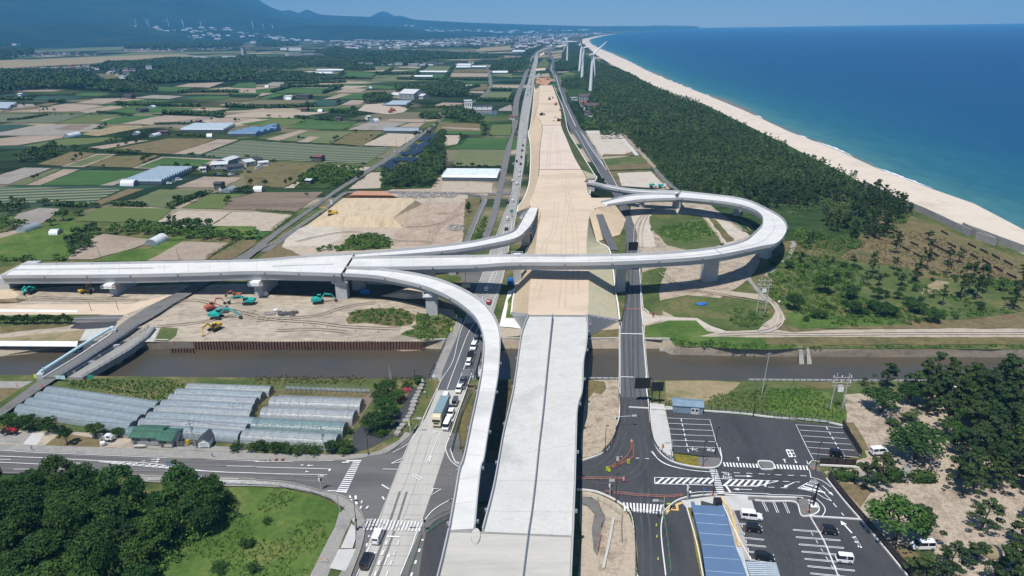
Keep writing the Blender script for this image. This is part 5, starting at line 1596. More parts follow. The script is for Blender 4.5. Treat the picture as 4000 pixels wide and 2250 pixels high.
for q in C4T.replace('\n','|').split('|'):
 k,b,tp,r = q.split(); x,y = map(float,b.split(','))
 p = W1('C4',x,y)
 zc = np.dot(np.array(p)-np.array([0,0,H]),FW)
 h = (y-float(tp))/2.574*zc/FPX*1.02
 lab = {'broad': 'round dark broadleaf tree on the scrub land','pine': 'bushy pine on the scrub land','tall': 'thin straggly pine on the scrub land'}[k]
 plant(k,p,h,float(r)*.72 if k == 'broad' else float(r)*.75,lab,'trees on the scrub land')
canopy('scrub',[wp('C4','0,300 200,220 700,260 900,400 1000,560 900,680 1300,760 1700,780 2000,800 2400,820 2574,780 2574,840 1900,880 1500,950 900,965 300,975 180,880 100,760 0,680'),wp('C4','1400,420 2300,480 2574,520 2574,760 1900,740 1500,620'),wp('C3','2200,690 2574,730 2574,860 2450,990 2250,960 2150,800')],3.2,1.7,1.6,46,.5,'leaf_weed','low green scrub covering the rough ground right of the flyover loop','scrub',8,dome='bush',hole=.5)
canopy('scrub',[wp('C4','0,1150 500,1180 1000,1170 2900,1160 2900,1190 1000,1188 500,1186 0,1180'),wp('C3','1600,1100 2000,1130 2574,1150 2574,1205 1650,1180')],2.4,1.5,1.1,40,.45,'leaf_weed','strip of lush green reeds along the far canal edge','reeds',12,dome='bush')
canopy('scrub',[wp('C2','940,930 960,840 1100,790 1480,790 1590,850 1560,945 1420,965'),wp('C2','1620,880 1720,850 2020,900 1940,1070 1700,1110 1460,1050 1620,960')],2.6,1.5,1.4,46,.45,'leaf_weed','green weeds growing over the spoil beside the curved ramp pier','weeds',13,dome='bush',hole=.2)
canopy('scrub',[wp('D3','1480,1250 1700,1220 1930,1190 2050,1330 C3:2010,50 C3:1700,120 C3:1490,60')],3,2,1.0,40,.5,'leaf_weed','bright green weeds inside the loop of the flyover','weeds',14,dome='bush')
# tall grass and reeds as stuff
def tufts(fr,s,gap,h,mat,label,seed,hole=0):
 rs = np.random.RandomState(seed)
 P2 = scatter(wp(fr,s),gap,seed,40000); P2 = P2[in_view(P2)]
 if hole:
  f = np.sin(P2[:,0]*.3+seed)*np.cos(P2[:,1]*.27)+.7*np.sin(P2[:,0]*.11+P2[:,1]*.17)
  P2 = P2[f > -1.2+hole]
 P2 = P2+rs.uniform(-1,1,P2.shape)*gap*.8
 n = len(P2); k = 3
 a = rs.uniform(0,6.28,(n,k)); hh = h*rs.uniform(.4,1.3,(n,k)); w_ = gap*.5
 bx = P2[:,0][:,None]+rs.uniform(-.4,.4,(n,k))*gap; by = P2[:,1][:,None]+rs.uniform(-.4,.4,(n,k))*gap
 z = np.full((n,k),ZF[0]+.3)
 dx,dy = np.cos(a)*w_*.5,np.sin(a)*w_*.5
 v = np.stack([np.stack([bx-dx,by-dy,z*0],-1),np.stack([bx+dx,by+dy,z*0],-1),np.stack([bx+rs.uniform(-.3,.3,(n,k))*h,by+rs.uniform(-.3,.3,(n,k))*h,hh+.3],-1)],2).reshape(-1,3)
 LOG.append(('tuft',len(v)//3))
 tag(raw_mesh('tall_grass',v,3,mat),label,'grass',kind='stuff')
tufts('B1','2250,560 2574,530 B2:0,555 B2:300,580 B2:620,670 B2:790,750 B2:830,800 B2:770,960 B2:690,1150 B2:520,1449 B2:450,1650 B1:1400,1700 B1:1650,1200 B1:2100,1050 B1:2320,850',0.9,.28,'leaf_meadow','rank bright green meadow beside the junction',31,.95)
tufts('A4','0,560 600,560 740,700 760,880 0,835 A3:1960,780 A3:1900,640',1.0,.5,'leaf_weed','green grass field behind the car park fence',32,.6)
tufts('A1','720,480 1800,495 1880,540 1740,600 1690,680 1580,690 900,560 690,540',1.0,.4,'leaf_weed','rough green grass between plastic tunnels and canal',33,.2)
tufts('A2','0,440 1300,450 1740,450 1700,520 1200,520 0,515',1.0,.4,'leaf_dry','dry yellowish grass along the near canal bank',34,.3)
tufts('C4','0,60 980,110 1400,0 1700,60 2574,400 2574,500 1500,420 700,300 300,260',1.9,.45,'leaf_dry','brown dry grass between the scrub and the sea wall',35,.5)
# wood at the lower left
woodL = wp('B1','-500,560 300,560 650,560 700,620 1250,620 1480,690 1500,760 1320,900 1260,1020 1500,780 1620,700 2250,730 2330,860 2250,960 2000,1080 1800,1150 1620,1300 1560,1449 1500,1750 600,1750 500,1400 550,1250 700,1300 560,1449 450,1800 -500,1800')
for q in scatter(woodL,6.1,41):
 h = TR.uniform(5.5,11.5)
 plant('light' if TR.random() < .16 else 'broad',(q[0],q[1],0),h,TR.uniform(3.2,6.0),'leafy dark green tree in the lower left wood','trees of the lower left wood')
canopy('undergrowth',[woodL,wp('B1','1300,800 1600,560 2300,640 2380,860 2300,1000 1800,1250 1600,1449 1100,1449')],2.6,1.9,2.4,70,.5,'leaf_weed','green thicket under the trees of the lower left wood','thicket',42,dome='bush')
for x,y,tp,lab in ((745,560,255,'thin pine poking above the lower left wood by the road'),(1850,640,240,'tall straggly pine beside the road sign at the lower left'),(1720,560,390,'small thin pine left of the tall straggly pine'),(2175,890,560,'bent pine with bare trunk at the edge of the bright meadow'),(1280,1220,900,'pine with a long bare trunk inside the lower left wood'),(1200,1350,1130,'short pine deep inside the lower left wood')):
 p = W1('B1',x,y); zc = np.dot(np.array(p)-np.array([0,0,H]),FW)
 h = (y-tp)/2.574*zc/FPX*1.03
 plant('pine' if x > 1800 else 'tall',p,h,h*.3,lab)
for x,y,r,lab in ((120,920,1.6,'round bush alone in the bright meadow'),(2490,1150,2.2,'dark bush at the left edge of the bright meadow'),(2560,1400,2.0,'dark bush low in the bright meadow')):
 fr = 'B2' if x < 1000 else 'B1'
 plant('bush',W1(fr,x,y),r*1.3,r,lab)
plant('bush',W1('B1',2200,1400),1.6,2.6,'pale grey shrub at the bottom of the meadow').children
# trees by the plastic tunnels
for x,y,tp,r,lab in ((90,960,800,3.6,'dark tree at the left edge below the plastic tunnels'),(300,985,800,3.8,'second dark tree below the plastic tunnels'),(500,1000,830,3.3,'dark tree left of the leaning utility pole'),
       (680,1130,920,2.3,'narrow dark tree right of the leaning utility pole'),(960,1045,890,3.0,'dark tree behind the small white truck'),(1190,1045,950,2.2,'small dark tree left of the green roofed shed')):
 p = W1('A1',x,y); zc = np.dot(np.array(p)-np.array([0,0,H]),FW)
 plant('broad',p,(y-tp)/2.574*zc/FPX*1.05,r,lab)
for fr,x,y,tp,r,k,lab in (('A2',1330,640,460,3.6,'broad','bright tree near the canal between tunnels and highway'),(('A2'),1250,700,560,3.2,'broad','leafy tree in the middle of the triangular planting'),
 ('A2',1310,860,640,4.4,'light','large yellowish green tree in the triangular planting'),('A2',1190,1000,780,4.2,'broad','large leafy tree at the near end of the triangular planting'),('A2',1330,960,790,3.2,'pine','brownish tree in the triangular planting'),
 ('A2',1250,1045,940,2.4,'bush','low bluish bush at the tip of the triangular planting'),('A2',1640,510,410,2.6,'bush','round green bush beside the highway bridge railing'),('A2',1520,560,470,2.1,'bush','small bluish bush near the pink azaleas'),('A2',1215,560,485,1.5,'bush','narrow dark bush at the canal end of the planting'),('A2',1420,700,560,3.0,'light','pale green tree beside the pink azaleas')):
 p = W1(fr,x,y); zc = np.dot(np.array(p)-np.array([0,0,H]),FW)
 plant(k,p,(y-tp)/2.574*zc/FPX*1.1,r,lab)
rs_ = np.random.RandomState(3)
for x,y,lab in ((1445,660,'pink azalea beside the dark path'),(1510,580,'reddish azalea nearer the canal')):
 p = np.array(W1('A2',x,y)); n = 260
 d = rs_.normal(0,1,(n,3)); d /= np.linalg.norm(d,axis=1)[:,None]; d[:,2] = abs(d[:,2])
 o = quads('azalea_bush',d*[1.7,1.7,1.1]+p,d,np.full(n,.45),'leaf_pink',rs_); tag(o,lab,'bush')
for x,y,tp,r,lab in ((60,1200,1060,2.6,'leftmost bush of the roadside row below the tunnels'),(220,1225,1065,2.9,'second bush from the left in the roadside row'),(330,1215,1080,2.7,'third bush from the left in the roadside row'),
       (460,1225,1090,2.8,'bush left of the low hedge in the roadside row'),(600,1225,1120,2.6,'low bright hedge bush in the roadside row'),(790,1215,1050,3.4,'tall bush right of the utility pole in the roadside row'),(900,1215,1060,3.4,'rightmost large bush of the roadside row'),(945,1010,950,1.6,'small bush at the corner of the nearest tunnel')):
 p = W1('A2',x,y); plant('bush',p,(y-tp)*.030+.6,r,lab)
for x,y,r,lab in ((2390,1190,2.6,'bush right of the small white shed'),(2530,1190,2.4,'second bush right of the small white shed'),(2050,990,1,'tiny bush by the shed')):
 if x > 2100: plant('bush',W1('A1',x,y),3.4,r,lab)
# park with pines on the right
A4T = '''pine 1180,560 275 3.6 tall pine standing above the canal left of the park wood|broad 1130,800 530 6.6 broad round tree alone on the sandy park ground|pine 960,530 450 1.8 small young pine on the canal bank|pine 1580,600 205 4.0 tall pine whose top crosses the canal|pine 1660,590 190 3.4 tall pine close beside the one crossing the canal|pine 1820,620 225 3.8 pine in front of the white slab by the canal
pine 2080,620 290 4.2 bushy pine right of the white slab|pine 2400,590 220 4.6 big dark pine by the canal near the right edge|pine 2570,640 200 4.6 dark pine at the right edge by the canal|broad 1400,720 490 4.6 round dark tree left of the park wood|broad 1490,1270 890 8.8 largest dark broadleaf tree beside the path in the park|broad 1250,930 860 2.4 low tree beside the white post|tall 1410,890 780 3.2 flat topped pine behind the largest tree'''
def park(fr,table):
 for q in table.replace('\n','|').split('|'):
  k,b,tp,r,lab = q.split(' ',4); x,y = map(float,b.split(','))
  p = W1(fr,x,y); zc = np.dot(np.array(p)-np.array([0,0,H]),FW)
  plant(k,p,(y-float(tp))/2.574*zc/FPX*1.04,float(r),lab,None)
park('A4',A4T)
park('B4','''pine 960,560 240 3.4 left pine of the pair above the clipped hedge|pine 1095,560 170 3.6 right pine of the pair above the clipped hedge|light 1270,1130 600 7.0 bright green leafy tree leaning over the dark wall|pine 1560,1080 720 4.2 dark pine right of the bright green tree|pine 1950,640 180 4.0 pine with dark shadow at the edge of the sandy clearing
pine 2150,985 640 4.0 large pine with leaning trunk on the sand|pine 2090,1345 1050 3.4 young pine left of the tent|pine 1810,1420 1060 3.4 pine right of the parked white minivan|pine 1560,1500 1220 4.2 pine in front of the parked white minivan|pine 1680,1560 1240 3.4 bushy pine at the bottom edge|pine 2500,1500 1050 4.4 big pine at the lower right corner|pine 2574,1150 800 3.8 pine cut by the right edge above the tent|pine 2400,1580 1380 3.8 pine at the very bottom right|pine 1900,470 170 3.4 pine behind the hedge end post''')
parkw = wp('A4','1300,620 1500,640 1700,600 2000,620 2700,600 B4:2900,700 B4:2300,740 B4:2160,700 B4:2000,560 B4:1960,300 B4:1800,200 B4:1750,0 A4:1700,880 A4:1480,820 A4:1380,700')
for q in scatter(parkw,5.2,51):
 if TR.random() < .12: plant('light',(q[0],q[1],0),TR.uniform(6,8),3.6,'paler leafy tree among the park pines','paler trees among the park pines')
 else: plant('pine',(q[0],q[1],0),TR.uniform(8.5,13),TR.uniform(3.4,4.8),'dark pine in the dense park wood at the right edge','pines of the park wood')
for q in scatter(wp('B4','2200,860 2700,760 2700,1700 2250,1650 2330,1250'),8.5,52): plant('pine',(q[0],q[1],0),TR.uniform(7,11),TR.uniform(3,4.2),'dark pine near the lower right corner of the park','pines at the lower right corner')
# clipped hedges
def hedge(fr,s,wd,h,label,mat='leaf_bush',dens=14,leaf=.35,name='hedge',cat='hedge',group=None):
 ps = [np.array(p) for p in resample(W(fr,s,.05),.6)]
 rs = np.random.RandomState(len(label)*7+int(abs(ps[0][0])*3))
 n = max(20,int(len(ps)*dens))
 i = rs.randint(0,len(ps),n)
 b = np.array(ps)[i]
 u = rs.uniform(-1,1,(n,3)); k = rs.randint(0,3,n)
 u[np.arange(n),k] = np.sign(u[np.arange(n),k])
 c = b+u*[wd/2,wd/2,h/2]+[0,0,h/2]
 o = quads(name,c,u,np.full(n,leaf),mat,rs); return tag(o,label,cat,group)
hedge('B4','690,465 840,475',3,2.2,'clipped hedge left of the pair of pines',dens=150,leaf=.5)
hedge('B4','1160,470 1320,480',3,2.4,'clipped hedge right of the pair of pines',dens=150,leaf=.5)
hedge('B4','1475,490 1650,490',2.6,2.2,'clipped hedge right of the park path',dens=150,leaf=.5)
hedge('C1','2080,285 2400,95',1.6,1.5,'long narrow hedge beside the brown field near the diagonal road')
hedge('D2','170,1290 400,1130',2.4,1.6,'dark hedge between the pale field and the diagonal road')
hedge('D2','0,1090 250,1105 400,1115',1.8,1.4,'low hedge along the brown field')
YT = [W1('C1',x,945+rs_.uniform(-6,6)) for x in range(10,730,34)]
for p in YT: plant('low_broad',p,TR.uniform(3,5),1.5,'young dark shrub in the row by the far left path','row of young shrubs at the far left')
# trees and woods of the farmland
def wood(fr,s,gap,r,h,label,seed,nl=30,leaf=2.0,mat='leaf_far',name='woodland',near=None,dome='broad'):
 canopy(name,[wp(fr,s)],gap,r,h,nl,leaf,mat,label,'wood',seed,dome=dome)
wood('D2','1265,855 1300,760 1500,700 1640,680 1700,540 1850,330 1905,310 1890,500 1905,620 1850,740 1760,855 1400,865',4.6,3.2,8,'dark green wood beside the solar panels',61,110,.9)
wood('D2','390,860 480,770 600,700 720,670 900,690 1080,690 1000,760 800,855 560,800',4.4,2.8,5.5,'green thicket left of the diagonal road',62,90,.8,'leaf_weed')
wood('D2','1880,100 2000,85 2160,130 2290,200 2270,225 2050,200 1900,160',7,5,9,'round dark copse below the pond',63,70,1.6)
wood('D1','120,590 200,560 480,470 560,440 640,480 620,520 500,560 380,600 250,620',7,4.5,7,'dark copse on the left beyond the striped field',64,90,1.3)
wood('D1','0,1150 0,1060 160,1040 330,1060 200,1100 100,1160',5.5,3.4,6,'dark thicket at the left edge above the garden plots',65,90,1.0)
wood('D1','1000,1330 1300,1260 1600,1260 1980,1330 2300,1340 2574,1370 2574,1400 2000,1380 1350,1340 1000,1340',5,3.2,5,'bushy green belt along the fields above the left viaduct',66,100,.9,'leaf_weed')
wood('D1','700,1370 900,1290 1000,1270 1020,1310 880,1400 920,1449 700,1449',4.6,3,5,'dark bushes on the edge of the green field',67,100,.9)
wood('D1','1600,1260 2000,1250 2200,1290 1980,1330 1650,1300',5.5,3.6,7,'dark clump of trees behind the pale bare fields',68,110,1.1)
wood('C1','640,270 700,180 900,130 930,160 800,240 720,290',4.2,2.6,4,'dark shrubs between green and bare field above the viaduct',69,90,.8)
wood('C1','0,310 0,290 300,300 640,290 640,305 300,325',4,2,2.5,'low green growth just behind the left viaduct',70,60,.8,'leaf_weed')
wood('D1','0,1260 0,1220 260,1210 270,1250 60,1300 0,1330',5,3,4.5,'green thicket at the left edge',71,90,.9,'leaf_weed')
wood('C2','560,235 700,190 820,180 900,110 1080,60 1250,60 1340,120 1340,160 1310,190 900,215',3.6,2.2,2.6,'green bushes behind the slip ramp',72,70,.7,'leaf_weed')
wood('E1','-300,720 200,740 600,730 850,745 1000,820 940,900 600,900 200,910 100,940 -300,1010',11,8,14,'dark wooded hill at the left',73,40,3.6)
wood('E1','930,880 1000,830 1250,830 1560,880 1580,920 1200,930 1000,920',9,6,9,'dark wood right of the wooded hill',74,40,2.8)
wood('E1','940,690 1100,640 1380,640 1400,690 1350,710 1100,720',12,8,12,'round dark wood beside the village',75,30,4)
wood('E1','1280,840 1330,760 1900,680 2200,680 2574,640 2574,800 2200,830 1880,830 1500,850',12,8,11,'broad dark wood in the middle distance',76,30,4)
wood('E1','1400,640 1700,600 2200,610 2574,570 2574,640 2000,680 1450,690',14,9,11,'wood below the white factory',77,26,4.5)
wood('E1','1260,460 1350,430 1600,410 2100,400 2450,430 2400,480 1800,500 1260,495',22,14,26,'long low wooded ridge behind the plain',78,24,8)
wood('E1','0,600 0,490 150,500 330,520 330,560 100,590',20,13,26,'small wooded hill at the left edge of the plain',79,30,7)
wood('E1','650,440 850,430 860,465 660,468',22,12,18,'small round grove on the plain',82,24,7)
wood('E2','0,760 200,730 480,750 700,770 680,800 0,800',9,6,8,'dark tree belt across the fields on the left',83,34,3)
wood('E2','0,600 200,590 900,580 1200,590 1200,620 700,680 200,700 0,690',12,7,9,'dark wood behind the fields in the middle distance',84,28,3.8)
wood('E2','820,690 900,660 1180,680 1190,710 900,710',9,6,9,'dark copse between the green fields',85,34,3)
wood('E2','1200,620 1250,560 1700,580 1760,600 1650,650 1250,660',13,7,9,'dark wood behind the row of works buildings',86,26,3.8)
wood('E2','1400,920 1420,890 1680,890 1900,840 2080,860 2140,960 2180,970 1900,980 1650,950',8,5,8,'green wood behind the white roofed warehouse',87,40,2.6)
wood('E2','1080,1040 1100,990 1250,960 1380,990 1360,1030 1150,1045',7,5,8,'dark wood left of the white roofed warehouse',88,46,2.2)
wood('E2','2360,730 2380,650 2574,630 2574,730',11,7,9,'dark wood right of the straight farm road',89,30,3.4)
wood('E2','600,520 800,490 1200,530 1600,520 2300,560 2500,590 1900,600 1200,560 700,560',16,9,10,'long tree belt in front of the town',90,22,5)
wood('E2','0,470 60,440 400,430 420,470 100,480',26,14,18,'dark grove beside the plain',91,22,8)
wood('E3','-100,730 -100,610 160,600 180,640 130,730',11,7,9,'dark wood left of the highway in the distance',92,30,3.4)
wood('E3','430,720 440,640 560,630 700,620 700,700 560,715',9,5,8,'tree belt right of the side road in the distance',93,30,2.8)
wood('E3','100,600 150,520 210,500 330,470 300,490 220,530 170,600',14,7,10,'line of trees beside the curving highway',94,26,4)
wood('E2','0,380 300,370 1000,350 1300,340 1600,360 1300,400 800,390 300,420 0,430',36,18,18,'forest on the slope below the turbines',95,18,12)
wood('D2','1650,160 1700,120 1800,130 1870,170 1750,175',5,3.4,5,'bushes at the bend of the farm road',96,60,1.5)
wood('D3','700,260 720,180 780,160 820,215 1040,220 1130,185 1150,270 1130,300 760,250',4.6,2.6,3.6,'green bushes round the small brown plot below the houses',97,60,1.1,'leaf_weed')
wood('D3','570,-20 640,50 700,170 730,250 715,250 650,120 560,0',4.4,2.4,5,'line of green trees along the far side road',98,70,1.1)
FT = '''D1 760,490 420 5|D1 865,490 450 3|D1 955,500 458 3.4|D1 1930,555 500 4.2|D1 1810,548 515 2|D1 1760,545 520 1.6|D1 2050,560 520 2.5|D1 2110,560 535 2|D1 2150,560 535 1.6|D1 2490,570 525 3.2|D1 2390,580 550 2.4|D1 2340,580 540 2.4|D1 1045,660 620 1.8|D1 1960,690 640 2.4|D1 450,1040 960 4.6|D1 970,1060 1000 3.2|D1 640,1190 1070 5|D1 520,1240 1165 3.4|D1 800,1140 1080 3.4|D1 1730,1070 1030 3|D1 2020,940 880 2|D1 2060,930 900 1.8|D1 2480,910 830 5|D1 2400,900 850 3.4|D1 1720,270 245 2.4|D1 1300,380 325 4.6|D1 1450,345 305 4|D1 1240,370 350 1.8|D1 1170,385 350 2.2|D1 1120,395 358 2.4|D1 1070,400 378 2|D1 720,135 105 3|D1 510,130 110 2|D1 560,130 110 2|D1 465,130 108 2|D1 405,100 70 1.5|D1 610,130 112 1.6|D1 1010,130 110 2.6|D1 1240,150 120 2|D1 1290,145 115 2.4|D1 920,130 105 2|D1 2050,80 50 4.4|D1 2200,175 130 2.4|D1 2130,190 150 2|D1 2000,215 170 2|D1 1930,220 175 2|D1 560,440 425 1
D2 1000,310 270 3|D2 570,590 535 2.8|D2 2060,650 600 2|D2 2030,655 600 2|D2 2175,665 600 2.2|D2 2240,665 625 2.6|D2 2115,660 630 1.4|D2 1995,655 620 1.6|D2 2400,670 645 1.6|D2 2335,665 645 1.4|D2 2300,270 215 3|D2 2320,320 240 3|D2 2365,350 320 1.6|D2 1820,240 195 3|D2 1770,270 230 2|D2 510,940 920 1.6|D2 40,585 550 2.6|D2 180,600 570 2.4|D2 1160,350 325 2|D2 750,410 395 1.2|D2 860,370 362 1|D2 1110,390 375 1|D2 440,165 135 3.4|D2 520,170 140 3|D2 650,180 150 3.4|D2 720,180 155 3|D2 130,150 120 4|D2 240,150 130 2|D2 980,90 30 4.6|D2 760,95 70 3.6|D2 570,90 65 4|D2 1560,60 10 5|D2 1730,50 20 4|D2 1090,200 170 3|D2 1250,170 150 2.4|D2 1040,195 170 3|D2 330,165 145 2|D2 400,160 140 2.4'''
for q in FT.replace('\n','|').split('|'):
 fr,b,tp,r = q.split(); x,y = map(float,b.split(','))
 p = W1(fr,x,y); zc = np.dot(np.array(p)-np.array([0,0,H]),FW)
 plant('low_broad',p,max(2.5,(y-float(tp))/2.574*zc/FPX*1.05),float(r)*1.05,'small round tree standing at the edge of a farm field','single trees on the farmland')
segs = []
for ln in FIELDS.strip().splitlines():
 m_,fr_,s_ = ln.split(' ',2)
 if fr_ in ('D1','D2','E1','E2') and ':' not in s_:
  q = W(fr_,s_,0)
  for a,b in zip(q,q[1:]):
   if 430 < a[1] < 2300 and dist2(a,b) > 25: segs.append((a,b))
for k in range(62):
 a,b = segs[TR.randrange(len(segs))]; t0 = TR.uniform(0,.7)
 for j in range(TR.randint(2,3)):
  t = t0+j*TR.uniform(4,11)/dist2(a,b)
  if t < 1: plant('low_broad',(a[0]+(b[0]-a[0])*t,a[1]+(b[1]-a[1])*t,0),TR.uniform(3,7),TR.uniform(1.4,3),'small round tree standing at the edge of a farm field','single trees on the farmland')
HR = '''D1:1640,115 1850,120 2110,135 2250,150|D1:980,105 1190,118 1330,138|D1:1780,330 2000,342 2100,350|D1:1640,660 1960,680|D1:570,1035 700,1045 890,1050|D1:1140,1035 1280,1040|D1:1290,1042 1460,1048|D1:1060,495 1400,515|D1:80,185 250,170 480,130|D1:2100,920 1920,975 1700,1060|D2:400,150 560,160|D2:580,170 760,180|D2:1670,50 2010,60|E2:0,790 700,800 1000,790|E2:1940,800 2330,810|E2:100,1090 600,1075|E2:1640,740 1560,800|E2:1990,660 1880,830|E2:760,1130 1000,1140 |E2:260,875 840,880|E1:1190,1055 1600,1065 2000,1075|E1:2280,1075 2574,1085|E1:1650,1145 2250,1160|E2:1200,740 1550,745|E1:1800,930 2400,930|E2:880,725 820,780|E2:1720,665 1600,745|E2:0,810 660,815|E2:680,940 860,870|E1:0,1000 330,1010|D2:0,60 300,40|E1:880,900 1560,930|E2:1430,800 1900,810|D3:750,265 1120,275|E2:2370,910 2574,915|E2:2220,1015 2574,1022|E2:2120,900 2240,870|E1:500,1030 640,1030|D1:1560,225 2060,220|D2:2270,220 2290,330|E2:300,850 900,830|E2:540,830 780,825|E2:1370,700 1250,760|E2:340,880 170,930'''
for i,q in enumerate(HR.split('|')):
 fr,s = q.split(':',1)
 hedge(fr,s.strip(),4 if fr[0] == 'D' else 6,2.6 if fr[0] == 'D' else 4.5,'dark green hedgerow between two farm fields','leaf_far',9 if fr[0] == 'D' else 5,1.5 if fr[0] == 'D' else 3.2,group='hedgerows between the farm fields')
canopy('highway_planting',[wp('D2','2200,1400 2240,1250 2290,1150 2330,1160 2300,1260 2270,1400')],2.4,1.5,1.6,40,.5,'leaf_weed','green planting strip beside the small road left of the highway','planting',101,dome='bush')
pass; print('TREES',NT,sum(NT.values()))
if __import__('os').environ.get('LOGIT'):
 for l in LOG: print(l)
# ROAD MARKINGS
line('B1','-900,215 0,243 900,285 1700,355 2150,398 2574,413',.2)
line('B1','-900,280 0,305 840,347',.2)
line('B1','980,290 1100,296 1500,315 1790,358',.2)
line('B1','1000,300 1350,335 1900,382 2250,402',.2)
for k in range(9): line('B1','%d,%d %d,%d' % (1175+k*68,300+k*5,1120+k*68,322+k*5.2),.35)
line('B1','2280,342 2574,348 B2:0,352 B2:745,372',.18); line('B2','0,415 715,431',.18)
line('B1','-900,370 0,375 700,370',.16,(4,5)); line('B1','-900,165 0,185 350,205 1750,262 2574,290 B2:0,300 B2:780,288',.14)
line('B1','1400,438 2400,474',.15); line('B1','0,275 110,277',.16); line('B1','740,312 870,317',.16); line('B1','640,372 800,380',.3)
crosswalk('B2',(1060,283),(905,622),(800,612),(985,283),17)
line('B2','905,290 1060,290',.45); line('B2','865,306 940,303',.4)
crosswalk('B2',(1125,870),(1700,905),(1665,1000),(1075,985),17,'marking_worn')
line('B2','1315,1048 1445,1055',.45); line('B2','720,590 915,596',.3); line('B2','1275,373 1430,375',.18)
line('B2','745,370 725,420',.5,(1.2,.8)); line('B2','940,640 965,690',.4,(1,.6)); line('B2','1000,640 1012,735',.5,(1.6,.6))
line('B2','1065,690 1050,780',.35,(1,.8)); line('B2','1130,745 1075,810',.4,(1,.9)); line('B2','1265,530 1340,575',.35); line('B2','1270,650 1290,680',.35)
for fr,s in (('B2','1355,318 1475,262 1445,303 1355,318'),('B2','1780,568 1860,574 1762,635 1780,568'),('B2','1580,422 1600,425 1672,468 1650,486 1580,440 1580,422'),('B2','1720,290 1750,240 1765,245 1740,305 1720,290')):
 line(fr,s,.22,n=1)
line('B2','1735,300 1790,150 1845,20 A2:1850,1000',.16)
line('B2','1375,205 1480,150 1560,90 A2:1640,960 A2:1700,820 A2:1820,560',.16)
line('B2','2040,355 1960,290 1915,200 1910,140 1950,45 A2:1950,1040 A2:2010,860 A2:2110,580 A2:2170,400',.18)
line('B2','1445,1449 1560,1170 1620,1000 1700,880 1800,770 1975,668',.2)
line('B2','1010,1449 1130,1180 1200,1020',.16); line('B2','1085,1250 1140,1030',.35,(1,2)); line('B2','1120,1200 1155,1120',.3,(1,2))
line('B2','1190,1449 1320,1090',.5,(1.4,1.4),'marking_worn'); line('B2','1310,1449 1440,1090',.3,(1.6,1.2),'marking_worn')
line('B2','1560,1449 1680,1070',.45,(1.2,2.4)); line('B2','1400,1600 1440,1449',.16)
arrow('B2',(1180,1250),(1195,1205)); arrow('B2',(1288,1340),(1345,1215)); arrow('B1',(1520,275),(1610,275)); arrow('B1',(1520,297),(1600,300))
line('B1','1425,293 1510,295',.2,(.8,1)); arrow('B2',(575,338),(515,337)); arrow('B2',(530,400),(495,397)); arrow('B2',(480,333),(450,332))
arrow('A2',(1840,1000),(1780,998))
line('A2','1820,577 1870,460 1980,280 C2:2045,1050 C2:2160,740 C2:2290,400 C2:2410,80 D2:2400,1380 D2:2510,1080 D2:2574,900',.16)
line('A2','1920,570 2060,190 2130,10 C2:2230,860 C2:2280,660',.18)
line('A2','2010,560 2110,300 2200,30 C2:2330,700',.2)
line('A2','1985,640 1945,740',.16); line('C2','2350,820 2490,430 2550,130 D3:0,1180',.18)
for k in range(15):
 x = 2305+k*9.5; y = 575-k*24
 line('C2','%d,%d %d,%d' % (x,y,x+48,y-14),.4)
line('C2','2280,640 2330,540 2400,380 2450,180 2510,-60 D2:2520,1300',.14); line('C2','2320,640 2365,560 2430,400 2470,200 2540,-60',.14)
line('D3','30,850 80,500 110,200 E3:150,1000 E3:185,800 E3:210,680',.14,(5,5))
line('D3','10,860 62,500 92,200',.14,(5,5)); line('D3','20,1250 90,800 150,200 E3:205,900',.16)
line('D2','100,1449 440,1225 660,1080 815,965',.12); line('D2','2140,1410 2265,1080 2310,975 2250,935',.12)
line('C1','520,1430 580,1405',.16); line('A1','0,800 300,580 580,378',.18); line('A1','0,835 560,452',.14)
line('C1','725,885 1220,878',.16)
line('A3','1345,440 1350,540 1375,720 1390,900',.3,mat='marking'); line('A3','1088,440 1225,445',.35); line('A3','1085,5 1315,8',.25)
line('C3','1090,1038 1310,1042',.3)
line('C3','1330,1030 1300,800 1290,500 1283,250',.25); line('D3','640,280 760,500 840,640 940,800 1050,850',.2); line('D3','690,290 780,440 880,580 950,680',.4)
line('E3','440,760 500,960 640,1270',.5); line('E3','400,650 395,700 430,780',.5)
line('A3','1410,1190 1480,1280 1600,1340 1800,1380 1990,1397',.2); line('A3','1240,1258 1435,1268',.2,(1.2,1.2))
line('B3','1435,458 2010,468',.2); line('B3','2095,470 2574,490 B4:30,493 B4:105,492',.2)
line('B3','1435,520 2020,535',.2); line('B3','2110,540 2370,545 2500,535 2574,518 B4:60,505 B4:105,492',.2); line('B3','1433,458 1438,520',.2)
for k in range(9): line('B3','%d,520 %d,462' % (1452+k*66,1522+k*66),.55)
for k in range(7): line('B3','%d,542 %d,%d' % (2130+k*68,2205+k*62,478+k*2),.55)
crosswalk('B3',(1985,380),(2070,632),(2145,632),(2060,380),14)
crosswalk('B3',(2120,305),(2480,322),(2492,362),(2135,348),11)
crosswalk('B4',(52,325),(410,340),(425,385),(68,370),11)
crosswalk('B3',(1115,708),(1560,735),(1540,832),(1130,795),13)
line('B3','2150,540 2195,605',.5); line('B3','1768,535 1795,610',.4)
line('B3','1790,615 1900,602 2080,605 2574,622 B4:0,628 B4:400,645 B4:520,700 B4:575,780 B4:545,848',.18)
line('B3','1400,195 1480,280 1600,340 1800,385 1985,402',.18)
line('B3','2105,405 2574,425 B4:0,428 B4:390,442',.18,(1.4,1.6)); line('B3','2410,545 2574,552',.18,(1.4,1.6)); line('B4','0,555 260,566',.18,(1.4,1.6)); line('B4','150,497 340,505',.18,(1.4,1.6))
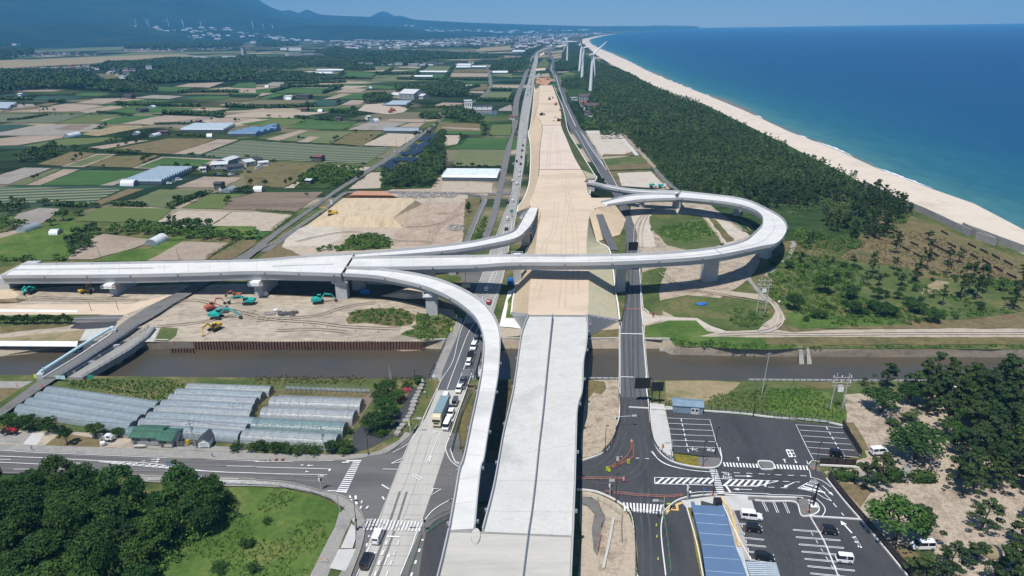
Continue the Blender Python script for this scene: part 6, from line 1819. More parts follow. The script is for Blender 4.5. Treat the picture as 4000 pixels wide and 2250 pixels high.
arrow('B3',(2240,442),(2420,446)); arrow('B3',(2410,580),(2220,575)); arrow('B3',(2280,290),(2270,250)); arrow('B4',(175,310),(160,270)); arrow('B4',(268,272),(285,315))
arrow('B4',(265,505),(155,558)); arrow('B4',(548,540),(658,642)); arrow('B4',(845,1018),(730,892),wd=.35)
line('B4','425,455 505,475 560,500 635,555',.18); line('B4','415,380 432,455',.18); line('B4','390,290 405,325 440,290 520,295',.18)
line('B4','300,566 400,510',.18); line('B4','300,566 460,605 560,660 638,695',.18); line('B4','400,512 500,555 640,695',.18)
for a,b in (((330,562),(520,600)),((350,545),(575,612)),((380,525),(500,560))): line('B4','%d,%d %d,%d' % (*a,*b),.5)
line('B4','655,715 765,845',.22,(1.6,2))
line('A3','1555,855 1990,873 2050,1090 2110,1260',.14,n=1)
for k,y in enumerate((909,965,1020,1078,1138)): line('A3','%d,%d %d,%d' % (1570+k*11,y,2003+k*14,y+17),.14)
line('A3','1700,865 1775,1200',.22,(1.4,.9))
line('A4','755,955 280,922 365,1100 455,1275',.14,n=1)
for k,y in enumerate((978,1035,1092,1152,1213)): line('A4','%d,%d %d,%d' % (318+k*29,y,760+k*36,y+29 if k < 4 else 1250),.14)
line('A4','585,945 780,1285',.22,(1.4,.9))
glyphs('A3','大',(1870,1195),(1870,1160),(1785,1180)); glyphs('A3','型',(2030,1200),(2040,1170),(1955,1185))
glyphs('B4','出',(290,252),(252,180),(225,252)); glyphs('B4','口',(248,252),(215,180),(182,180)) if False else None
glyphs('B4','口',(245,252),(213,178),(215,254));
line('B4','182,178 213,178 245,252 215,252 182,178',.3,n=1)
glyphs('B3','大',(2120,440),(2120,408),(2210,442)); glyphs('B3','型',(2120,466),(2120,444),(2215,466))
glyphs('B4','小',(425,492),(435,470),(505,510)); glyphs('B4','型',(415,508),(425,490),(505,530))
glyphs('B4','出',(950,1165),(880,1050),(905,1165))
def loopbar(fr,x0,y0,x1,y1):
 d = 7
 line(fr,'%d,%d %d,%d' % (x0,y0,x1,y1),.13); line(fr,'%d,%d %d,%d' % (x0+3,y0+d*1.7,x1-3,y1+d*1.7),.13)
 line(fr,'%d,%d %d,%d %d,%d' % (x0,y0,x0-9,y0+d*.8,x0+3,y0+d*1.7),.13); line(fr,'%d,%d %d,%d %d,%d' % (x1,y1,x1+7,y1+d,x1-3,y1+d*1.7),.13)
for k in range(7): loopbar('B4',262+k*29,980+k*73,540+k*2 if k == 0 else 720+k*36-36,1000 if k == 0 else 1085+(k-1)*76)
for x,y in ((2300,918),(2340,1060),(2360,1130),(2385,1200),(2400,1280),(2430,1370)): loopbar('B3',x,y,x+185,y+18)
for x0,y0,x1,y1 in ((2510,695,2560,800),(2620,700,2665,812),(2728,708,2775,818)):
 line('B3','%d,%d %d,%d' % (x0,y0,x1,y1),.13); line('B3','%d,%d %d,%d' % (x0+18,y0,x1+18,y1),.13)
line('B4','435,1010 700,1449',.14,(1.2,1.2)); line('B4','560,1090 720,1449',.14,(1.2,1.2))
line('B3','2310,930 2440,1420',.14,(1.2,1.2))
def kerb(fr,s,wd=.24,h=.16,mat='pavement',name='kerb'):
 ps = [tuple(p) for p in smooth_line(W(fr,s,.5),4)]
 rows = []
 for i,p in enumerate(ps):
  a = ps[max(0,i-1)]; b = ps[min(len(ps)-1,i+1)]; dx,dy = b[0]-a[0],b[1]-a[1]; l = math.hypot(dx,dy) or 1
  nx,ny = -dy/l*wd/2,dx/l*wd/2
  rows.append([(p[0]-nx,p[1]-ny,.3),(p[0]-nx,p[1]-ny,ZM+h),(p[0]+nx,p[1]+ny,ZM+h),(p[0]+nx,p[1]+ny,.3)])
 tag(MB().loft(rows).build(name,mat),kind='structure')
for fr,s in (('B2','-900,270 0,285 100,290'),('B2','370,300 870,285'),('B2','1110,250 1300,218 1440,130 1560,30 A2:1620,930'),('B2','0,487 300,508 600,580 850,640 1000,735 1065,830 1095,950 1060,1150 950,1449 900,1600'),('B1','1400,440 2574,480'),
    ('B2','1950,190 2000,310 2040,340'),('A3','1390,720 1400,950 1430,1110 1500,1220 1620,1300 1800,1345 1990,1362 2080,1340 2108,1270 2090,1160'),('B3','710,290 900,220 1000,120 A3:1075,880 A3:1085,660 A3:1085,540'),
    ('B3','650,580 780,590 900,620 1060,700 1180,800 1225,950 1250,1200 1262,1449 1266,1600'),('B3','1545,1449 1500,1050 1510,880 1560,770 1700,675 1900,640 2060,632'),('B3','2140,632 2400,648 2574,655 B4:200,660 B4:350,668'),
    ('B3','2440,690 2574,700 B4:100,700 B4:280,712 B4:330,838 B4:420,845 B4:500,812 B4:512,770 B4:480,720 B4:400,690'),('B4','420,852 560,1100 700,1449'),('B4','420,850 930,882'),
    ('B4','585,470 760,690 930,885 1130,1120 1400,1449'),('A4','-1400,750 -400,800 0,845 740,930 930,1240'),('B3','2475,300 2500,295 2574,297 B4:40,310 B4:62,350 B4:50,376 B4:0,378 B3:2510,375 B3:2475,330 B3:2475,300'),('B4','520,335 880,352 900,365'),
    ('A3','1540,745 1615,755'),('B3','1755,760 1850,1100 1920,1449 1950,1600'),('D3','910,565 1060,850'),('C3','1320,800 1290,500 1260,100'),('C3','1330,790 1380,830'),('B3','2130,760 2240,1000 2400,1300')):
 kerb(fr,s,mat='pavement_old' if fr in ('B2','B1') else 'concrete_white')
line('B3','2100,645 2140,720 2180,760 2230,900 2290,1150',.5,mat='marking_yellow')
line('B3','1705,712 1655,730 1665,785 1590,780 1610,745 1540,825',.7,mat='marking_yellow',n=1)
for k in range(13):
 t = k/13
 line('B2','%d,%d %d,%d' % (1570-t*560,110+t*1330,1955-t*420,120+t*1330),.045,mat='joint')
for s in ('1560,20 1490,250 1320,650 1180,1100','1660,20 1520,450 1330,900 1170,1449','1760,40 1610,500 1430,1000'): line('B2',s,.05,mat='joint')
for k,nm in (('marking','road_marking'),('marking_worn','road_marking'),('marking_yellow','tactile_paving'),('joint','slab_joints')):
 if MK[k].v: tag(MK[k].build(nm,k),kind='structure')
def tracks(fr,s,mat,z=None,gauge=1.9,wd=.5,name='wheel_tracks'):
 z = z or ZF[0]+.01
 ps = [np.array(p) for p in smooth_line(W(fr,s,z),5)]
 mb = MB()
 for sd_ in (-1,1):
  q = []
  for i,p in enumerate(ps):
   a = ps[max(0,i-1)]; b = ps[min(len(ps)-1,i+1)]; d = b-a; d = d/(np.linalg.norm(d)+1e-9)
   q.append(tuple(p+np.array([-d[1],d[0],0])*sd_*gauge/2))
  ribbon(mb,q,wd)
 tag(mb.build(name,mat),kind='structure'); ZF[0] += .001
for fr,s in (('C1','2574,800 2400,830 2100,900 1900,930 1560,960'),('C1','1700,720 2000,700 2300,790 2574,850'),('C2','0,870 300,900 600,920 900,960 1450,985'),('C2','200,1000 600,990 900,1010'),('C1','0,700 400,690 900,700 1400,690'),('C1','300,660 800,680 1300,660'),
    ('C2','1200,720 900,760 600,850 200,880 0,900'),('D2','400,1400 700,1330 1000,1300 1350,1380 1780,1400'),('D2','1740,1420 1760,1250 1700,1100 1750,960'),('D2','1500,1250 1800,1230 2050,1120'),('D2','1770,1420 1800,1300 1950,1150 2100,1000'),('D3','1290,1449 1300,1250 1400,1090 1700,1070 2100,1140 2350,1300'),('D3','1240,1400 1270,1200 1450,1060 1900,1080 2300,1190 2420,1290'),('C3','1500,420 1700,560 2100,640 2574,720'),('C3','1340,540 1600,600 1900,600')):
 tracks(fr,s,'track_soil')
for fr,s in (('C4','-500,1045 -100,1030 500,1040 1400,1030 2900,1030'),('C4','-60,640 60,740 130,880 60,980 -100,1020')): tracks(fr,s,'sand_pale')
for k,s in enumerate(('C3:240,700 C3:300,400 C3:330,150 D3:420,1300 D3:450,1000','C3:500,780 C3:520,500 C3:520,200 D3:520,1300 D3:560,1000 D3:560,750','C3:640,640 C3:640,300 D3:640,1400 D3:600,1100 D3:520,800','D3:360,680 D3:380,400 D3:400,250','D3:480,640 D3:440,300')): tracks('C3',s,'track_fill',EZ+.03+k*.004,2.2,.55)
for s in ('A3:1160,900 A3:1170,640 A3:1160,440 C3:1150,1000 C3:1185,600 C3:1200,200','A3:1290,960 A3:1265,640 A3:1245,440 C3:1240,1000 C3:1240,600','B3:740,480 B3:1000,500 B3:1200,440 B3:1330,300 B3:1300,40','A3:1120,1000 A3:1040,1200 A3:900,1330 A3:720,1400','B3:1360,1449 B3:1350,1000 B3:1330,800 B3:1340,560'): tracks('A3',s,'asphalt_track',ZR[0]+.006,1.7,.55)
for s in ('A3:2200,1100 A3:2150,1000 A3:2100,900 A3:2300,880','B4:200,1400 B4:150,1150 B4:50,950 B3:2574,850','B4:240,1449 B4:200,1250 B4:120,1000','B3:2140,440 B4:100,455 B4:400,500 B4:600,700','B3:2100,600 B4:0,595 B4:400,610'): tracks('A3',s,'asphalt_tyre',ZR[0]+.008,1.5,.4)
for s in ('B1:-500,230 B1:0,225 B1:900,262 B1:1800,310 B1:2574,325','B1:0,390 B1:1400,410 B1:2574,440 B2:700,480','B2:1480,600 B2:1350,1000 B2:1180,1449','A2:2190,200 A2:2080,560'): tracks('A3',s,'asphalt_tyre' if s.startswith('A2') else 'road_worn',ZR[0]+.004,1.7,.5)
ZG = ZM+.05
# VEHICLES
CAR = {'suv': (4.8,1.9,1.85,1.15,1.0,.15,.45),'sedan': (4.6,1.78,1.46,1.15,.9,.9,.75),'hatch': (3.9,1.7,1.5,.85,.92,.35,.75),
  'kei': (3.4,1.48,1.76,.6,.98,.1,.35),'van': (3.4,1.48,1.92,.22,.98,.05,.35),'minivan': (4.8,1.74,1.9,.7,1.0,.12,.7),'bigvan': (4.7,1.7,2.0,.3,1.05,.08,.45)}
CP = {}
def car(kind,col,p,ang,label,group=None,detail=True):
 key = (kind,col,detail)
 if key in CP:
  o = copy_tree(CP[key])
 else:
  L,Wd,Hh,hl,bh,rs,ws = CAR[kind]
  o = thing('car' if kind not in ('van','bigvan','minivan') else 'van',label,'car')
  x0,x1 = -L/2,L/2
  y = Wd/2
  b = MB().side([(x0+.05,.28),(x0,.6),(x0+.04,bh),(x1-hl,bh+.02),(x1-.18,bh*.84),(x1,bh*.6),(x1-.03,.28)],-y,y,.93)
  top = [(x0+.08,bh-.02),(x0+rs+.02,Hh-.07),(x1-hl-ws,Hh-.07),(x1-hl+.05,bh-.02)]
  MB().side(top,-y*.92,y*.92,.9).build('windows','glass_dark',o)
  for px_ in ([x0+.12+rs*.6,(x0+x1-hl-ws+rs)/2] if kind not in ('sedan',) else [x0+1.35]):
   b.box(px_-.07,px_+.07,-y*.935,y*.935,bh-.05,Hh-.1)
  if kind in ('van','kei','bigvan','minivan','suv'):
   b.box(x0+.03,x0+.1,-y*.8,y*.8,bh-.05,bh+.12)
  b.build('body','car_'+col,o)
  rt = MB().side([(x0+rs-.02,Hh-.12),(x0+rs+.1,Hh),(x1-hl-ws-.1,Hh),(x1-hl-ws+.12,Hh-.1)],-y*.84,y*.84,.93)
  rt.build('roof','car_'+col,o)
  if detail:
   for sx in (x0+.72,x1-.75):
    for sy in (-1,1):
     MB().tube((sx,sy*(y-.2),.33),(sx,sy*(y+.01),.33),.33,n=14).build('wheel','rubber',o)
     KIDS_w = KIDS[o.name][-1]
     MB().tube((sx,sy*(y-.02),.33),(sx,sy*(y+.03),.33),.19,n=10).build('rim','car_silver',KIDS_w)
   for sy in (-1,1):
    MB().box(x1-.12,x1+.015,sy*y*.72-.18,sy*y*.72+.18,bh*.66,bh*.82).build('headlight','lamp',o)
    MB().box(x0-.015,x0+.1,sy*y*.8-.12,sy*y*.8+.12,bh*.7,bh*1.0).build('tail_light','lamp_red',o)
   MB().box(x1-.05,x1+.02,-y*.45,y*.45,.45,.62).build('grille','rubber',o)
  CP[key] = o
 o.location = (p[0],p[1],ZG)
 o.rotation_euler = (0,0,ang)
 o['label'] = label; o['category'] = 'van' if kind in ('van','bigvan','minivan') else 'car'
 if group: o['group'] = group
 elif 'group' in o: del o['group']
 return o
def heading(fr,x,y,fr2,x2,y2):
 a,b = W1(fr,x,y),W1(fr2,x2,y2)
 return math.atan2(b[1]-a[1],b[0]-a[0])
HW = heading('A2',1920,560,'C2',2140,1100)   # highway bearing, away from the camera
for k,c,fr,x,y,a,lab in (
 ('minivan','white','B2',1232,1092,HW+.0,'white people carrier on the near side of the zebra crossing, driving away'),
 ('minivan','black','B2',1118,1340,HW+.0,'black people carrier at the bottom of the highway, driving away'),
 ('kei','grey','C2',2217,1125,HW+3.14,'grey boxy small car in the queue, farthest one on the canal bridge'),
 ('suv','white','C2',2190,1200,HW+3.14,'white off-roader in the queue on the canal bridge ahead of the grey small car'),
 ('sedan','black','C2',2155,1285,HW+3.14,'black glossy saloon in the queue on the canal bridge'),
 ('kei','white','C2',2140,1365,HW+3.14,'white small car half hidden by the overhead sign'),
 ('sedan','grey','A2',2078,515,HW+3.14,'dark grey saloon in the queue at the end of the bridge'),
 ('hatch','white','A2',2042,600,HW+3.14,'white car with dark sunroof in the queue'),
 ('bigvan','white','A2',1908,690,HW,'white van directly behind the long lorry'),
 ('van','grey','A2',2003,735,HW+3.14,'grey small van in the right hand queue beside the lorry'),
 ('hatch','white','A2',1960,845,HW+3.14,'white hatchback between grey small van and white van'),
 ('bigvan','white','A2',1922,965,HW+3.14,'white van at the front of the right hand queue'),
 ('hatch','white','C2',2320,615,HW,'white car on the highway in front of the flyover shadow'),
 ('hatch','red','C2',2343,745,HW,'red car beside the curved ramp'),
 ('suv','white','B3',2400,890,heading('B3',2300,918,'B3',2485,936),'large white off-roader with slatted roof rack in the car park'),
 ('kei','black','B3',2425,1015,heading('B3',2300,918,'B3',2485,936),'black boxy small car parked next to the white off-roader'),
 ('hatch','black','B3',2530,1300,heading('B3',2300,918,'B3',2485,936),'black car half under the pale ribbed canopy'),
 ('kei','black','B4',612,1038,heading('B3',2300,918,'B3',2485,936),'black boxy small car alone in the middle row of bays'),
 ('van','white','B4',757,1328,heading('B3',2300,918,'B3',2485,936)+3.14,'white small van parked in the middle row of bays'),
 ('minivan','white','B4',1545,1190,math.pi,'white people carrier parked on the sand under the pines'),
 ('kei','black','B4',682,262,heading('B3',2300,918,'B3',2485,936),'black car parked behind the dark wall in the upper car park'),
 ('suv','white','B4',1110,235,.1,'white car almost hidden behind the pair of pines')):
 car(k,c,W1(fr,x,y),a,lab)
for k,c,fr,x,y,lab in (('sedan','black','D2',2530,1020,'dark car on the highway beyond the slip ramp, farther one'),('kei','white','D2',2530,1190,'white small car on the highway beyond the slip ramp'),('sedan','black','D2',2518,1290,'black car nearest the slip ramp on the highway'),
  ('hatch','white','D3',8,1005,'white car just left of the ramp abutment'),('hatch','white','D3',50,830,'white car in the highway queue beside the embankment, nearest'),('hatch','white','D3',8,803,'white car in the outer lane beyond the loop'),
  ('hatch','white','D3',72,748,'white car second in the queue beside the embankment'),('kei','white','D3',78,702,'white small car third in the queue beside the embankment'),('sedan','wine','D3',88,632,'dark red car in the queue'),
  ('kei','black','D3',48,605,'black car beside the dark red one'),('kei','black','D3',95,565,'black car ahead of the dark red one'),('sedan','black','D3',103,495,'black car fifth in line'),('sedan','black','D3',112,444,'black car sixth in line'),
  ('hatch','white','D3',125,358,'white car seventh in line'),('kei','white','D3',124,330,'white car eighth in line'),('hatch','white','D3',115,186,'white car level with the first diggers')):
 car(k,c,W1(fr,x,y),HW+(0 if x > 2000 else .05),lab+', on the highway' if 'highway' not in lab else lab)
rr = random.Random(12)
EE = [(170,1040,0),(163,1080,0),(158,960,1),(165,922,1),(185,945,1),(190,916,1),(188,900,1),(178,852,1),(192,862,1),(193,846,1),(168,905,0),(172,880,0),(186,880,0),(195,825,1),(198,800,0),(200,780,1),(183,810,0),(186,785,1),(204,755,0),(206,735,1),(190,760,0),(209,715,0),(212,700,1),(196,720,0),(216,685,0),(219,672,1),(224,655,0),(228,643,0),(234,630,1),(242,618,0),(248,608,0)]
for x,y,d in EE:
 car('hatch','black' if d else 'white',W1('E3',x,y),HW-.02,('distant dark car' if d else 'distant pale car')+' in the long highway queue beyond the embankment','distant cars queueing on the highway',False)
for k,c,fr,x,y,lab in (('hatch','white','D1',1703,828,'white car nearest the greenhouse block'),('kei','silver','D1',1752,812,'silver car second from the greenhouse block'),('suv','white','D1',1800,792,'white car right of the silver one by the greenhouse'),
  ('kei','black','D1',2170,738,'black van parked by the farm sheds'),('kei','silver','D1',2206,738,'pale car beside the black van by the farm sheds'),('kei','black','D1',2270,705,'dark car against the farm shed wall'),('kei','white','D1',2320,742,'white van first of three before the farm sheds'),
  ('kei','silver','D1',2352,742,'middle van of three before the farm sheds'),('kei','black','D1',2390,742,'dark van last of three before the farm sheds'),('hatch','black','D1',2508,713,'black car alone right of the farm sheds'),('van','white','D2',1408,510,'white van on the diagonal road beside the blue striped field'),
  ('van','white','D2',1663,305,'white truck at the bend of the diagonal road'),('van','white','D2',1540,412,'white van halfway up the diagonal road'),('hatch','black','D2',1083,628,'black car at the corner of the striped field'),
  ('van','white','D2',10,683,'white truck nearest in the farm yard row'),('van','white','D2',25,672,'second white truck in the farm yard row'),('van','white','D2',42,663,'third white truck in the farm yard row'),('van','white','D2',56,654,'fourth white truck in the farm yard row')):
 car(k,c,W1(fr,x,y),.2 if fr == 'D1' else .75,lab,None,False)
def lorry():
 a,b = W1('A2',1808,985),W1('A2',1872,745)
 ang = HW+math.pi
 o = thing('lorry','long cream lorry with grey roofed cargo box at the head of the left lane','lorry',(*W1('A2',1815,975)[:2],ZG),ang)
 MB().side([(-1.9,.5),(-1.9,2.9),(-.5,3.0),(-.05,2.2),(0,.5)],-1.2,1.2,.97).build('cab','paint_cream',o)
 MB().box(-.42,.03,-1.08,1.08,1.75,2.45).build('windscreen','glass_dark',o)
 MB().box(-1.3,-.5,-1.215,1.215,1.7,2.4).build('side_window','glass_dark',o)
 MB().side([(-1.8,2.95),(-1.8,3.55),(-1.2,3.5),(-.3,3.0)],-1.1,1.1).build('wind_deflector','paint_cream',o)
 MB().box(-11.6,-2.0,-1.25,1.25,1.0,3.62).build('cargo_box','wall_grey',o)
 MB().box(-11.62,-1.98,-1.27,1.27,3.62,3.7).build('box_roof','box_roof',o)
 MB().box(-11.5,-.3,-.9,.9,.55,1.0).build('chassis','rubber',o)
 for x in (-1.1,-3.1,-8.7,-9.9):
  for s in (-1,1): MB().tube((x,s*.85,.5),(x,s*1.22,.5),.5,n=14).build('wheel','rubber',o)
 for s in (-1,1): MB().box(-.05,.04,s*.95-.2,s*.95+.2,.75,.95).build('headlight','lamp',o)
 MB().box(-.03,.035,-.7,.7,1.1,1.5).build('grille','rubber',o)
paint('paint_cream',(.62,.55,.36),.35,coat=.4,var=.05)
paint('box_roof',(.20,.30,.33),.5)
lorry()
def small_truck():
 o = thing('small_truck','small white pickup truck with grey load bed beside the plastic tunnels','truck',(*W1('A1',1085,1098)[:2],ZG),.02)
 MB().side([(-.2,.35),(-.2,1.75),(.95,1.75),(1.55,1.0),(1.65,.35)],-.72,.72,.95).build('cab','car_white',o)
 MB().side([(.25,1.05),(.3,1.62),(.95,1.6),(1.4,1.05)],-.735,.735).build('windows','glass_dark',o)
 mb = MB().box(-1.75,-.22,-.7,.7,.6,.68)
 for q in ((-1.75,-.22,-.7,-.64),(-1.75,-.22,.64,.7),(-1.75,-1.69,-.7,.7)): mb.box(*q,.68,.98)
 mb.build('load_bed','steel_grey',o)
 for x in (-1.1,1.0):
  for s in (-1,1): MB().tube((x,s*.5,.28),(x,s*.72,.28),.28,n=12).build('wheel','rubber',o)
small_truck()
def tractor(fr,x,y,ang,label):
 o = thing('tractor',label,'tractor',(*W1(fr,x,y)[:2],ZG),ang)
 MB().side([(.0,.6),(.0,1.2),(.4,1.35),(1.6,1.25),(1.75,.7)],-.38,.38).build('bonnet','car_red',o)
 MB().box(-.9,.1,-.5,.5,.55,1.0).build('chassis','car_red',o)
 MB().box(-.8,-.3,-.25,.25,1.0,1.35).build('seat','rubber',o)
 mb = MB()
 for s in (-1,1): mb.tube((-.9,s*.45,1),(-.9,s*.45,2.1),.04)
 mb.tube((-.9,-.45,2.1),(-.9,.45,2.1),.04); mb.build('roll_bar','car_red',o)
 for x_,r in ((-.6,.65),(1.3,.4)):
  for s in (-1,1): MB().tube((x_,s*.45,r),(x_,s*.8,r),r,n=14).build('wheel','rubber',o)
tractor('A1',75,1025,.1,'red farm tractor on the pale yard, left one'); tractor('A1',125,1022,-.2,'red farm tractor on the pale yard, right one')
def motorbike():
 p = W1('A2',2113,450)
 o = thing('motorcycle','small dark motorcycle in the queue under the overhead sign','motorcycle',(p[0],p[1],ZG),HW+math.pi)
 for x in (-.6,.6): MB().tube((x,-.06,.3),(x,.06,.3),.3,n=12).build('wheel','rubber',o)
 MB().side([(-.7,.55),(-.75,.8),(0,.78),(.3,.95),(.6,.6),(0,.4)],-.14,.14).build('body','car_black',o)
 MB().tube((.45,-.35,1.05),(.45,.35,1.05),.03).build('handlebar','steel_grey',o)
 person((p[0],p[1],ZG+.1),HW+math.pi,'motorcyclist in dark clothes sitting on the small motorcycle','cloth_dark',sit=True)
def person(p,ang,label,cloth='cloth_dark',sit=False,s=1.0,hat=None):
 me = bpy.data.meshes.new('person')
 if not sit:
  J = [(0,0,.95,.15,.12),(0,0,1.2,.16,.12),(0,0,1.42,.18,.11),(0,0,1.52,.06,.06),(0,0,1.65,.1,.1),(0,0,1.76,.07,.08),
    (.0,.1,.88,.09,.09),(.04,.11,.5,.065,.065),(0,.12,.08,.05,.05),(.13,.12,.04,.045,.03),
    (.0,-.1,.88,.09,.09),(-.05,-.11,.5,.065,.065),(-.08,-.12,.08,.05,.05),(.05,-.12,.04,.045,.03),
    (0,.2,1.4,.06,.06),(.03,.26,1.12,.045,.045),(.14,.25,.88,.035,.035),(0,-.2,1.4,.06,.06),(.03,-.26,1.12,.045,.045),(.14,-.25,.88,.035,.035)]
 else:
  J = [(-.15,0,.8,.15,.12),(-.08,0,1.05,.16,.12),(0,0,1.27,.18,.11),(.04,0,1.38,.06,.06),(.07,0,1.5,.12,.12),(.07,0,1.62,.09,.1),
    (-.05,.12,.78,.09,.09),(.32,.2,.72,.065,.065),(.2,.2,.3,.05,.05),(.34,.2,.26,.045,.03),
    (-.05,-.12,.78,.09,.09),(.32,-.2,.72,.065,.065),(.2,-.2,.3,.05,.05),(.34,-.2,.26,.045,.03),
    (0,.2,1.25,.06,.06),(.2,.3,1.08,.045,.045),(.43,.28,1.0,.035,.035),(0,-.2,1.25,.06,.06),(.2,-.3,1.08,.045,.045),(.43,-.28,1.0,.035,.035)]
 E = [(0,1),(1,2),(2,3),(3,4),(4,5),(0,6),(6,7),(7,8),(8,9),(0,10),(10,11),(11,12),(12,13),(2,14),(14,15),(15,16),(2,17),(17,18),(18,19)]
 me.from_pydata([j[:3] for j in J],E,[])
 me.skin_vertices or me.attributes
 o = bpy.data.objects.new('person',me); COL.objects.link(o)
 md = o.modifiers.new('skin','SKIN')
 if not me.skin_vertices:
  bm = __import__('bmesh').new(); bm.from_mesh(me); bm.verts.layers.skin.verify(); bm.to_mesh(me); bm.free()
 for v,j in zip(me.skin_vertices[0].data,J): v.radius = (j[3],j[4])
 me.skin_vertices[0].data[0].use_root = True
 o.modifiers.new('sub','SUBSURF').levels = 1
 me.materials.append(MATS[cloth])
 o.location = p; o.rotation_euler = (0,0,ang); o.scale = (s,s,s)
 hp = J[5]
 h = MB().tube((hp[0],0,hp[2]-.06),(hp[0],0,hp[2]+.06),.12,.07,8).build('helmet',hat or 'white',None)
 h.parent = o
 return tag(o,label,'person')
motorbike()
# DIGGERS
def digger(fr,x,y,ang,col,label,s=1.0,pose=((2.6,3.2),(5.2,1.6)),z=0,name='excavator'):
 p = W1(fr,x,y,z)
 o = thing(name,label,'excavator',(p[0],p[1],max(.35,z+.02)),ang)
 o.scale = (s,s,s)
 for sy in (-1,1):
  pr = [(-1.9,.45),(-1.6,.08),(1.6,.08),(1.9,.45),(1.6,.82),(-1.6,.82)]
  t = MB().side(pr,sy*1.15-.28,sy*1.15+.28); t.build('track','rubber',o)
 MB().box(-.9,.9,-.9,.9,.5,1.0).build('undercarriage','digger_dark',o)
 MB().side([(-2.4,1.05),(-2.5,2.0),(-1.2,2.15),(.2,2.1),(1.2,1.5),(1.2,1.05)],-1.3,1.3,.97).build('upper_body','digger_'+col,o)
 c = MB().side([(-.2,1.1),(-.2,2.85),(1.0,2.85),(1.35,1.9),(1.35,1.1)],.32,1.28,.96).build('cab','glass_dark',o)
 MB().box(-.25,1.1,.3,1.3,2.82,2.92).build('cab_roof','digger_'+col,o)
 MB().box(-2.55,-2.0,-1.2,1.2,1.0,1.9).build('counterweight','digger_dark' if col == 'dark' else 'digger_'+col,o)
 (ex,ez),(bx,bz) = pose
 q = lambda a,b,w0,w1: MB().add([(a[0],-.2,a[1]-w0),(a[0],.2,a[1]-w0),(a[0],.2,a[1]+w0),(a[0],-.2,a[1]+w0),(b[0],-.2,b[1]-w1),(b[0],.2,b[1]-w1),(b[0],.2,b[1]+w1),(b[0],-.2,b[1]+w1)],
          [(3,2,1,0),(4,5,6,7),(0,1,5,4),(1,2,6,5),(2,3,7,6),(3,0,4,7)])
 md = (ex*.55+.5,ez+.55)
 m = q((1.0,1.6),md,.22,.3); m2 = q(md,(ex+1.4,ez),.3,.2)
 m.add(m2.v,m2.f); m.build('boom','digger_'+col,o)
 q((ex+1.2,ez+.2),(bx,bz),.26,.14).build('arm','digger_'+col,o)
 MB().side([(bx-.1,bz+.2),(bx+.5,bz-.1),(bx+.3,bz-.9),(bx-.5,bz-.8),(bx-.6,bz-.1)],-.5,.5).build('bucket','digger_dark',o)
 mb = MB().tube((1.5,0,1.2),(md[0]-.3,0,md[1]-.2),.09); mb.build('hydraulic_ram','steel_grey',o)
 return o
digger('C1',2130,805,.75,'orange','orange excavator with raised boom beside the gravel heap',1.0,((3.2,3.6),(5.6,1.6)))
digger('C1',2500,745,3.1,'teal','turquoise excavator reaching left, beside the second pier',1.1,((4.5,2.6),(7.4,.9)))
digger('C1',2380,680,3.3,'orange','small orange excavator behind the turquoise one by the pier',.8)
digger('C1',2185,890,-.05,'teal','turquoise excavator with long boom stretched right, in front of the gravel heap',1.15,((4.8,3.0),(8.2,.8)))
digger('C1',2160,1010,-2.0,'yellow','yellow excavator dipping its arm over the sheet pile wall',1.1,((3.4,2.8),(5.0,-.2)))
digger('C1',300,640,-1.6,'teal','turquoise excavator in the shade under the left end of the viaduct',1.1,((1.8,2.8),(3.6,.8)))
digger('C1',850,630,1.0,'yellow','small yellow excavator in the shade left of the first pier',.8)
digger('C2',630,735,.25,'teal','turquoise excavator working alone in the middle of the site',1.1,((3.6,2.8),(6.4,.7)))
digger('D2',765,1135,3.14,'yellow','yellow excavator with bent arm on the yellow stockpile',1.2,((4.2,3.6),(5.6,1.0)),z=4)
digger('D3',300,130,.5,'dark','dark excavator on the left of the far embankment',1.1,((2.2,1.5),(3.6,.8)),z=EZ)
digger('D3',470,188,3.1,'dark','dark excavator reaching left on the far embankment',1.1,((3.6,3.4),(5.2,.8)),z=EZ)
digger('D3',440,28,1.2,'orange','small orange excavator farther along the embankment',1.0,z=EZ)
digger('E3',378,1005,1.5,'dark','small dark machine far along the embankment',1.2,z=EZ)
digger('E3',360,805,2.6,'yellow','tiny yellow excavator on the reddish fill, right one',1.5); digger('E3',240,810,.6,'yellow','tiny yellow excavator on the reddish fill, left one',1.5); digger('E3',288,825,1.6,'yellow','tiny yellow excavator on the reddish fill, front one',1.3)
digger('D2',1735,310,2.8,'dark','brownish excavator beside the solar panels',1.2); digger('E2',1355,1135,.6,'orange','orange excavator on the far dirt yard, left one',1.4); digger('E2',1378,1120,2.2,'orange','orange excavator on the far dirt yard, right one',1.4)
def dumper(fr,x,y,ang,col,label,z=0,s=1):
 p = W1(fr,x,y,z)
 o = thing('dump_truck',label,'dump truck',(p[0],p[1],max(.35,z+.02)),ang); o.scale = (s,s,s)
 MB().side([(-2.6,1.2),(-2.9,2.4),(.6,2.4),(.6,1.2)],-1.1,1.1,.95).build('tipper','digger_'+col,o)
 MB().box(.9,2.4,-1,1,.7,2.6).build('cab','car_white',o)
 MB().box(1.3,2.42,-.95,1.01,1.7,2.35).build('windows','glass_dark',o)
 for x_ in (-2,-.9,1.7):
  for s_ in (-1,1): MB().tube((x_,s_*.7,.5),(x_,s_*1.05,.5),.5,n=12).build('wheel','rubber',o)
dumper('C1',915,635,1.5,'dark','small dark dump truck in the shade left of the first pier',s=.7)
dumper('D3',487,85,1.4,'orange','orange dump truck at the right edge of the far embankment',EZ); dumper('E3',410,990,1.5,'orange','small orange dump truck far along the embankment',EZ)
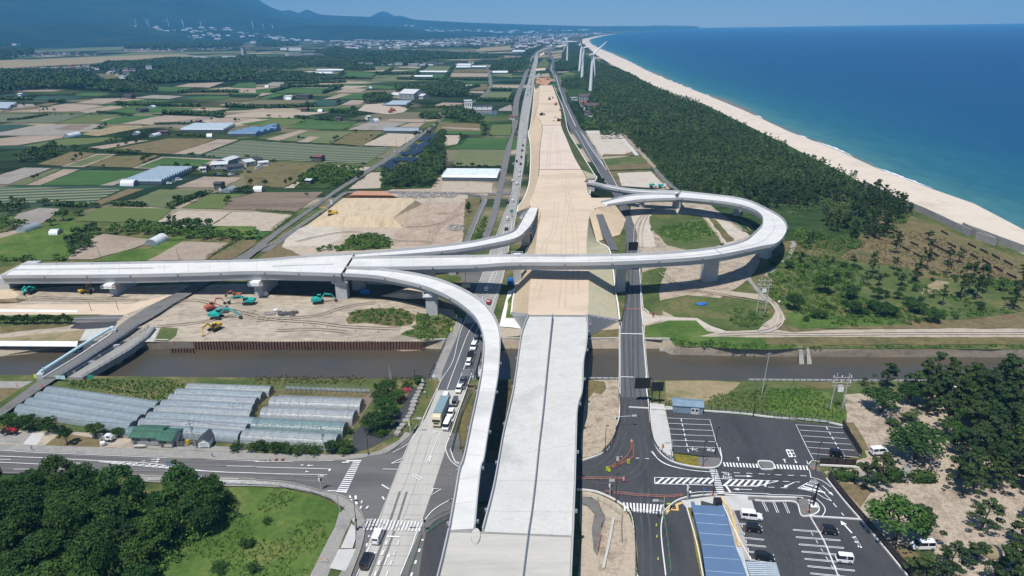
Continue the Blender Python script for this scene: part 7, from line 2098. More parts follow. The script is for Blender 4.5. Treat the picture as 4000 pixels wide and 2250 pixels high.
dumper('D3',1420,858,0,'teal','pale truck with blue load on the yard behind the loop'); dumper('D3',1510,862,0,'teal','turquoise truck on the yard behind the loop, right one')
# PLASTIC TUNNELS AND GREENHOUSES
def tunnel(a,b,wd,h,film,label,group=None,open_=False,ends='film_end',frame=True,name='plastic_tunnel',gap=1.6):
 A,B = Vector(a),Vector(b); d = (B-A).normalized(); L = (B-A).length
 ang = math.atan2(d.y,d.x)
 o = thing(name,label,'greenhouse',(A.x,A.y,.32),ang,group)
 N = 10
 arc = [(-math.cos(math.pi*i/N)*wd/2,max(0,math.sin(math.pi*i/N))**.8*h) for i in range(N+1)]
 if not open_:
  K = max(4,int(L/gap))
  rng_ = random.Random(label)
  rows = []
  for j in range(K*2+1):
   x = L*j/(K*2); s = 1 if j % 2 == 0 else .965+rng_.uniform(-.01,.012)
   rows.append([(x,y*s,z*s) for y,z in arc])
  MB().loft(rows,closed=False,caps=False).build('cover',film,o,smooth=True)
  for x in (.02,L-.02):
   MB().add([(x,y,z) for y,z in arc],[tuple(range(N+1))]).build('end_wall',ends,o)
 if frame:
  mb = MB(); step = 1.6 if L < 60 else 3
  x = 0
  while x <= L:
   mb.path([(x,y*1.005,z*1.005) for y,z in arc[::2]],.035 if not open_ else .05,3); x += step
  for y,z in (arc[3],arc[5],arc[7]): mb.tube((0,y*1.01,z*1.01),(L,y*1.01,z*1.01),.035,n=3)
  tag(mb.build('frame','steel_grey',o),kind='stuff')
 if open_:
  for s in (-1,1): MB().box(0,L,s*wd/2-.06,s*wd/2+.06,0,1.0).build('side_sheet','film_clear',o)
 return o
L1 = [((495,625),(1605,785)),((405,680),(1520,850)),((310,740),(1430,918)),((215,805),(1350,985))]
nm = ['uppermost','second','third','lowest']
for k,(a,b) in enumerate(L1): tunnel(W1('A1',*a),W1('A1',*b),4.3,2.6,'film',nm[k]+' of the four long plastic tunnels beside the bridge road')
L2 = [((1900,592),(2735,622)),((1790,645),(2650,680)),((1725,700),(2590,742)),((1650,760),(2560,805)),((1585,820),(2540,870)),((1510,885),(2570,945)),((1430,950),(2500,1010)),((1725,1030),(2430,1085))]
nm = ['uppermost','second','third','fourth','fifth','sixth','seventh','lowest']
for k,(a,b) in enumerate(L2): tunnel(W1('A1',*a),W1('A1',*b),3.9,2.5,'film' if k % 2 else 'film_clear',nm[k]+' plastic tunnel of the stepped middle block')
tunnel(W1('A1',1310,1030),W1('A1',1680,1050),3.9,2.3,'film_teal','short plastic tunnel directly behind the green roofed shed')
L3 = [((265,620),(1120,650)),((165,745),(1070,775)),((80,855),(1000,895)),((-10,970),(905,1015)),((-110,1085),(830,1140))]
nm = ['bare uncovered tunnel frame nearest the canal','shiny silvery plastic tunnel just below the bare frame','middle silvery plastic tunnel of the right block','greenish glossy plastic tunnel second from the road','pale plastic tunnel nearest the road in the right block']
for k,(a,b) in enumerate(L3): tunnel(W1('A2',*a),W1('A2',*b),5.4,3.0,('film','film_clear','film_clear','film_teal','film_clear')[k],nm[k],open_=(k == 0),gap=2.4)
for fr,a,b,wd,h,film,lab in (
  ('C1',(1520,160),(1640,95),6.5,3.4,'film_white','white arched tunnel beside the bare fields behind the viaduct'),('C1',(522,38),(610,36),6,2.6,'film_white','small white tunnel on the green field behind the viaduct'),
  ('D1',(215,1315),(380,1255),6,3,'film','grey plastic tunnel near the left edge'),('D1',(670,360),(790,335),7,4,'film_white','white arched tunnel beside the orchard rows'),('D1',(1240,835),(1375,838),7,4,'film_white','white arched tunnel joined to the large greenhouse block'),
  ('D1',(1525,353),(1600,335),6,3.4,'film_white','white tunnel beside the dark farm sheds'),('D1',(1362,332),(1392,322),6,3.4,'film_white','small white tunnel left of the dark farm sheds'),('D1',(2085,350),(2140,348),7,3.6,'film_white','white tunnel at the foot of the big greenhouse field'),
  ('D1',(2200,908),(2230,905),5,3,'film','small grey tunnel beside the grey shed'),('D1',(2275,915),(2350,890),6,3.4,'film','grey tunnel right of the grey shed'),('D1',(1510,62),(1550,58),8,4,'film_white','far white tunnel next to the dark barn'),('D2',(-10,895),(75,895),6,3.6,'film_white','white tunnel at the edge of the brown field'),
  ('D2',(1170,210),(1215,200),8,4.5,'film_white','white tunnel on the grey field'),('D2',(632,95),(675,95),8,3.4,'film_white','white tunnel between far green fields'),('E2',(310,1005),(365,1005),8,4,'film_white','white tunnel below the cluster of farm roofs'),('E2',(98,880),(135,880),8,3.6,'film_white','far white tunnel on the left'),
  ('E2',(1295,1068),(1390,1042),10,3.2,'film_blue','long bluish tunnel beside the far dirt yard'),('E2',(2140,872),(2165,870),9,3,'film_white','white tunnel left of the straight farm road'),('E2',(1130,892),(1155,890),9,3.4,'film_white','small white tunnel between the far fields'),('E1',(1515,1092),(1550,1086),8,4,'film_white','white tunnel beside the black barn')):
 if lab.startswith('far white tunnel next'): continue
 tunnel(W1(fr,*a),W1(fr,*b),wd,h,film,lab,frame=False,name='farm_tunnel',ends='film')
def block(fr,pa,pb,pc,n,h,film,label,mono=False):
 """block of n joined arched bays: pa->pb along the bay direction, pa->pc across"""
 A,B,C_ = Vector(W1(fr,*pa)),Vector(W1(fr,*pb)),Vector(W1(fr,*pc))
 o = thing('greenhouse_block',label,'greenhouse',(A.x,A.y,.32))
 u = B-A; v = (C_-A)/n
 vs,fs,N = [],[],6
 for k in range(n):
  base = len(vs)
  for e in (0,1):
   for i in range(N+1):
    t = i/N; z = h*.6+math.sin(math.pi*t)*h*.4
    q = u*e+v*(k+t); vs.append((q.x,q.y,z))
  for i in range(N): fs.append((base+i,base+i+1,base+N+2+i,base+N+1+i))
  for e in (0,1):
   b0 = base+e*(N+1); s = len(vs)
   q0 = u*e+v*k; q1 = u*e+v*(k+1); vs += [(q0.x,q0.y,0),(q1.x,q1.y,0)]
   fs.append(tuple([s]+[b0+i for i in range(N+1)]+[s+1]))
 MB().add(vs,fs).build('roof_cover',film,o)
 for q0 in (Vector((0,0,0)),v*n):
  q1 = q0+u; MB().add([(q0.x,q0.y,0),(q1.x,q1.y,0),(q1.x,q1.y,h*.6),(q0.x,q0.y,h*.6)],[(0,1,2,3)]).build('side_wall','film_end',o)
 mb = MB()
 for k in range(n+1): q0 = v*k; q1 = q0+u; mb.tube((q0.x,q0.y,h*.62),(q1.x,q1.y,h*.62),.12,n=4)
 tag(mb.build('gutters','steel_grey',o),kind='stuff')
plastic('film_blue2',(.27,.36,.43),.12,.3)
plastic('film_pale',(.42,.50,.55),.1,.3)
block('D1',(1260,830),(1630,832),(1610,690),13,4.2,'film_blue2','large block of joined grey greenhouses beside the farm sheds')
block('D1',(1820,300),(2250,300),(1960,240),12,4,'film_pale','pale greenhouse block in the middle distance, rear half')
block('D1',(2290,345),(2574,345),(2560,285),4,5,'film_blue','dark blue ribbed greenhouse block, left part'); block('D2',(-20,330),(80,320),(150,260),4,5,'film_blue','dark blue ribbed greenhouse block, right part')
block('D2',(1870,790),(2425,795),(1925,715),8,4.2,'film_pale','pale blue greenhouse block beside the small road'); block('D1',(-100,75),(90,78),(0,20),8,4,'film_pale','pale greenhouse roof at the far left')
block('D2',(1285,308),(1640,312),(1290,285),3,4,'film','bare greenhouse frame on the far side of the pale field'); block('E2',(1310,1070),(1510,1070),(1380,1035),4,4,'film_pale','low pale greenhouse beside the dirt yard')
for fr,x0,y0,x1,y1,lab in (('E2',490,752,770,740,'long pale greenhouse left'),('E2',610,722,880,715,'long pale greenhouse behind it'),('E2',1580,786,1775,780,'thin white greenhouse strip'),('E2',1640,738,1800,732,'thin white strip behind'),('E2',1800,740,1950,732,'thin white strip farther right'),
   ('E2',2010,690,2155,680,'white greenhouse by the straight road'),('E2',2165,687,2315,678,'white greenhouse nearer the straight road'),('E2',2020,670,2160,655,'grey greenhouse behind the white ones'),('E2',2375,745,2530,732,'long white roof right of the straight road'),('E3',0,528,130,515,'long white greenhouse left of the highway'),('E3',10,520,100,513,'second long white greenhouse left of the highway')):
 block(fr,(x0,y0),(x1,y0),(x0+8,y1),3,5,'film_white',lab+' in the far fields')
# BUILDINGS
def house(fr,a,b,depth,h,roof='roof_dark',wall='wall_cream',rh=None,label='',name='house',cat='house',group=None,flat=False,win=3,z=.3,over=.5,door=True,simple=False):
 """front wall runs from pixel a to pixel b on the ground; depth goes away from the viewer"""
 A,B = W1(fr,*a),W1(fr,*b)
 ang = math.atan2(B[1]-A[1],B[0]-A[0]); L = dist2(A,B)
 o = thing(name,label,cat,(A[0],A[1],z),ang,group)
 rh = (depth*.28 if rh is None else rh)
 w_ = MB().box(0,L,0,depth,0,h)
 if not flat: w_.add([(0,0,h),(0,depth,h),(0,depth/2,h+rh),(L,0,h),(L,depth,h),(L,depth/2,h+rh)],[(0,2,1),(3,4,5)])
 w_.build('wall',wall,o)
 if flat:
  MB().box(-over,L+over,-over,depth+over,h+.002,h+.25).build('roof',roof,o)
 else:
  x0,x1 = -over,L+over; e = over*rh/(depth/2)
  MB().add([(x0,-over,h-e+.05),(x1,-over,h-e+.05),(x1,depth/2,h+rh+.1),(x0,depth/2,h+rh+.1),(x0,depth+over,h-e+.05),(x1,depth+over,h-e+.05),
     (x0,-over,h-e-.12),(x1,-over,h-e-.12),(x1,depth/2,h+rh-.08),(x0,depth/2,h+rh-.08),(x0,depth+over,h-e-.12),(x1,depth+over,h-e-.12)],
     [(0,1,2,3),(3,2,5,4),(7,6,9,8),(8,9,10,11),(0,6,7,1),(4,5,11,10),(0,3,9,6),(3,4,10,9),(2,1,7,8),(5,2,8,11)]).build('roof',roof,o)
 if simple: return o
 for k in range(win):
  x = L*(k+.6)/(win+.4)
  f = MB().box(x-.6,x+.6,-.05,.02,h*.42,h*.78).build('window','steel_grey',o)
  MB().box(x-.5,x+.5,-.07,-.04,h*.45,h*.75).build('pane','glass_dark',f)
 if door: MB().box(L*.06,L*.06+1.0,-.04,.02,0,2.0).build('door','house_dark',o)
 return o
house('A1',(1335,1130),(1600,1140),5.5,2.6,'roof_green','wall_grey',.9,'green roofed farm shed by the road, left and larger part','shed','shed',win=2)
house('A1',(1612,1155),(1735,1162),5.5,2.4,'roof_green','wall_cream',.8,'green roofed farm shed by the road, right smaller part','shed','shed',win=1)
def gable_shed():
 A = W1('A1',2000,1165); o = thing('shed','tiny white gable fronted shed with dark roof beside the road','shed',(A[0],A[1],.35),.0)
 L,D,h,r = 2.9,4.5,1.9,.9
 MB().add([(0,0,0),(L,0,0),(L,D,0),(0,D,0),(0,0,h),(L,0,h),(L,D,h),(0,D,h),(L/2,0,h+r),(L/2,D,h+r)],[(0,1,5,8,4),(1,2,6,5),(2,3,7,9,6),(3,0,4,7)]).build('wall','wall_white',o)
 MB().add([(-.3,-.3,h-.1),(L/2,-.3,h+r+.1),(L+.3,-.3,h-.1),(-.3,D+.3,h-.1),(L/2,D+.3,h+r+.1),(L+.3,D+.3,h-.1)],[(0,3,4,1),(1,4,5,2)]).build('roof','roof_dark',o)
 MB().box(.5,L-.5,-.05,.0,.1,1.5).build('shutter','roof_pale',o)
gable_shed()
for fr,x,y,lab,s in (('A1',1040,1135,'white storage tub on the ground below the small truck',(1.6,1.1,.9)),('A1',1410,1158,'cream canoe shaped tank beside the green roofed shed',(3.6,.8,.6))):
 p = W1(fr,x,y); r_ = lambda k,z: [(p[0]+s[0]/2*k*math.cos(t),p[1]+s[1]/2*k*math.sin(t),z) for t in [i*math.pi/5 for i in range(10)]]
 tag(MB().loft([r_(.85,.35),r_(1,.5),r_(1,.35+s[2]*.8),r_(.8,.35+s[2])]).build('storage_tank','wall_white' if s[0] < 2 else 'wall_cream'),lab,'tank')
o = thing('tunnel_skeleton','bare rusty tunnel hoops and stacked gear between green shed and white shed','frame',(*W1('A1',1750,1150)[:2],.35))
mb = MB()
for k in range(7): mb.path([(k*1.1,0,0),(k*1.1,.2,1.6),(k*1.1,1.8,2.3),(k*1.1,3.4,1.6),(k*1.1,3.6,0)],.05,4)
mb.build('hoops','steel_grey',o); MB().box(.2,2.6,.1,.3,0,1.2).build('panel','house_dark',o); MB().box(5.0,7.0,.1,.3,0,1.2).build('panel','house_dark',o); MB().box(3.1,3.9,.5,1.2,0,1.3).build('cabinet','digger_yellow',o)
def rest_building():
 o = thing('rest_area_building','long single storey rest area building with bright blue metal roof','building')
 z = 4.4
 ring = W('B3','1798,700 1830,700 1845,735 2040,742 2075,745 2080,712 2112,715 2150,830 2250,1160 2310,1300 2400,1560 1975,1560 1950,1449 1905,1130 1855,930 1806,745',z)
 MB().prism(ring,z-.28,z).build('roof','roof_blue',o)
 low = W('B3','1825,760 2100,770 2140,850 2230,1160 2290,1300 2370,1560 2010,1560 1985,1449 1940,1130 1890,930 1840,800',z)
 MB().prism(low,.3,z-.28).build('wall','wall_cream',o)
 mb = MB()
 for a,b in (((1832,820),(2142,840)),((1856,912),(2175,935)),((1880,1015),(2205,1040)),((1905,1128),(2240,1155)),((1930,1260),(2285,1285)),((1952,1395),(2320,1425))):
  mb.tube(W1('B3',*a,z+.03),W1('B3',*b,z+.03),.045,n=4)
 mb.build('roof_seams','metal_blue',o)
 mb = MB()
 for k in range(48):
  t = k/47
  mb.tube(tuple(np.array(W1('B3',1806+t*150,748+t*700,z+.015))),tuple(np.array(W1('B3',2120+t*205,725+t*700,z+.015))),.02,n=3) if False else None
 MB().box(0,1.6,0,1.6,3.2,5.4,0,W1('B3',2042,740,z)[:2]).build('vent_box','steel_black',o)
 r2 = W('B3','2245,1158 2306,1160 2385,1449 2420,1600 2365,1600 2315,1449',z-.5)
 MB().prism(r2,z-.65,z-.5).build('canopy','roof_pale',o)
 c = thing('walkway_canopy','pale blue ribbed canopy roof joining the rest area building at the bottom edge','canopy')
 r3 = W('B3','2345,1300 2574,1306 B4:80,1316 B4:120,1449 B4:170,1620 B3:2440,1620 B3:2400,1449',3.6)
 MB().prism(r3,3.4,3.6).build('roof','metal_blue',c)
 mb = MB()
 for k in range(14):
  y = 1312+k*20; mb.tube(W1('B3',2352+k*5,y,3.66),W1('B4',84+k*6,y+8,3.66),.09,n=4)
 mb.build('roof_ribs','roof_pale',c)
 for q in ('B4:70,1330','B4:90,1449','B3:2380,1360'):
  f,s = q.split(':'); x,y = map(float,s.split(',')); p = W1(f,x,y,3.5); MB().tube((p[0]-.3,p[1]-.2,.3),(p[0]-.3,p[1]-.2,3.4),.12).build('post','steel_grey',c)
 mb = MB()
 for k in range(22): t = k/21; mb.tube(W1('B3',2250+t*100,1170+t*380,z-.46),W1('B3',2306+t*90,1172+t*380,z-.46),.05,n=3)
 mb.build('canopy_ribs','metal_blue',o)
rest_building()
o = house('A3',(1615,820),(1915,843),4.2,2.5,'metal_blue','metal_blue',.55,'small grey blue prefabricated hut at the top of the car park','hut','hut',win=0,z=.6,over=.25,door=False)
MB().box(5.0,7.2,-.12,.02,0,2.1).build('entrance','roof_pale',o); MB().box(5.2,5.9,-.16,-.1,1.0,1.6).build('window','glass_dark',o); MB().box(6.3,7.0,-.16,-.1,1.0,1.6).build('window','glass_dark',o)
for fr,a,b,d,h,roof,wall,lab,nm in (
  ('D1',(2130,680),(2290,672),12,4,'roof_pale','wall_grey','long farm shed with white and rusty roof, left one','farm_shed'),('D1',(2290,640),(2410,600),10,4,'roof_pale','wall_grey','white roofed farm shed behind the long one','farm_shed'),
  ('D1',(2290,700),(2460,680),11,3.4,'roof_dark','wall_grey','dark roofed farm shed facing the yard','farm_shed'),('D1',(2480,655),(2570,640),12,4,'roof_pale','wall_cream','farm shed with striped light roof','farm_shed'),('D2',(0,625),(60,615),12,4,'roof_dark','wall_grey','grey roofed farm shed at the right of the yard','farm_shed'),
  ('D2',(35,650),(130,640),7,3.2,'roof_pale','wall_white','white farm office hut','farm_hut'),('D1',(2155,878),(2225,878),7,4,'roof_dark','house_dark','grey shed above the garden rows','farm_shed'),('D1',(2015,710),(2075,705),5,3.4,'roof_pale','wall_white','white container hut beside the greenhouse block','farm_hut'),
  ('D1',(2060,688),(2110,682),7,3.6,'roof_dark','house_dark','small dark shed left of the farm sheds','farm_shed'),('D1',(1415,103),(1500,95),14,4,'roof_dark','house_dark','black weathered barn in the far fields','barn'),('D1',(1600,335),(1690,330),9,3.6,'roof_tile','house_dark','dark old barn beside the white tunnel','barn'),
  ('D1',(1965,232),(2005,232),8,5,'roof_red','house_dark','small brown tower like shed among pines','barn'),('D2',(575,600),(655,602),8,4.4,'roof_red','house_dark','reddish weathered shed at the edge of the striped field','barn'),('D2',(500,825),(550,828),5,3,'roof_pale','house_dark','small grey roofed hut in the thicket','farm_hut'),
  ('D2',(800,190),(850,190),8,3.6,'roof_tile','house_dark','dark barn right of the green field','barn'),('D2',(1125,178),(1155,175),7,4,'roof_pale','wall_white','tiny white roofed hut behind the white tunnel','farm_hut'),('D2',(2540,175),(2600,180),8,4,'roof_red','wall_cream','brown roofed house beside the small road','farm_house'),
  ('D2',(450,92),(510,92),10,3.6,'roof_red','house_dark','low brown barn between far trees','barn'),('E2',(1440,1000),(1590,1005),34,9,'roof_pale','wall_grey','large warehouse with pale pyramid like roof','warehouse'),('E2',(1345,985),(1440,992),18,5,'roof_pale','wall_cream','flat white annex left of the large warehouse','warehouse'),
  ('E2',(1600,995),(1680,1000),16,5,'roof_pale','wall_cream','white annex right of the large warehouse','warehouse'),('E2',(2100,1110),(2175,1108),14,12,'roof_pale','wall_white','tall white building beside the pond','office_building'),('E2',(2185,1108),(2370,1108),12,5,'roof_dark','wall_white','low white building with panels on its roof beside the pond','office_building'),
  ('E2',(305,1005),(370,1000),10,5,'roof_pale','wall_white','white farmhouse roof in the far cluster','farm_house'),('E2',(405,990),(525,995),12,5,'roof_dark','house_dark','dark barns of the far cluster','barn'),('E1',(1240,990),(1320,992),10,5,'roof_tile','house_dark','dark shed between far fields','barn'),
  ('E1',(180,905),(240,905),12,6,'roof_red','wall_cream','pale red roofed house below the wooded hill','farm_house'),('E1',(175,970),(215,970),10,4,'roof_pale','wall_white','tiny white roofed shed at the left','farm_hut'),('E1',(1000,805),(1045,800),12,7,'roof_pale','wall_white','white roofed building on the edge of the village','office_building'),
  ('E2',(245,505),(310,505),26,12,'roof_pale','wall_white','white factory hall on the plain, left one','factory'),('E2',(330,512),(455,510),30,16,'roof_pale','wall_white','large white factory block on the plain','factory'),('E2',(320,565),(460,560),30,12,'roof_pale','wall_cream','broad factory hall below the white block','factory'),
  ('E2',(480,558),(578,556),24,6,'roof_pale','wall_grey','low pale hall right of the factory','factory'),('E1',(1930,600),(2080,600),30,10,'roof_pale','wall_white','grey and white works hall at the far plain','factory'),('E1',(2230,600),(2370,598),30,12,'roof_pale','wall_white','white works building with tower','factory'),
  ('E1',(2450,560),(2480,558),10,26,'roof_pale','wall_cream','pale silo tower by the works','silo'),('E1',(170,488),(215,486),30,34,'roof_pale','wall_white','tall white concrete works tower on the plain at the left','silo'),('E1',(120,492),(165,490),30,14,'roof_pale','wall_white','lower white works building beside the tower','factory'),
  ('E1',(1920,685),(2060,680),30,6,'roof_pale','wall_grey','long low pale hall in the wood','factory'),('E1',(1470,705),(1530,703),20,10,'roof_pale','wall_white','white building at the edge of the village wood','office_building'),('E2',(1030,490),(1110,486),26,9,'roof_pale','wall_white','white roofed hall in the near part of the town','factory')):
 house(fr,a,b,d,h,roof,wall,d*.12 if 'warehouse' not in nm else d*.16,lab,nm,'building' if nm in ('factory','office_building','warehouse','silo') else 'shed',win=2 if fr[0] == 'D' else 3,flat=nm in ('factory','office_building','silo'))
for a,b,d,h,roof,wall,lab,fl in (((675,1045),(765,1045),14,10,'roof_tile','wall_grey','tall grey house with dark tiled roof beside the far side road',False),((720,1112),(865,1115),14,6,'roof_tile','wall_white','broad white house with brown tiled roof',False),
  ((685,1078),(745,1078),10,6,'roof_red','wall_cream','small reddish roofed house left of the broad one',False),((730,1160),(890,1165),9,3.6,'roof_dark','wall_grey','low grey outbuildings in front of the broad house',False),((765,1178),(810,1178),5,3.4,'roof_dark','wall_white','small white shed in front of the outbuildings',False),
  ((612,1015),(662,1012),8,4,'roof_pale','wall_white','small white house left of the tall grey one',True)):
 house('E3',a,b,d,h,roof,wall,d*.22,lab,'house','house',flat=fl)
TB = random.Random(4)
def town(fr,s,n,seed,wl=(9,18),hh=(5,8),lab='',grp='',big=False):
 poly = wp(fr,s); rs = np.random.RandomState(seed)
 xs = [p[0] for p in poly]; ys = [p[1] for p in poly]; k = 0; tries = 0
 while k < n and tries < n*40:
  tries += 1
  p = (rs.uniform(min(xs),max(xs)),rs.uniform(min(ys),max(ys)))
  if not inside(p,poly): continue
  yield p; k += 1
HP = {}
def small_house(p,L,D,h,roof,wall,lab,grp):
 key = (roof,wall)
 if key not in HP:
  o = thing('house',lab,'house')
  MB().box(-.5,.5,-.5,.5,0,.68).build('wall',wall,o)
  if roof in ('roof_pale',): MB().box(-.53,.53,-.53,.53,.682,.78).build('roof',roof,o)
  else: MB().add([(-.56,-.56,.66),(.56,-.56,.66),(.56,0,1),(-.56,0,1),(-.56,.56,.66),(.56,.56,.66)],[(0,1,2,3),(3,2,5,4),(0,3,4),(1,5,2)]).build('roof',roof,o)
  HP[key] = o
 else: o = copy_tree(HP[key])
 o.location = (p[0],p[1],.2); o.scale = (L,D,h); o.rotation_euler = (0,0,TB.uniform(-.4,.4))
 o['label'] = lab; o['category'] = 'house'; o['group'] = grp
VIL = (('E1','0,740 0,715 200,700 850,670 980,680 1000,720 850,745 400,735',60,'dark and red roofed house in the village behind the wooded hill','village houses behind the wooded hill',0),
  ('E1','1080,740 1200,700 1350,720 1340,790 1150,800',16,'dark roofed house in the small hamlet right of the wooded hill','hamlet right of the wooded hill',0),
  ('E1','80,570 300,540 900,530 1000,560 500,570 120,580',34,'dark roofed house in the village on the plain','village houses on the plain',0),
  ('E1','1080,520 1300,490 1900,490 2574,470 2574,500 1900,520 1200,530',45,'red or grey roofed house along the foot of the wooded ridge','houses along the wooded ridge',0),
  ('E2','1000,650 1200,640 1400,650 1650,645 2000,640 2250,645 2250,655 1700,662 1100,660',22,'low works building among the woods in the middle distance','works buildings in the middle distance',1),
  ('E2','1400,480 1500,400 1900,390 2574,395 E3:300,380 E3:300,420 E3:-100,460 E2:2000,470',75,'small house of the distant town','houses of the distant town',2))
for i,(fr,s,n,lab,grp,st_) in enumerate(VIL):
 for p in town(fr,s,n,200+i):
  far = p[1] > 2500
  roof = TB.choice(['roof_dark','roof_tile','roof_red','roof_tile','roof_pale'] if st_ == 0 else (['roof_pale','roof_dark'] if st_ == 1 else ['roof_pale','roof_dark','roof_tile','roof_pale']))
  small_house(p,TB.uniform(10,17)*(1.4 if st_ else 1),TB.uniform(8,12),TB.uniform(6,9),roof,TB.choice(['wall_cream','wall_white','wall_grey']),lab,grp)
def town_mass(specs,label):
 mb = {'wall_white': MB(),'roof_tile': MB(),'film_white': MB(),'roof_pale': MB()}
 for fr,s,n,seed,sz in specs:
  for p in town(fr,s,n,seed):
   m = TB.choice(['wall_white','roof_tile','roof_tile','roof_tile','roof_pale','film_white'])
   d_ = p[1]; k = sz*TB.uniform(.6,1.5)
   L = k*(TB.choice([1,1,2.5]) if m != 'film_white' else 4)
   mb[m].box(-L/2,L/2,-k/2,k/2,0,TB.uniform(5,9) if m != 'film_white' else 4,TB.uniform(-.3,.3),p)
 for m,b_ in mb.items():
  if b_.v: tag(b_.build('distant_town',m),label,'town',kind='stuff')
town_mass((('E2','600,470 1100,400 1800,400 2574,350 E3:400,330 E3:800,330 E3:900,345 E3:650,380 E3:500,430 E3:0,440 E2:1900,470 E2:1300,500',1000,5,14),('E2','300,400 900,380 1500,370 2574,335 2574,350 1500,400 700,430',260,6,30),('E1','1000,290 1300,270 1900,290 2574,310 2574,330 2000,325',90,7,40),
   ('E1','2100,400 2300,360 2574,350 2574,400 2300,410',90,8,26),('E3','800,335 900,300 1400,284 1380,292 1000,310 900,340',130,9,40),('E3','0,440 500,400 540,440 400,460 100,520 0,500',140,10,14),('E2','0,390 400,400 800,380 800,440 400,430',60,11,24)),'distant town of pale and dark roofs stretching to the far coast')
mb = {'film_white': MB(),'roof_tile': MB()}
for fr,x0,x1,y0,y1,n in (('E1',500,2574,262,345,70),('E1',1900,2574,300,400,50),('E2',0,900,300,400,70),('E2',800,2574,300,345,130),('E2',900,1800,235,300,14),('E1',0,900,280,345,14),('E3',0,800,285,330,60)):
 for k in range(n):
  x,y = TB.uniform(x0,x1),TB.gauss((y0+y1)/2,(y1-y0)/3.2)
  p = on_slope(*px(fr,x,y)); m = TB.choice(['film_white','film_white','roof_tile'])
  L = TB.uniform(18,80) if m == 'film_white' else 22
  mb[m].box(-L/2,L/2,-9,9,p[2]-6,p[2]+TB.uniform(5,9),TB.uniform(-.2,.2),p[:2])
for m,b_ in mb.items(): tag(b_.build('distant_greenhouses',m),'white specks of greenhouses and hamlets scattered over the foot of the mountain','greenhouses',kind='stuff')
# SOLAR PANELS
SR = [(1300,640,1390,590),(1370,612,1440,575),(1445,608,1510,572),(1515,610,1590,575),(1240,682,1350,628),(1300,690,1420,640),(1470,545,1560,490),(1545,545,1650,485),(1440,545,1475,525),(1535,480,1600,440),(1605,480,1700,415),(1670,470,1740,420),(1620,400,1690,365),(1680,400,1770,345),(1740,385,1800,345),(1500,665,1570,625)]
for i,(x0,y0,x1,y1) in enumerate(SR):
 A,B = Vector(W1('D2',x0,y0)),Vector(W1('D2',x1,y1)); u = (B-A); L = u.length; ang = math.atan2(u.y,u.x)
 o = thing('solar_array','tilted dark solar panel array between diagonal road and wood','solar panels',(A.x,A.y,.3),ang,'solar panel arrays')
 MB().add([(0,0,2.6),(L,0,2.6),(L,-4.4,1.1),(0,-4.4,1.1),(0,0,2.5),(L,0,2.5),(L,-4.4,1.0),(0,-4.4,1.0)],[(3,2,1,0),(4,5,6,7),(0,1,5,4),(2,3,7,6),(0,4,7,3),(1,2,6,5)]).build('panel','solar',o)
 mb = MB()
 for k in range(int(L/4)+1): mb.tube((k*4,-.3,0),(k*4,-.3,2.4),.08,n=4).tube((k*4,-4.1,0),(k*4,-4.1,1.1),.08,n=4)
 mb.build('support','steel_grey',o)
tag(MB().sheet(W('E2','2085,1150 2110,1112 2430,1112 2415,1152',.35)).build('pond','canal_water'),kind='structure')
# WIND TURBINES
def turbine(fr,base,hub,tips,label,dark=(),face=0,group=None,rs=1.0,far=False):
 """blade tips are given in the picture; they are put on the rotor disc through the hub"""
 b = on_slope(*px(fr,*base)) if far else W1(fr,*base)
 zc = np.dot(np.array(b)-np.array([0,0,H]),FW)
 hh = (base[1]-hub[1])/FR[fr][2]*zc/FPX
 k = zc/FPX/FR[fr][2]
 o = thing('wind_turbine',label,'wind turbine',(b[0],b[1],b[2]-(4 if far else 0)),0,group)
 sc_ = hh/65
 dx = (hub[0]-base[0])*k
 MB().tube((0,0,0),(dx*.9,0,hh-1),2.3*sc_*rs,1.35*sc_*rs,12).build('tower','turbine_white',o)
 MB().side([(-7*sc_,-1.6*sc_),(-7*sc_,1.2*sc_),(-5*sc_,1.8*sc_),(1.6*sc_,1.6*sc_),(2.4*sc_,0),(1.6*sc_,-1.6*sc_)],-1.6*sc_,1.6*sc_)
 n_ = MB().side([(-6.5*sc_,hh-1.6*sc_),(-7*sc_,hh+1.4*sc_),(1.2*sc_,hh+1.7*sc_),(2.0*sc_,hh),(1.2*sc_,hh-1.7*sc_)],-3*sc_,3*sc_,.8)
 n_.v = [(v[0]*math.cos(face)-v[1]*math.sin(face)+dx,v[0]*math.sin(face)+v[1]*math.cos(face),v[2]) for v in n_.v]
 n_.build('nacelle','turbine_white',o)
 hc = Vector((dx,-3.6*sc_,hh))
 MB().tube(hc+Vector((0,2.5*sc_,0)),hc-Vector((0,1.2*sc_,0)),2.0*sc_,.9*sc_,10).build('hub','turbine_white',o)
 for i,t in enumerate(tips):
  v = Vector(((t[0]-hub[0])*k,0,(hub[1]-t[1])*k)); L = v.length
  d = v.normalized(); q = Vector((-d.z,0,d.x))
  mb = MB(); rings = []
  for s,c,th in ((0,1.0,.9),(.08,1.1,.8),(.2,1.9,.55),(.5,1.35,.3),(.85,.8,.15),(1,.25,.06)):
   c *= sc_*rs; th *= sc_*rs; p = hc+d*L*s
   rings.append([tuple(p-q*c*.35),tuple(p-Vector((0,th,0))),tuple(p+q*c*.9),tuple(p+Vector((0,th,0)))])
  mb.loft(rings).build('blade','blade_dark' if i in dark else 'turbine_white',o)
turbine('K',(1735,1600),(1765,945),((1990,745),(1805,1300),(1625,830)),'nearest wind turbine at the edge of the coastal wood, one dark blade',(2,),.5,None,1.3)
turbine('K',(1597,1345),(1620,830),((1510,598),(1590,1090),(1800,797)),'second wind turbine with a long dark blade pointing up left',(0,),.4,None,1.35)
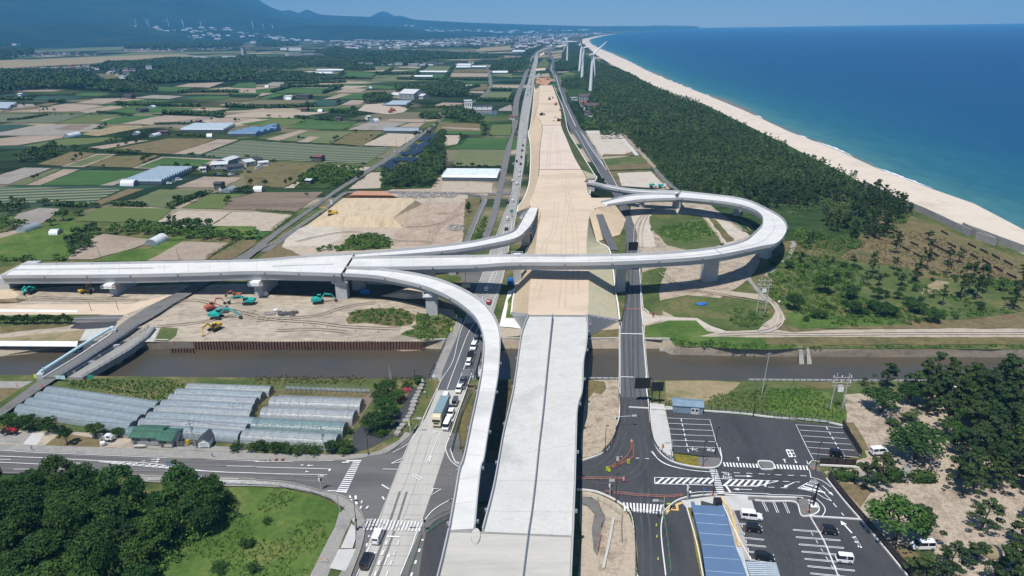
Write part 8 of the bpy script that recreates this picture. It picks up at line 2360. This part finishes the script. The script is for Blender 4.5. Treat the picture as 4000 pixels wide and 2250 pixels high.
turbine('K',(1557,1190),(1582,770),((1700,697),(1572,1090),(1545,640)),'third wind turbine close behind the second, nacelle turned left',(),.3,None,1.35)
turbine('K',(1350,1055),(1355,718),((1315,645),(1525,720),(1258,895)),'farthest of the coastal wind turbines, standing left of the others',(),0,None,1.4)
for fr,b,h,tp,lab in (('E1',(1375,258),(1370,212),((1380,190),(1360,235),(1372,190)),'leftmost'),('E1',(1477,248),(1474,200),((1490,196),(1467,190),(1476,225)),'second from the left'),('E1',(1500,268),(1497,215),((1500,190),(1485,235),(1515,225)),'third from the left, slightly lower'),
   ('E1',(1698,262),(1694,210),((1630,212),(1697,190),(1700,240)),'fourth, with one blade level'),('E1',(1849,273),(1842,212),((1838,192),(1850,240),(1835,235)),'fifth from the left'),('E1',(2029,287),(2024,230),((2040,220),(2010,220),(2030,255)),'sixth from the left'),('E1',(2549,290),(2542,228),((2545,200),(2530,240),(2552,250)),'seventh from the left'),
   ('E2',(83,298),(76,252),((60,243),(90,243),(80,280)),'eighth from the left'),('E2',(176,313),(172,258),((165,240),(188,260),(160,275)),'ninth, bulkier'),('E2',(462,325),(456,268),((448,262),(462,262),(458,295)),'tenth from the left'),('E2',(1454,320),(1449,272),((1440,265),(1452,262),(1455,300)),'last one to the right, alone')):
 turbine(fr,b,h,tp,'far wind turbine on the slope below the mountain, '+lab,(),.3,'far wind turbines on the slope',1.3,True)
# POLES, LAMPS, SIGNS, BARRIERS
def hgt(fr,x,yb,yt,z=ZG):
 b = np.array(W1(fr,x,yb,z)); zc = np.dot(b-np.array([0,0,H]),FW)
 return (yb-yt)/FR[fr][2]*zc/FPX/(cp+((yb/FR[fr][2]+FR[fr][1]-1125)/FPX)*sp)
def pole(fr,x,yb,yt,mat='wood_pole',r=.16,label='',arms=2,lean=0,name='utility_pole',cat='utility pole',group=None):
 h = hgt(fr,x,yb,yt); p = W1(fr,x,yb,.3)
 o = thing(name,label,cat,p,.35,group)
 MB().tube((0,0,0),(lean,0,h),r,r*.65,8).build('pole',mat,o)
 for k in range(arms):
  z = h-.5-k*.9
  MB().box(lean*z/h-1.0,lean*z/h+1.0,-.06,.06,z-.06,z+.06).build('crossarm','steel_grey',o)
  mb = MB()
  for s in (-.85,-.3,.3,.85): mb.tube((lean*z/h+s,0,z+.06),(lean*z/h+s,0,z+.28),.05,n=5)
  tag(mb.build('insulators','white',o),kind='stuff')
 if arms > 1: MB().tube((lean*.6+.3,0,h*.62),(lean*.6+.3,0,h*.72),.25,n=8).build('transformer','steel_grey',o)
 return o,(p[0]+lean*math.cos(.35),p[1]+lean*math.sin(.35),p[2]+h-.5)
PP = []
for fr,x,yb,yt,m,lab,ar,ln in (('A1',645,1050,795,'wood_pole','leaning brown utility pole beside the plastic tunnels',1,-.9),('A1',1970,1155,815,'pole_concrete','tall utility pole with transformer in front of the middle tunnels',3,-.5),('A2',700,1230,870,'pole_concrete','utility pole at the roadside right of the orange barriers',2,-.5),
  ('A2',1125,1010,780,'steel_grey','thin grey pole in the triangular planting, left one',0,0),('A2',1277,935,825,'steel_grey','thin grey pole in the triangular planting, right one',0,0),('B2',845,800,580,'pole_concrete','grey pole at the corner of the bright meadow',0,-.3),('B2',1005,1000,800,'pole_concrete','grey signal pole left of the near crossing',0,-.3),
  ('C1',318,305,140,'wood_pole','pole behind the far left end of the viaduct',0,-.8),('C1',1024,312,158,'wood_pole','pole behind the viaduct beside the bare field',0,-.6),('C1',1804,300,188,'wood_pole','pole behind the viaduct, right one',0,-.4),('C1',918,805,720,'wood_pole','short pole on the far bank, left one',0,-.3),('C1',1190,800,700,'wood_pole','short pole on the far bank, right one',0,-.3),
  ('A2',1348,480,320,'pole_concrete','white concrete pole on the canal bank, left one',0,0),('A2',1362,480,375,'pole_concrete','white concrete pole on the canal bank, right one',0,0),('A3',2512,620,165,'pole_concrete','tall thin pole with guy wires near the canal',1,.8),('B4',1675,455,280,'steel_grey','thin pole at the end of the park hedge',0,.3)):
 _,t = pole(fr,x,yb,yt,m,.13 if ar == 0 else .17,lab,ar,ln); PP.append(t)
DP = 'D1 395,520 460|D1 1215,490 405|D1 1088,370 285|D1 1303,320 240|D1 1358,320 255|D1 1448,310 230|D1 1575,310 255|D1 1703,240 195|D1 1648,525 455|D1 2142,520 450|D2 400,590 515|D2 835,610 515|D2 1218,600 495|D2 1305,540 455|D2 1410,440 385|D2 1505,405 340|D2 1325,640 545|E1 555,905 850|E1 868,915 860|E1 1172,930 875|E2 1220,640 605|E2 1550,650 620|D2 10,570 490'
for q in DP.split('|'):
 fr,b,t = q.split(); x,y = map(float,b.split(','))
 pole(fr,x,y,float(t),'wood_pole',.14,'thin utility pole standing in the farm fields',1,.4,group='utility poles in the farm fields')
def hframe(fr,xs,yb,yt,label):
 p0,p1 = W1(fr,xs[0],yb,.3),W1(fr,xs[1],yb+2,.3); h = hgt(fr,xs[0],yb,yt)
 o = thing('transmission_pole',label,'power pole',p0)
 d = (p1[0]-p0[0],p1[1]-p0[1])
 for q in ((0,0),d): MB().tube((q[0],q[1],0),(q[0]+.5,q[1],h),.2,.13,8).build('pole','pole_concrete',o)
 for z in (h-1.3,h-3.0,h-4.0):
  MB().tube((-.6,0,z),(d[0]+1.4,d[1],z),.09,n=5).build('crossarm','pole_concrete',o)
 mb = MB()
 for x in (-.4,d[0]/2+.3,d[0]+1.2):
  for z in (h-1.3,h-3.0): mb.tube((x,0,z),(x,0,z+.6),.12,n=6)
 tag(mb.build('insulators','white',o),kind='stuff')
 MB().box(d[0]*.4,d[0]*.4+1.6,-.1,.1,h-6,h-4.4).build('control_cabinet','wall_white',o)
hframe('A4',(625,745),760,365,'double pole power frame with cross beams on the grass behind the car park')
hframe('C3',(2455,2538),845,470,'double pole power frame on the scrub right of the sand path')
def lamp(fr,x,yb,yt,mat,label,arm=(.9,0),group=None,name='street_lamp'):
 h = hgt(fr,x,yb,yt); p = W1(fr,x,yb,ZG)
 o = thing(name,label,'street lamp',p,0,group)
 MB().tube((0,0,0),(0,0,h),.1,.06,7).build('pole',mat,o)
 MB().tube((0,0,0),(0,0,.25),.22,n=8).build('base',mat,o)
 MB().tube((0,0,h-.1),(arm[0]*.4,arm[1],h),.05,n=5).build('arm',mat,o)
 MB().box(arm[0]*.3,arm[0]+.05,-.16+arm[1],.16+arm[1],h-.06,h+.1).build('lamp_head',mat,o)
for fr,x,yb,yt,m,lab,a in (('B3',1917,350,45,'steel_brown','tall dark lamp on the traffic island left of the upper crossing',(.6,0)),('A3',2040,1210,910,'steel_black','dark lamp beside the upper bays',(.6,0)),('B3',2020,630,305,'steel_brown','dark lamp at the foot of the long crossing',(.5,0)),('B3',1045,700,355,'steel_brown','dark lamp at the left corner of the junction',(.6,0)),
 ('A3',937,1195,890,'steel_brown','dark lamp on the sandy strip',(.6,0)),('A3',2425,835,555,'steel_black','dark lamp behind the car park fence',(.6,0)),('A4',478,1380,1055,'steel_brown','dark lamp beside the second crossing',(.6,0)),('B4',412,805,480,'steel_brown','slim dark lamp on the rounded island',(.4,0)),
 ('A2',1130,1215,785,'steel_brown','dark lamp at the corner below the triangular planting',(.5,0)),('A2',1595,440,365,'steel_black','small dark lamp on the canal bank',(.3,0)),('B2',1015,980,625,'steel_black','tall black lamp beside the near crossing',(.8,.3)),('A2',2055,1160,870,'steel_brown','dark lamp half behind the ramp',(.5,0)),('B2',1945,690,365,'steel_grey','grey lamp beside the ramp',(.6,0))):
 lamp(fr,x,yb,yt,m,lab,a)
p = W1('B4',455,740,ZG); h = hgt('B4',455,740,465)
o = thing('camera_mast','thick dark mast with equipment boxes on the rounded island','mast',p)
MB().tube((0,0,0),(.4,0,h),.22,.18,8).build('mast','steel_black',o); MB().box(-.8,.8,-.8,.8,0,.12).build('base_slab','concrete_white',o); MB().box(-.45,.05,-.2,.2,1.6,2.6).build('control_box','steel_black',o); MB().box(.2,.55,-.15,.15,h-.8,h-.2).build('camera_housing','steel_black',o)
def signal(fr,x,yb,yt,arm,label,mat='pole_concrete'):
 h = hgt(fr,x,yb,yt); p = W1(fr,x,yb,ZG)
 o = thing('traffic_signal',label,'traffic signal',p)
 MB().tube((0,0,0),(0,0,h),.14,.1,8).build('pole',mat,o)
 MB().tube((0,0,h*.82),(arm*.8,0,h*.86),.06,n=5).build('arm',mat,o)
 MB().box(arm-.65 if arm > 0 else arm-.65,arm+.65,-.1,.1,h*.82,h*.82+.45).build('signal_head','roof_pale',o)
 MB().box(-.35,-.05,-.15,.15,2.4,3.2).build('control_box','wall_white',o)
 MB().box(.1,.45,-.12,.12,2.5,3.1).build('pedestrian_signal','steel_black',o)
signal('A2',1555,1010,810,2.6,'signal pole with yellow plate beside the highway stop line'); signal('B2',1690,1000,815,-3.4,'signal pole with arm reaching left at the near crossing'); signal('B2',1005,990,845,3.2,'signal pole with arm reaching right at the near crossing')
signal('B2',655,580,385,.4,'signal pole on the meadow corner of the junction'); signal('B3',985,640,425,.3,'grey signal pole at the left corner of the right junction'); signal('B3',1765,680,445,1.8,'grey signal pole with long arm near the hatched island'); signal('B3',1520,850,615,-2.0,'grey signal pole at the lower crossing'); signal('A3',1600,1270,1040,-1.2,'signal pole at the end of the white pavement')
signal('A3',1040,950,800,5.0,'very long thin signal arm over the side road','pipe_blue')
def board(fr,x,yb,yt,bx0,bx1,by0,by1,mat,label,post='steel_black',name='road_sign',cat='road sign',posts=1,marks=None):
 """board spans picture x bx0..bx1 and y by0..by1 above the foot at x,yb"""
 h0,h1,ht = hgt(fr,x,yb,by1),hgt(fr,x,yb,by0),hgt(fr,x,yb,yt)
 p = W1(fr,x,yb,ZG); zc = np.dot(np.array(p)-np.array([0,0,H]),FW); k = zc/FPX/FR[fr][2]
 o = thing(name,label,cat,p)
 MB().tube((0,.1,0),(0,.1,ht),.16 if ht > 4 else .07,n=8).build('post',post,o)
 bd = MB().box((bx0-x)*k,(bx1-x)*k,-.14,-.04,h0,h1).build('board',mat,o)
 if ht > 5:
  for z in (h0+.3,h1-.3): MB().tube((0,.1,z),((bx0-x)*k,.1,z),.09,n=6).build('bracket',post,o)
  mb = MB()
  n = 6
  for i in range(n): z = h0+(h1-h0)*(i+.5)/n; mb.box((bx0-x)*k,(bx1-x)*k,-.19,-.14,z-.04,z+.04)
  tag(mb.build('stiffeners',post,o),kind='stuff')
 if marks:
  txt,col,ln = marks
  cu = bpy.data.curves.new('text','FONT'); cu.body = txt; t_ = bpy.data.objects.new('text',cu); COL.objects.link(t_)
  me = bpy.data.meshes.new_from_object(t_.evaluated_get(bpy.context.evaluated_depsgraph_get())); bpy.data.objects.remove(t_)
  if len(me.vertices):
   co = np.array([v.co[:] for v in me.vertices]); mn,mx = co.min(0),co.max(0)
   w_,q_ = (bx1-bx0)*k*.8,(h1-h0)*.8
   u = (co[:,0]-mn[0])/(mx[0]-mn[0]); v = (co[:,1]-mn[1])/(mx[1]-mn[1])
   X = ((bx0+bx1)/2-x)*k
   MB().add([(X-w_/2+a*w_,-.15,(h0+h1)/2-q_/2+b*q_) for a,b in zip(u,v)],[tuple(f.vertices) for f in me.polygons]).build('lettering',col,bd)
   KIDS.pop(bd.name,None)
 return o
board('A3',1405,697,455,1225,1382,422,540,'steel_black','large dark back of an overhead road sign on a black post beside the side road')
board('A3',1480,702,475,1390,1512,470,568,'steel_black','second dark sign back behind the large one'); board('C3',1137,420,145,1158,1253,128,208,'steel_black','dark sign back in front of the flyover beside the side road')
board('D3',888,840,770,902,928,770,795,'steel_black','small distant dark sign back at the far merge'); board('A2',2195,560,355,2080,2165,345,418,'steel_grey','grey sign back on an overhead gantry above the queue','steel_grey')
board('A2',1552,1010,850,1535,1550,862,908,'lime','small yellow green vertical plate on the signal pole','steel_grey',marks=('注意','steel_black',1)); board('C2',2017,900,845,2011,2024,845,878,'lime','yellow green vertical plate beside the curved ramp pier','steel_grey'); board('C2',1965,1035,975,1956,1972,977,1010,'lime','yellow green vertical plate at the highway bridge end','steel_grey')
board('A1',360,460,412,350,372,414,452,'lime','yellow green plate at the left bridge parapet'); board('A1',556,465,425,548,562,428,460,'lime','small yellow green plate at the right bridge parapet'); board('A1',427,562,515,417,436,518,555,'orange','bright orange upright plate at the roadside by the tunnels')
board('A1',590,470,420,568,612,425,462,'pipe_blue','pale blue notice board at the old bridge, left one'); board('A1',640,472,422,616,662,426,466,'pipe_blue','pale blue notice board at the old bridge, right one'); board('A1',920,470,415,890,948,420,462,'safety_green','green notice board on the canal bank below the footbridge')
board('B1',325,180,130,317,330,135,172,'metal_blue','narrow blue sign seen nearly edge on at the left roadside'); board('B1',2140,245,205,2130,2146,212,240,'metal_blue','narrow blue sign seen nearly edge on before the orange barriers'); board('B1',1715,400,245,1690,1765,260,330,'metal_blue','slanting grey blue direction sign beside the straggly pine','steel_grey')
board('A2',1675,520,455,1668,1686,458,490,'pipe_blue','small pale blue sign by the canal bridge'); board('A2',1715,640,580,1688,1712,582,592,'pipe_blue','small pale blue sign beside the stone wall'); board('B3',1052,345,222,1045,1072,228,278,'roof_pale','pale sign panel between the orange barriers'); board('B3',1092,290,230,1088,1104,232,240,'roof_pale','little light panel behind the pale sign')
board('B3',955,390,335,944,970,338,385,'lime','leftmost yellow work sign at the tip of the orange barriers',marks=('工事中','steel_black',1)); board('B3',973,400,360,962,988,362,395,'lime','low yellow arrow sign beside the leftmost work sign'); board('B3',1168,320,262,1158,1180,266,315,'lime','yellow work sign on the right arm of the barriers',marks=('工事中','steel_black',1))
board('B3',1570,735,700,1555,1588,708,726,'lime','yellow sign lying at the lower crossing'); board('B3',1510,225,95,1502,1522,105,150,'orange','red and dark upright sign on the white pavement','steel_grey'); board('B3',1920,645,545,1910,1936,550,572,'tarp_blue','round blue direction sign above the lower pavement','steel_grey')
board('B4',297,715,645,280,326,645,657,'steel_black','low black sign bar at the edge of the rounded island','steel_black'); board('C2',2110,600,430,2068,2155,535,575,'steel_grey','open grey sign frame standing beside the curved ramp','steel_grey'); board('D2',2574,1150,1080,2555,2590,1085,1110,'safety_green','small green highway sign'); board('D3',16,660,600,6,28,612,632,'pipe_blue','small blue green sign left of the queue')
board('C3',1418,862,820,1408,1430,825,858,'leaf_pink','pink and white roadwork sign at the mouth of the sand path') ; board('C3',1137,800,730,1130,1140,733,765,'safety_green','small green plate beside the side road'); board('D2',760,1030,975,748,772,985,1025,'roof_pale','white cabinet sign beside the stockpile road'); board('A4',718,590,500,695,742,512,550,'roof_pale','white notice board behind the power frame')
# orange barriers and cones
def barrier(fr,s,gap,label,mat='orange',h=.9,bars=2,r=.035,feet=True,name='barrier',cat='barrier'):
 ps = [tuple(p) for p in W(fr,s,ZG)]
 o = thing(name,label,cat,ps[0]); q = [(p[0]-ps[0][0],p[1]-ps[0][1],0) for p in ps]
 mb = MB()
 for k in range(bars): mb.path([(p[0],p[1],h*(k+1)/bars-.1) for p in q],r,4)
 mb.build('rail',mat,o)
 mb = MB()
 for p in resample(q,gap):
  mb.tube((p[0]-.3,p[1]-.3,0),(p[0],p[1],h),r,n=4); mb.tube((p[0]+.3,p[1]+.3,0),(p[0],p[1],h),r,n=4)
 tag(mb.build('stands','orange' if mat != 'steel_grey' else mat,o),kind='stuff')
barrier('B3','980,370 1100,300 1160,255 1200,190 1200,110',1.6,'red and white pipe barrier forming the left arm of the closed triangle'); barrier('B3','1215,110 1222,190 1225,265 1110,325 1000,380',1.6,'red and white pipe barrier forming the right arm of the closed triangle')
barrier('B3','660,480 1110,482',2,'straight red pipe barrier crossing left of the hatched island','orange'); barrier('B3','940,612 1240,650 1560,665',2,'long red pipe barrier above the lower crossing'); barrier('B3','1570,665 1720,650',1.6,'short red barrier right of the lower crossing')
barrier('B3','715,650 860,680 985,740 1090,830',1.8,'green and orange barrier along the lower left corner','safety_green'); barrier('B3','860,700 890,790 935,860',1.6,'green barrier on the dark strip','safety_green'); barrier('B3','1100,800 1185,820',1.4,'green barrier end beside the lower crossing','safety_green'); barrier('B3','1110,840 1098,940 1105,1110',2.4,'row of orange stands on the sand','safety_green')
barrier('B3','1195,800 1540,830',3,'thin grey barrier along the foot of the lower crossing','steel_grey'); barrier('B3','1525,850 1545,960 1575,1180 1600,1430',3.2,'line of orange stands and green rail beside the dark new path','safety_green'); barrier('B2','1735,890 1860,820 1945,785',2,'orange and green barrier under the ramp, upper one','safety_green')
barrier('B2','1700,1030 1790,965 1880,900 1935,880',2,'orange and green barrier under the ramp, lower one','safety_green'); barrier('B2','1660,1040 1610,1200 1560,1340 1520,1449',1.8,'row of orange and green stands along the highway edge','safety_green'); barrier('B2','640,1300 720,1305',1.6,'small orange barrier across the side path','orange'); barrier('C3','1130,800 1300,803',2,'low barrier closing the side road before the flyover','orange')
barrier('C1','1300,870 1540,760 1760,650',4,'line of orange site stands left of the bridge road','steel_grey'); barrier('C1','1540,880 1700,780 1900,660',4,'line of orange site stands right of the bridge road','steel_grey'); barrier('B3','905,910 895,965',1,'green stand beside the dark strip','safety_green'); barrier('B3','893,1030 862,1200',2,'row of red stands at the end of the dark strip')
def cone(fr,x,y,label,s=1.0,mat='orange'):
 p = W1(fr,x,y,ZG); o = thing('traffic_cone',label,'traffic cone',p,0,'traffic cones'); o.scale = (s,s,s)
 MB().tube((0,0,.04),(0,0,.72),.19,.04,8).build('cone',mat,o); MB().box(-.22,.22,-.22,.22,0,.05).build('base','rubber',o); MB().tube((0,0,.38),(0,0,.5),.125,.098,8).build('band','white',o)
for x,y,lab in ((138,1282,'small orange cone alone on the pavement'),(200,1275,'left orange barrier cone on the pavement'),(265,1275,'right orange barrier cone on the pavement')): cone('A2',x,y,lab,1.6 if x > 150 else 1)
for x,y,lab in ((1451,945,'yellow bollard cone beside the lower road, upper'),(1456,1060,'yellow bollard cone beside the lower road, middle'),(1468,1285,'yellow bollard cone beside the lower road, lower'),(1200,110,'orange drum with light at the top of the closed triangle'),(1122,490,'orange drum with light at the end of the straight red barrier')): cone('B3',x,y,lab,1 if x > 1250 else 1.8,'lime' if x > 1250 else 'orange')
for i,(x,y) in enumerate(((170,535),(300,945),(480,950),(585,958),(1000,1010),(1228,1018),(715,965))): cone('C2' if i else 'A1',x,y,'tiny orange cone on the bare ground',1.0)
for q,lab in (('B3:1917,340','first'),('B3:2018,640','second'),('B4:462,375','third'),('B4:412,800','fourth')):
 f,s = q.split(':'); x,y = map(float,s.split(','))
 barrier(f,'%d,%d %d,%d' % (x-22,y+6,x+22,y+8),1.0,'orange pipe stand round the foot of the '+lab+' car park lamp')
# fences and railings
guard('black rail fence along the top of the car park','A3','1540,740 1620,715 1920,770 2574,832 A4:0,840 A4:400,880 A4:745,915',ZG,1.2,'steel_brown',2.0,'fence','fence')
def wall(fr,s,h,label,mat='steel_brown',th=.15,z0=.3,name='screen_wall'):
 ps = W(fr,s,z0); o = thing(name,label,'wall',ps[0]); q = [(p[0]-ps[0][0],p[1]-ps[0][1]) for p in ps]
 MB().loft([[(p[0]-th,p[1],0),(p[0]-th,p[1],h),(p[0]+th,p[1]+th,h),(p[0]+th,p[1]+th,0)] for p in q]).build('panel',mat,o)
 mb = MB()
 for p in resample([(a,b,0) for a,b in q],2.0): mb.box(-.09,.09,-.24,.0,0,h+.08,0,p[:2])
 tag(mb.build('posts','steel_black',o),kind='stuff')
wall('A4','748,935 935,1250',2.0,'dark brown screen wall down the right side of the upper car park'); wall('A4','522,1325 880,1342',2.0,'dark brown screen wall below the upper bays'); wall('B4','610,480 780,690 940,885 1150,1130 1430,1449 1500,1540',1.9,'long dark brown screen wall between lower car park and park')
guard('dark railing along the left kerb of the side road','A3','1085,640 1088,830 1060,960 1000,1120 910,1215',ZG,1.0,'steel_brown',1.6); guard('dark railing along the right kerb of the side road','A3','1368,560 1380,760 1395,960 1420,1090 1480,1190 1590,1280',ZG,1.0,'steel_brown',1.6)
guard('dark railing along the lower left kerb of the right junction','B3','1190,800 1225,930 1245,1200 1262,1449',ZG,1.0,'steel_black',1.6); guard('pale pipe railing round the bright meadow','B2','-900,520 0,530 300,560 600,620 760,690 855,770',ZG,1.0,'steel_grey',2.2,bars=3,r=.035); guard('pale pipe railing along the lower roadside','B1','1480,490 2000,500 2574,530',ZG,.9,'steel_grey',2.2,bars=3,r=.035)
guard('white curved guard rail at the ramp foot','B2','1955,190 2000,310 2045,335',ZG,.8,'white',1.5); guard('grey railing along the strip beside the ramp','A2','2165,590 2060,830 2000,1050 1960,1210',ZG,1.1,'steel_grey',2,bars=3); guard('white guard rail along the side road by the embankment','C3','1320,980 1300,780 1290,500 1280,250',ZG,.8,'white',2)
guard('brown guard rail between embankment and side road','C3','1085,960 1110,880 1150,640',ZG,.9,'steel_brown',2); guard('white guard rail down the centre of the far side road','D3','690,295 790,430 880,570 945,680',ZG,.8,'white',2.4); guard('brown railing along the highway bridge approach','A2','1750,450 1800,330',ZG,1,'steel_brown',2); guard('white guard rail on the far highway edge','D3','150,200 135,500 110,800',ZG,.8,'steel_grey',3)
for fr,s,lab in (('C4','1250,0 1340,45','upper left'),('C4','1740,10 1810,50','uppermost'),('C4','1430,125 1510,160','second'),('C4','1630,140 1830,235','long'),('C4','1810,135 1890,180','right of the long'),('C4','1930,190 2000,230','fourth'),('C4','2010,140 2090,180','near the wall'),('C4','2130,195 2210,235','below the wall'),('C4','2030,245 2110,290','fifth'),('C4','2150,300 2240,355','sixth'),('C4','2250,250 2330,295','seventh'),('C4','2370,310 2460,360','eighth'),('C4','2270,370 2360,420','ninth'),('C4','1350,175 1420,210','leftmost'),('C4','1460,230 1560,285','left middle'),('C4','1640,225 1720,270','middle'),('C4','2400,440 2500,490','lowest')):
 wall(fr,s,.9,'low dark sand fence among the dry grass before the sea wall, '+lab,'steel_brown',.06,name='sand_fence')
wall('A4','-200,478 1020,486 2574,492',.45,'low pale concrete edge of the near canal bank','concrete',.2,.0,'bank_edge'); wall('A3','780,462 1065,465',.45,'short concrete edge of the near canal bank left of the side road','concrete',.2,0,'bank_edge')
rr = random.Random(8); ps = [tuple(p) for p in smooth_line(W('A2','1680,510 1650,580 1600,680 1570,780 1520,880 1450,970 1410,1040',.3),5)]
for i,p in enumerate(resample(ps,2.1)):
 r_ = rr.uniform(.8,1.15); vs = [(p[0]+r_*math.cos(t)*rr.uniform(.8,1.1),p[1]+r_*math.sin(t)*rr.uniform(.8,1.1),z) for z in (.2,.9+rr.uniform(0,.3)) for t in [k*1.0472 for k in range(6)]]
 b_ = MB().add(vs,[(k,(k+1) % 6,6+(k+1) % 6,6+k) for k in range(6)]+[(6,7,8,9,10,11)]).build('boulder','rock'); tag(b_,'pale boulder in the curved row beside the highway footway','boulder','boulders beside the highway footway')
for a,lab in ((('C4','305,1175 345,1175 375,1268 325,1268'),'left slab of the concrete boat ramp on the canal bank'),(('C4','385,1185 410,1190 455,1265 405,1270'),'right slab of the concrete boat ramp on the canal bank')):
 q = W(a[0],a[1],0); zz = (.3,.3,-2.8,-2.8)
 v = [(p[0],p[1],z) for p,z in zip(q,zz)]+[(p[0],p[1],z-.5) for p,z in zip(q,zz)]
 tag(MB().add(v,[(0,3,2,1),(0,1,5,4),(1,2,6,5),(2,3,7,6),(3,0,4,7)]).build('boat_ramp','pavement_old'),lab,'ramp')
p = W1('B4',2240,1235)
o = thing('tent','yellow and dark blue camping tent between the park pines','tent',(p[0],p[1],.3),.2)
r_ = lambda x,w_,h: [(x,w_*math.cos(math.pi*k/8),h*math.sin(math.pi*k/8)) for k in range(9)]
MB().loft([r_(-1.9,.3,.2),r_(-1.4,1.3,1.4),r_(0,1.7,1.9),r_(.3,1.7,1.9)],closed=False,caps=False).build('front_fly','dry_grass',o,True); MB().loft([r_(.3,1.72,1.92),r_(1.4,1.5,1.6),r_(2.4,.3,.3)],closed=False,caps=False).build('rear_fly','cloth_dark',o,True)
for fr,x,y,w_,d,h,m,lab in (('C2',1100,640,4.5,2.5,2.0,'tarp_blue','blue tarpaulin covered stack in the shade behind the ramp'),('C2',2560,545,3,3,3,'tarp_blue','blue covered stack beside the flyover pier'),('C2',90,655,3,3,1.8,'wall_white','white bagged material beside the second pier'),('C3',1905,750,5,2.4,.6,'tarp_blue','crumpled blue sheet on the overgrown spoil'),('C2',200,815,2.2,1.4,.9,'wall_white','small white skip beside the rubble'),('C4',110,735,1,1,1,'wall_white','tiny white box beside the sand path')):
 p = W1(fr,x,y); rs_2 = random.Random(lab)
 rg = lambda k,z: [(p[0]+w_/2*k*math.cos(t)*rs_2.uniform(.85,1.1),p[1]+d/2*k*math.sin(t)*rs_2.uniform(.85,1.1),z) for t in [i*math.pi/5 for i in range(10)]]
 tag(MB().loft([rg(1,.3),rg(1,.3+h*.5),rg(.75,.3+h*.9),rg(.35,.3+h)]).build('covered_stack',m),lab,'stack')
def wires(a,b,n,sag,label):
 mb = MB()
 for k in range(n):
  ps = [(a[0]+(b[0]-a[0])*t+(k-.5)*.6,a[1]+(b[1]-a[1])*t,a[2]+(b[2]-a[2])*t-sag*4*t*(1-t)) for t in [i/10 for i in range(11)]]
  mb.path(ps,.025,3)
 tag(mb.build('overhead_wires','rubber'),label,'wires')
wires(PP[0],PP[1],2,1.2,'thin overhead wires between the leaning pole and the transformer pole'); wires(PP[1],PP[2],2,1.2,'thin overhead wires from the transformer pole to the roadside pole')
person((*W1('B3',1472,880)[:2],ZG),1.2,'worker in dark clothes standing at the foot of the lower crossing'); person((*W1('C2',1240,785)[:2],.35),.4,'worker in dark clothes standing on the spoil slope')
person((*W1('B4',2185,1240)[:2],.35),0,'camper in reddish clothes standing left of the tent','roof_red')
kerb('B3','1022,870 975,1120 918,1370',.5,.1)
def ordinal(n):
 return '%d%s' % (n,'th' if 10 <= n % 100 <= 20 else {1: 'st',2: 'nd',3: 'rd'}.get(n % 10,'th'))
GL = {}
for o in COL.objects:
 if o.parent is None and 'group' in o and 'label' in o: GL.setdefault(o['label'],[]).append(o)
for lab,os_ in GL.items():
 if 2 <= len(os_) <= 300:
  def sx_(o):
   d = np.array(o.location)-np.array([0,0,H])
   return (d@RT)/max(1,d@FW) if o.type == 'EMPTY' else (np.array(o.data.vertices[0].co)@RT)/max(1,np.array(o.data.vertices[0].co)@FW)
  for i,o in enumerate(sorted(os_,key=sx_)): o['label'] = lab+', '+ordinal(i+1)+' from left'
# the air
def haze():
 m = bpy.data.materials.new('haze'); m.use_nodes = True
 nt = m.node_tree; nt.nodes.clear()
 o = nt.nodes.new('ShaderNodeOutputMaterial'); v = nt.nodes.new('ShaderNodeVolumePrincipled')
 v.inputs['Color'].default_value = (.15,.53,1.0,1)
 v.inputs['Density'].default_value = HAZE_D
 v.inputs['Anisotropy'].default_value = -.3
 nt.links.new(v.outputs[0],o.inputs['Volume'])
 MATS['haze'] = m
 b = MB().box(-20000,25500,-3400,23000,-6,2600).build('haze','haze')
 tag(b,kind='stuff')
HAZE_D = 8e-5
haze()
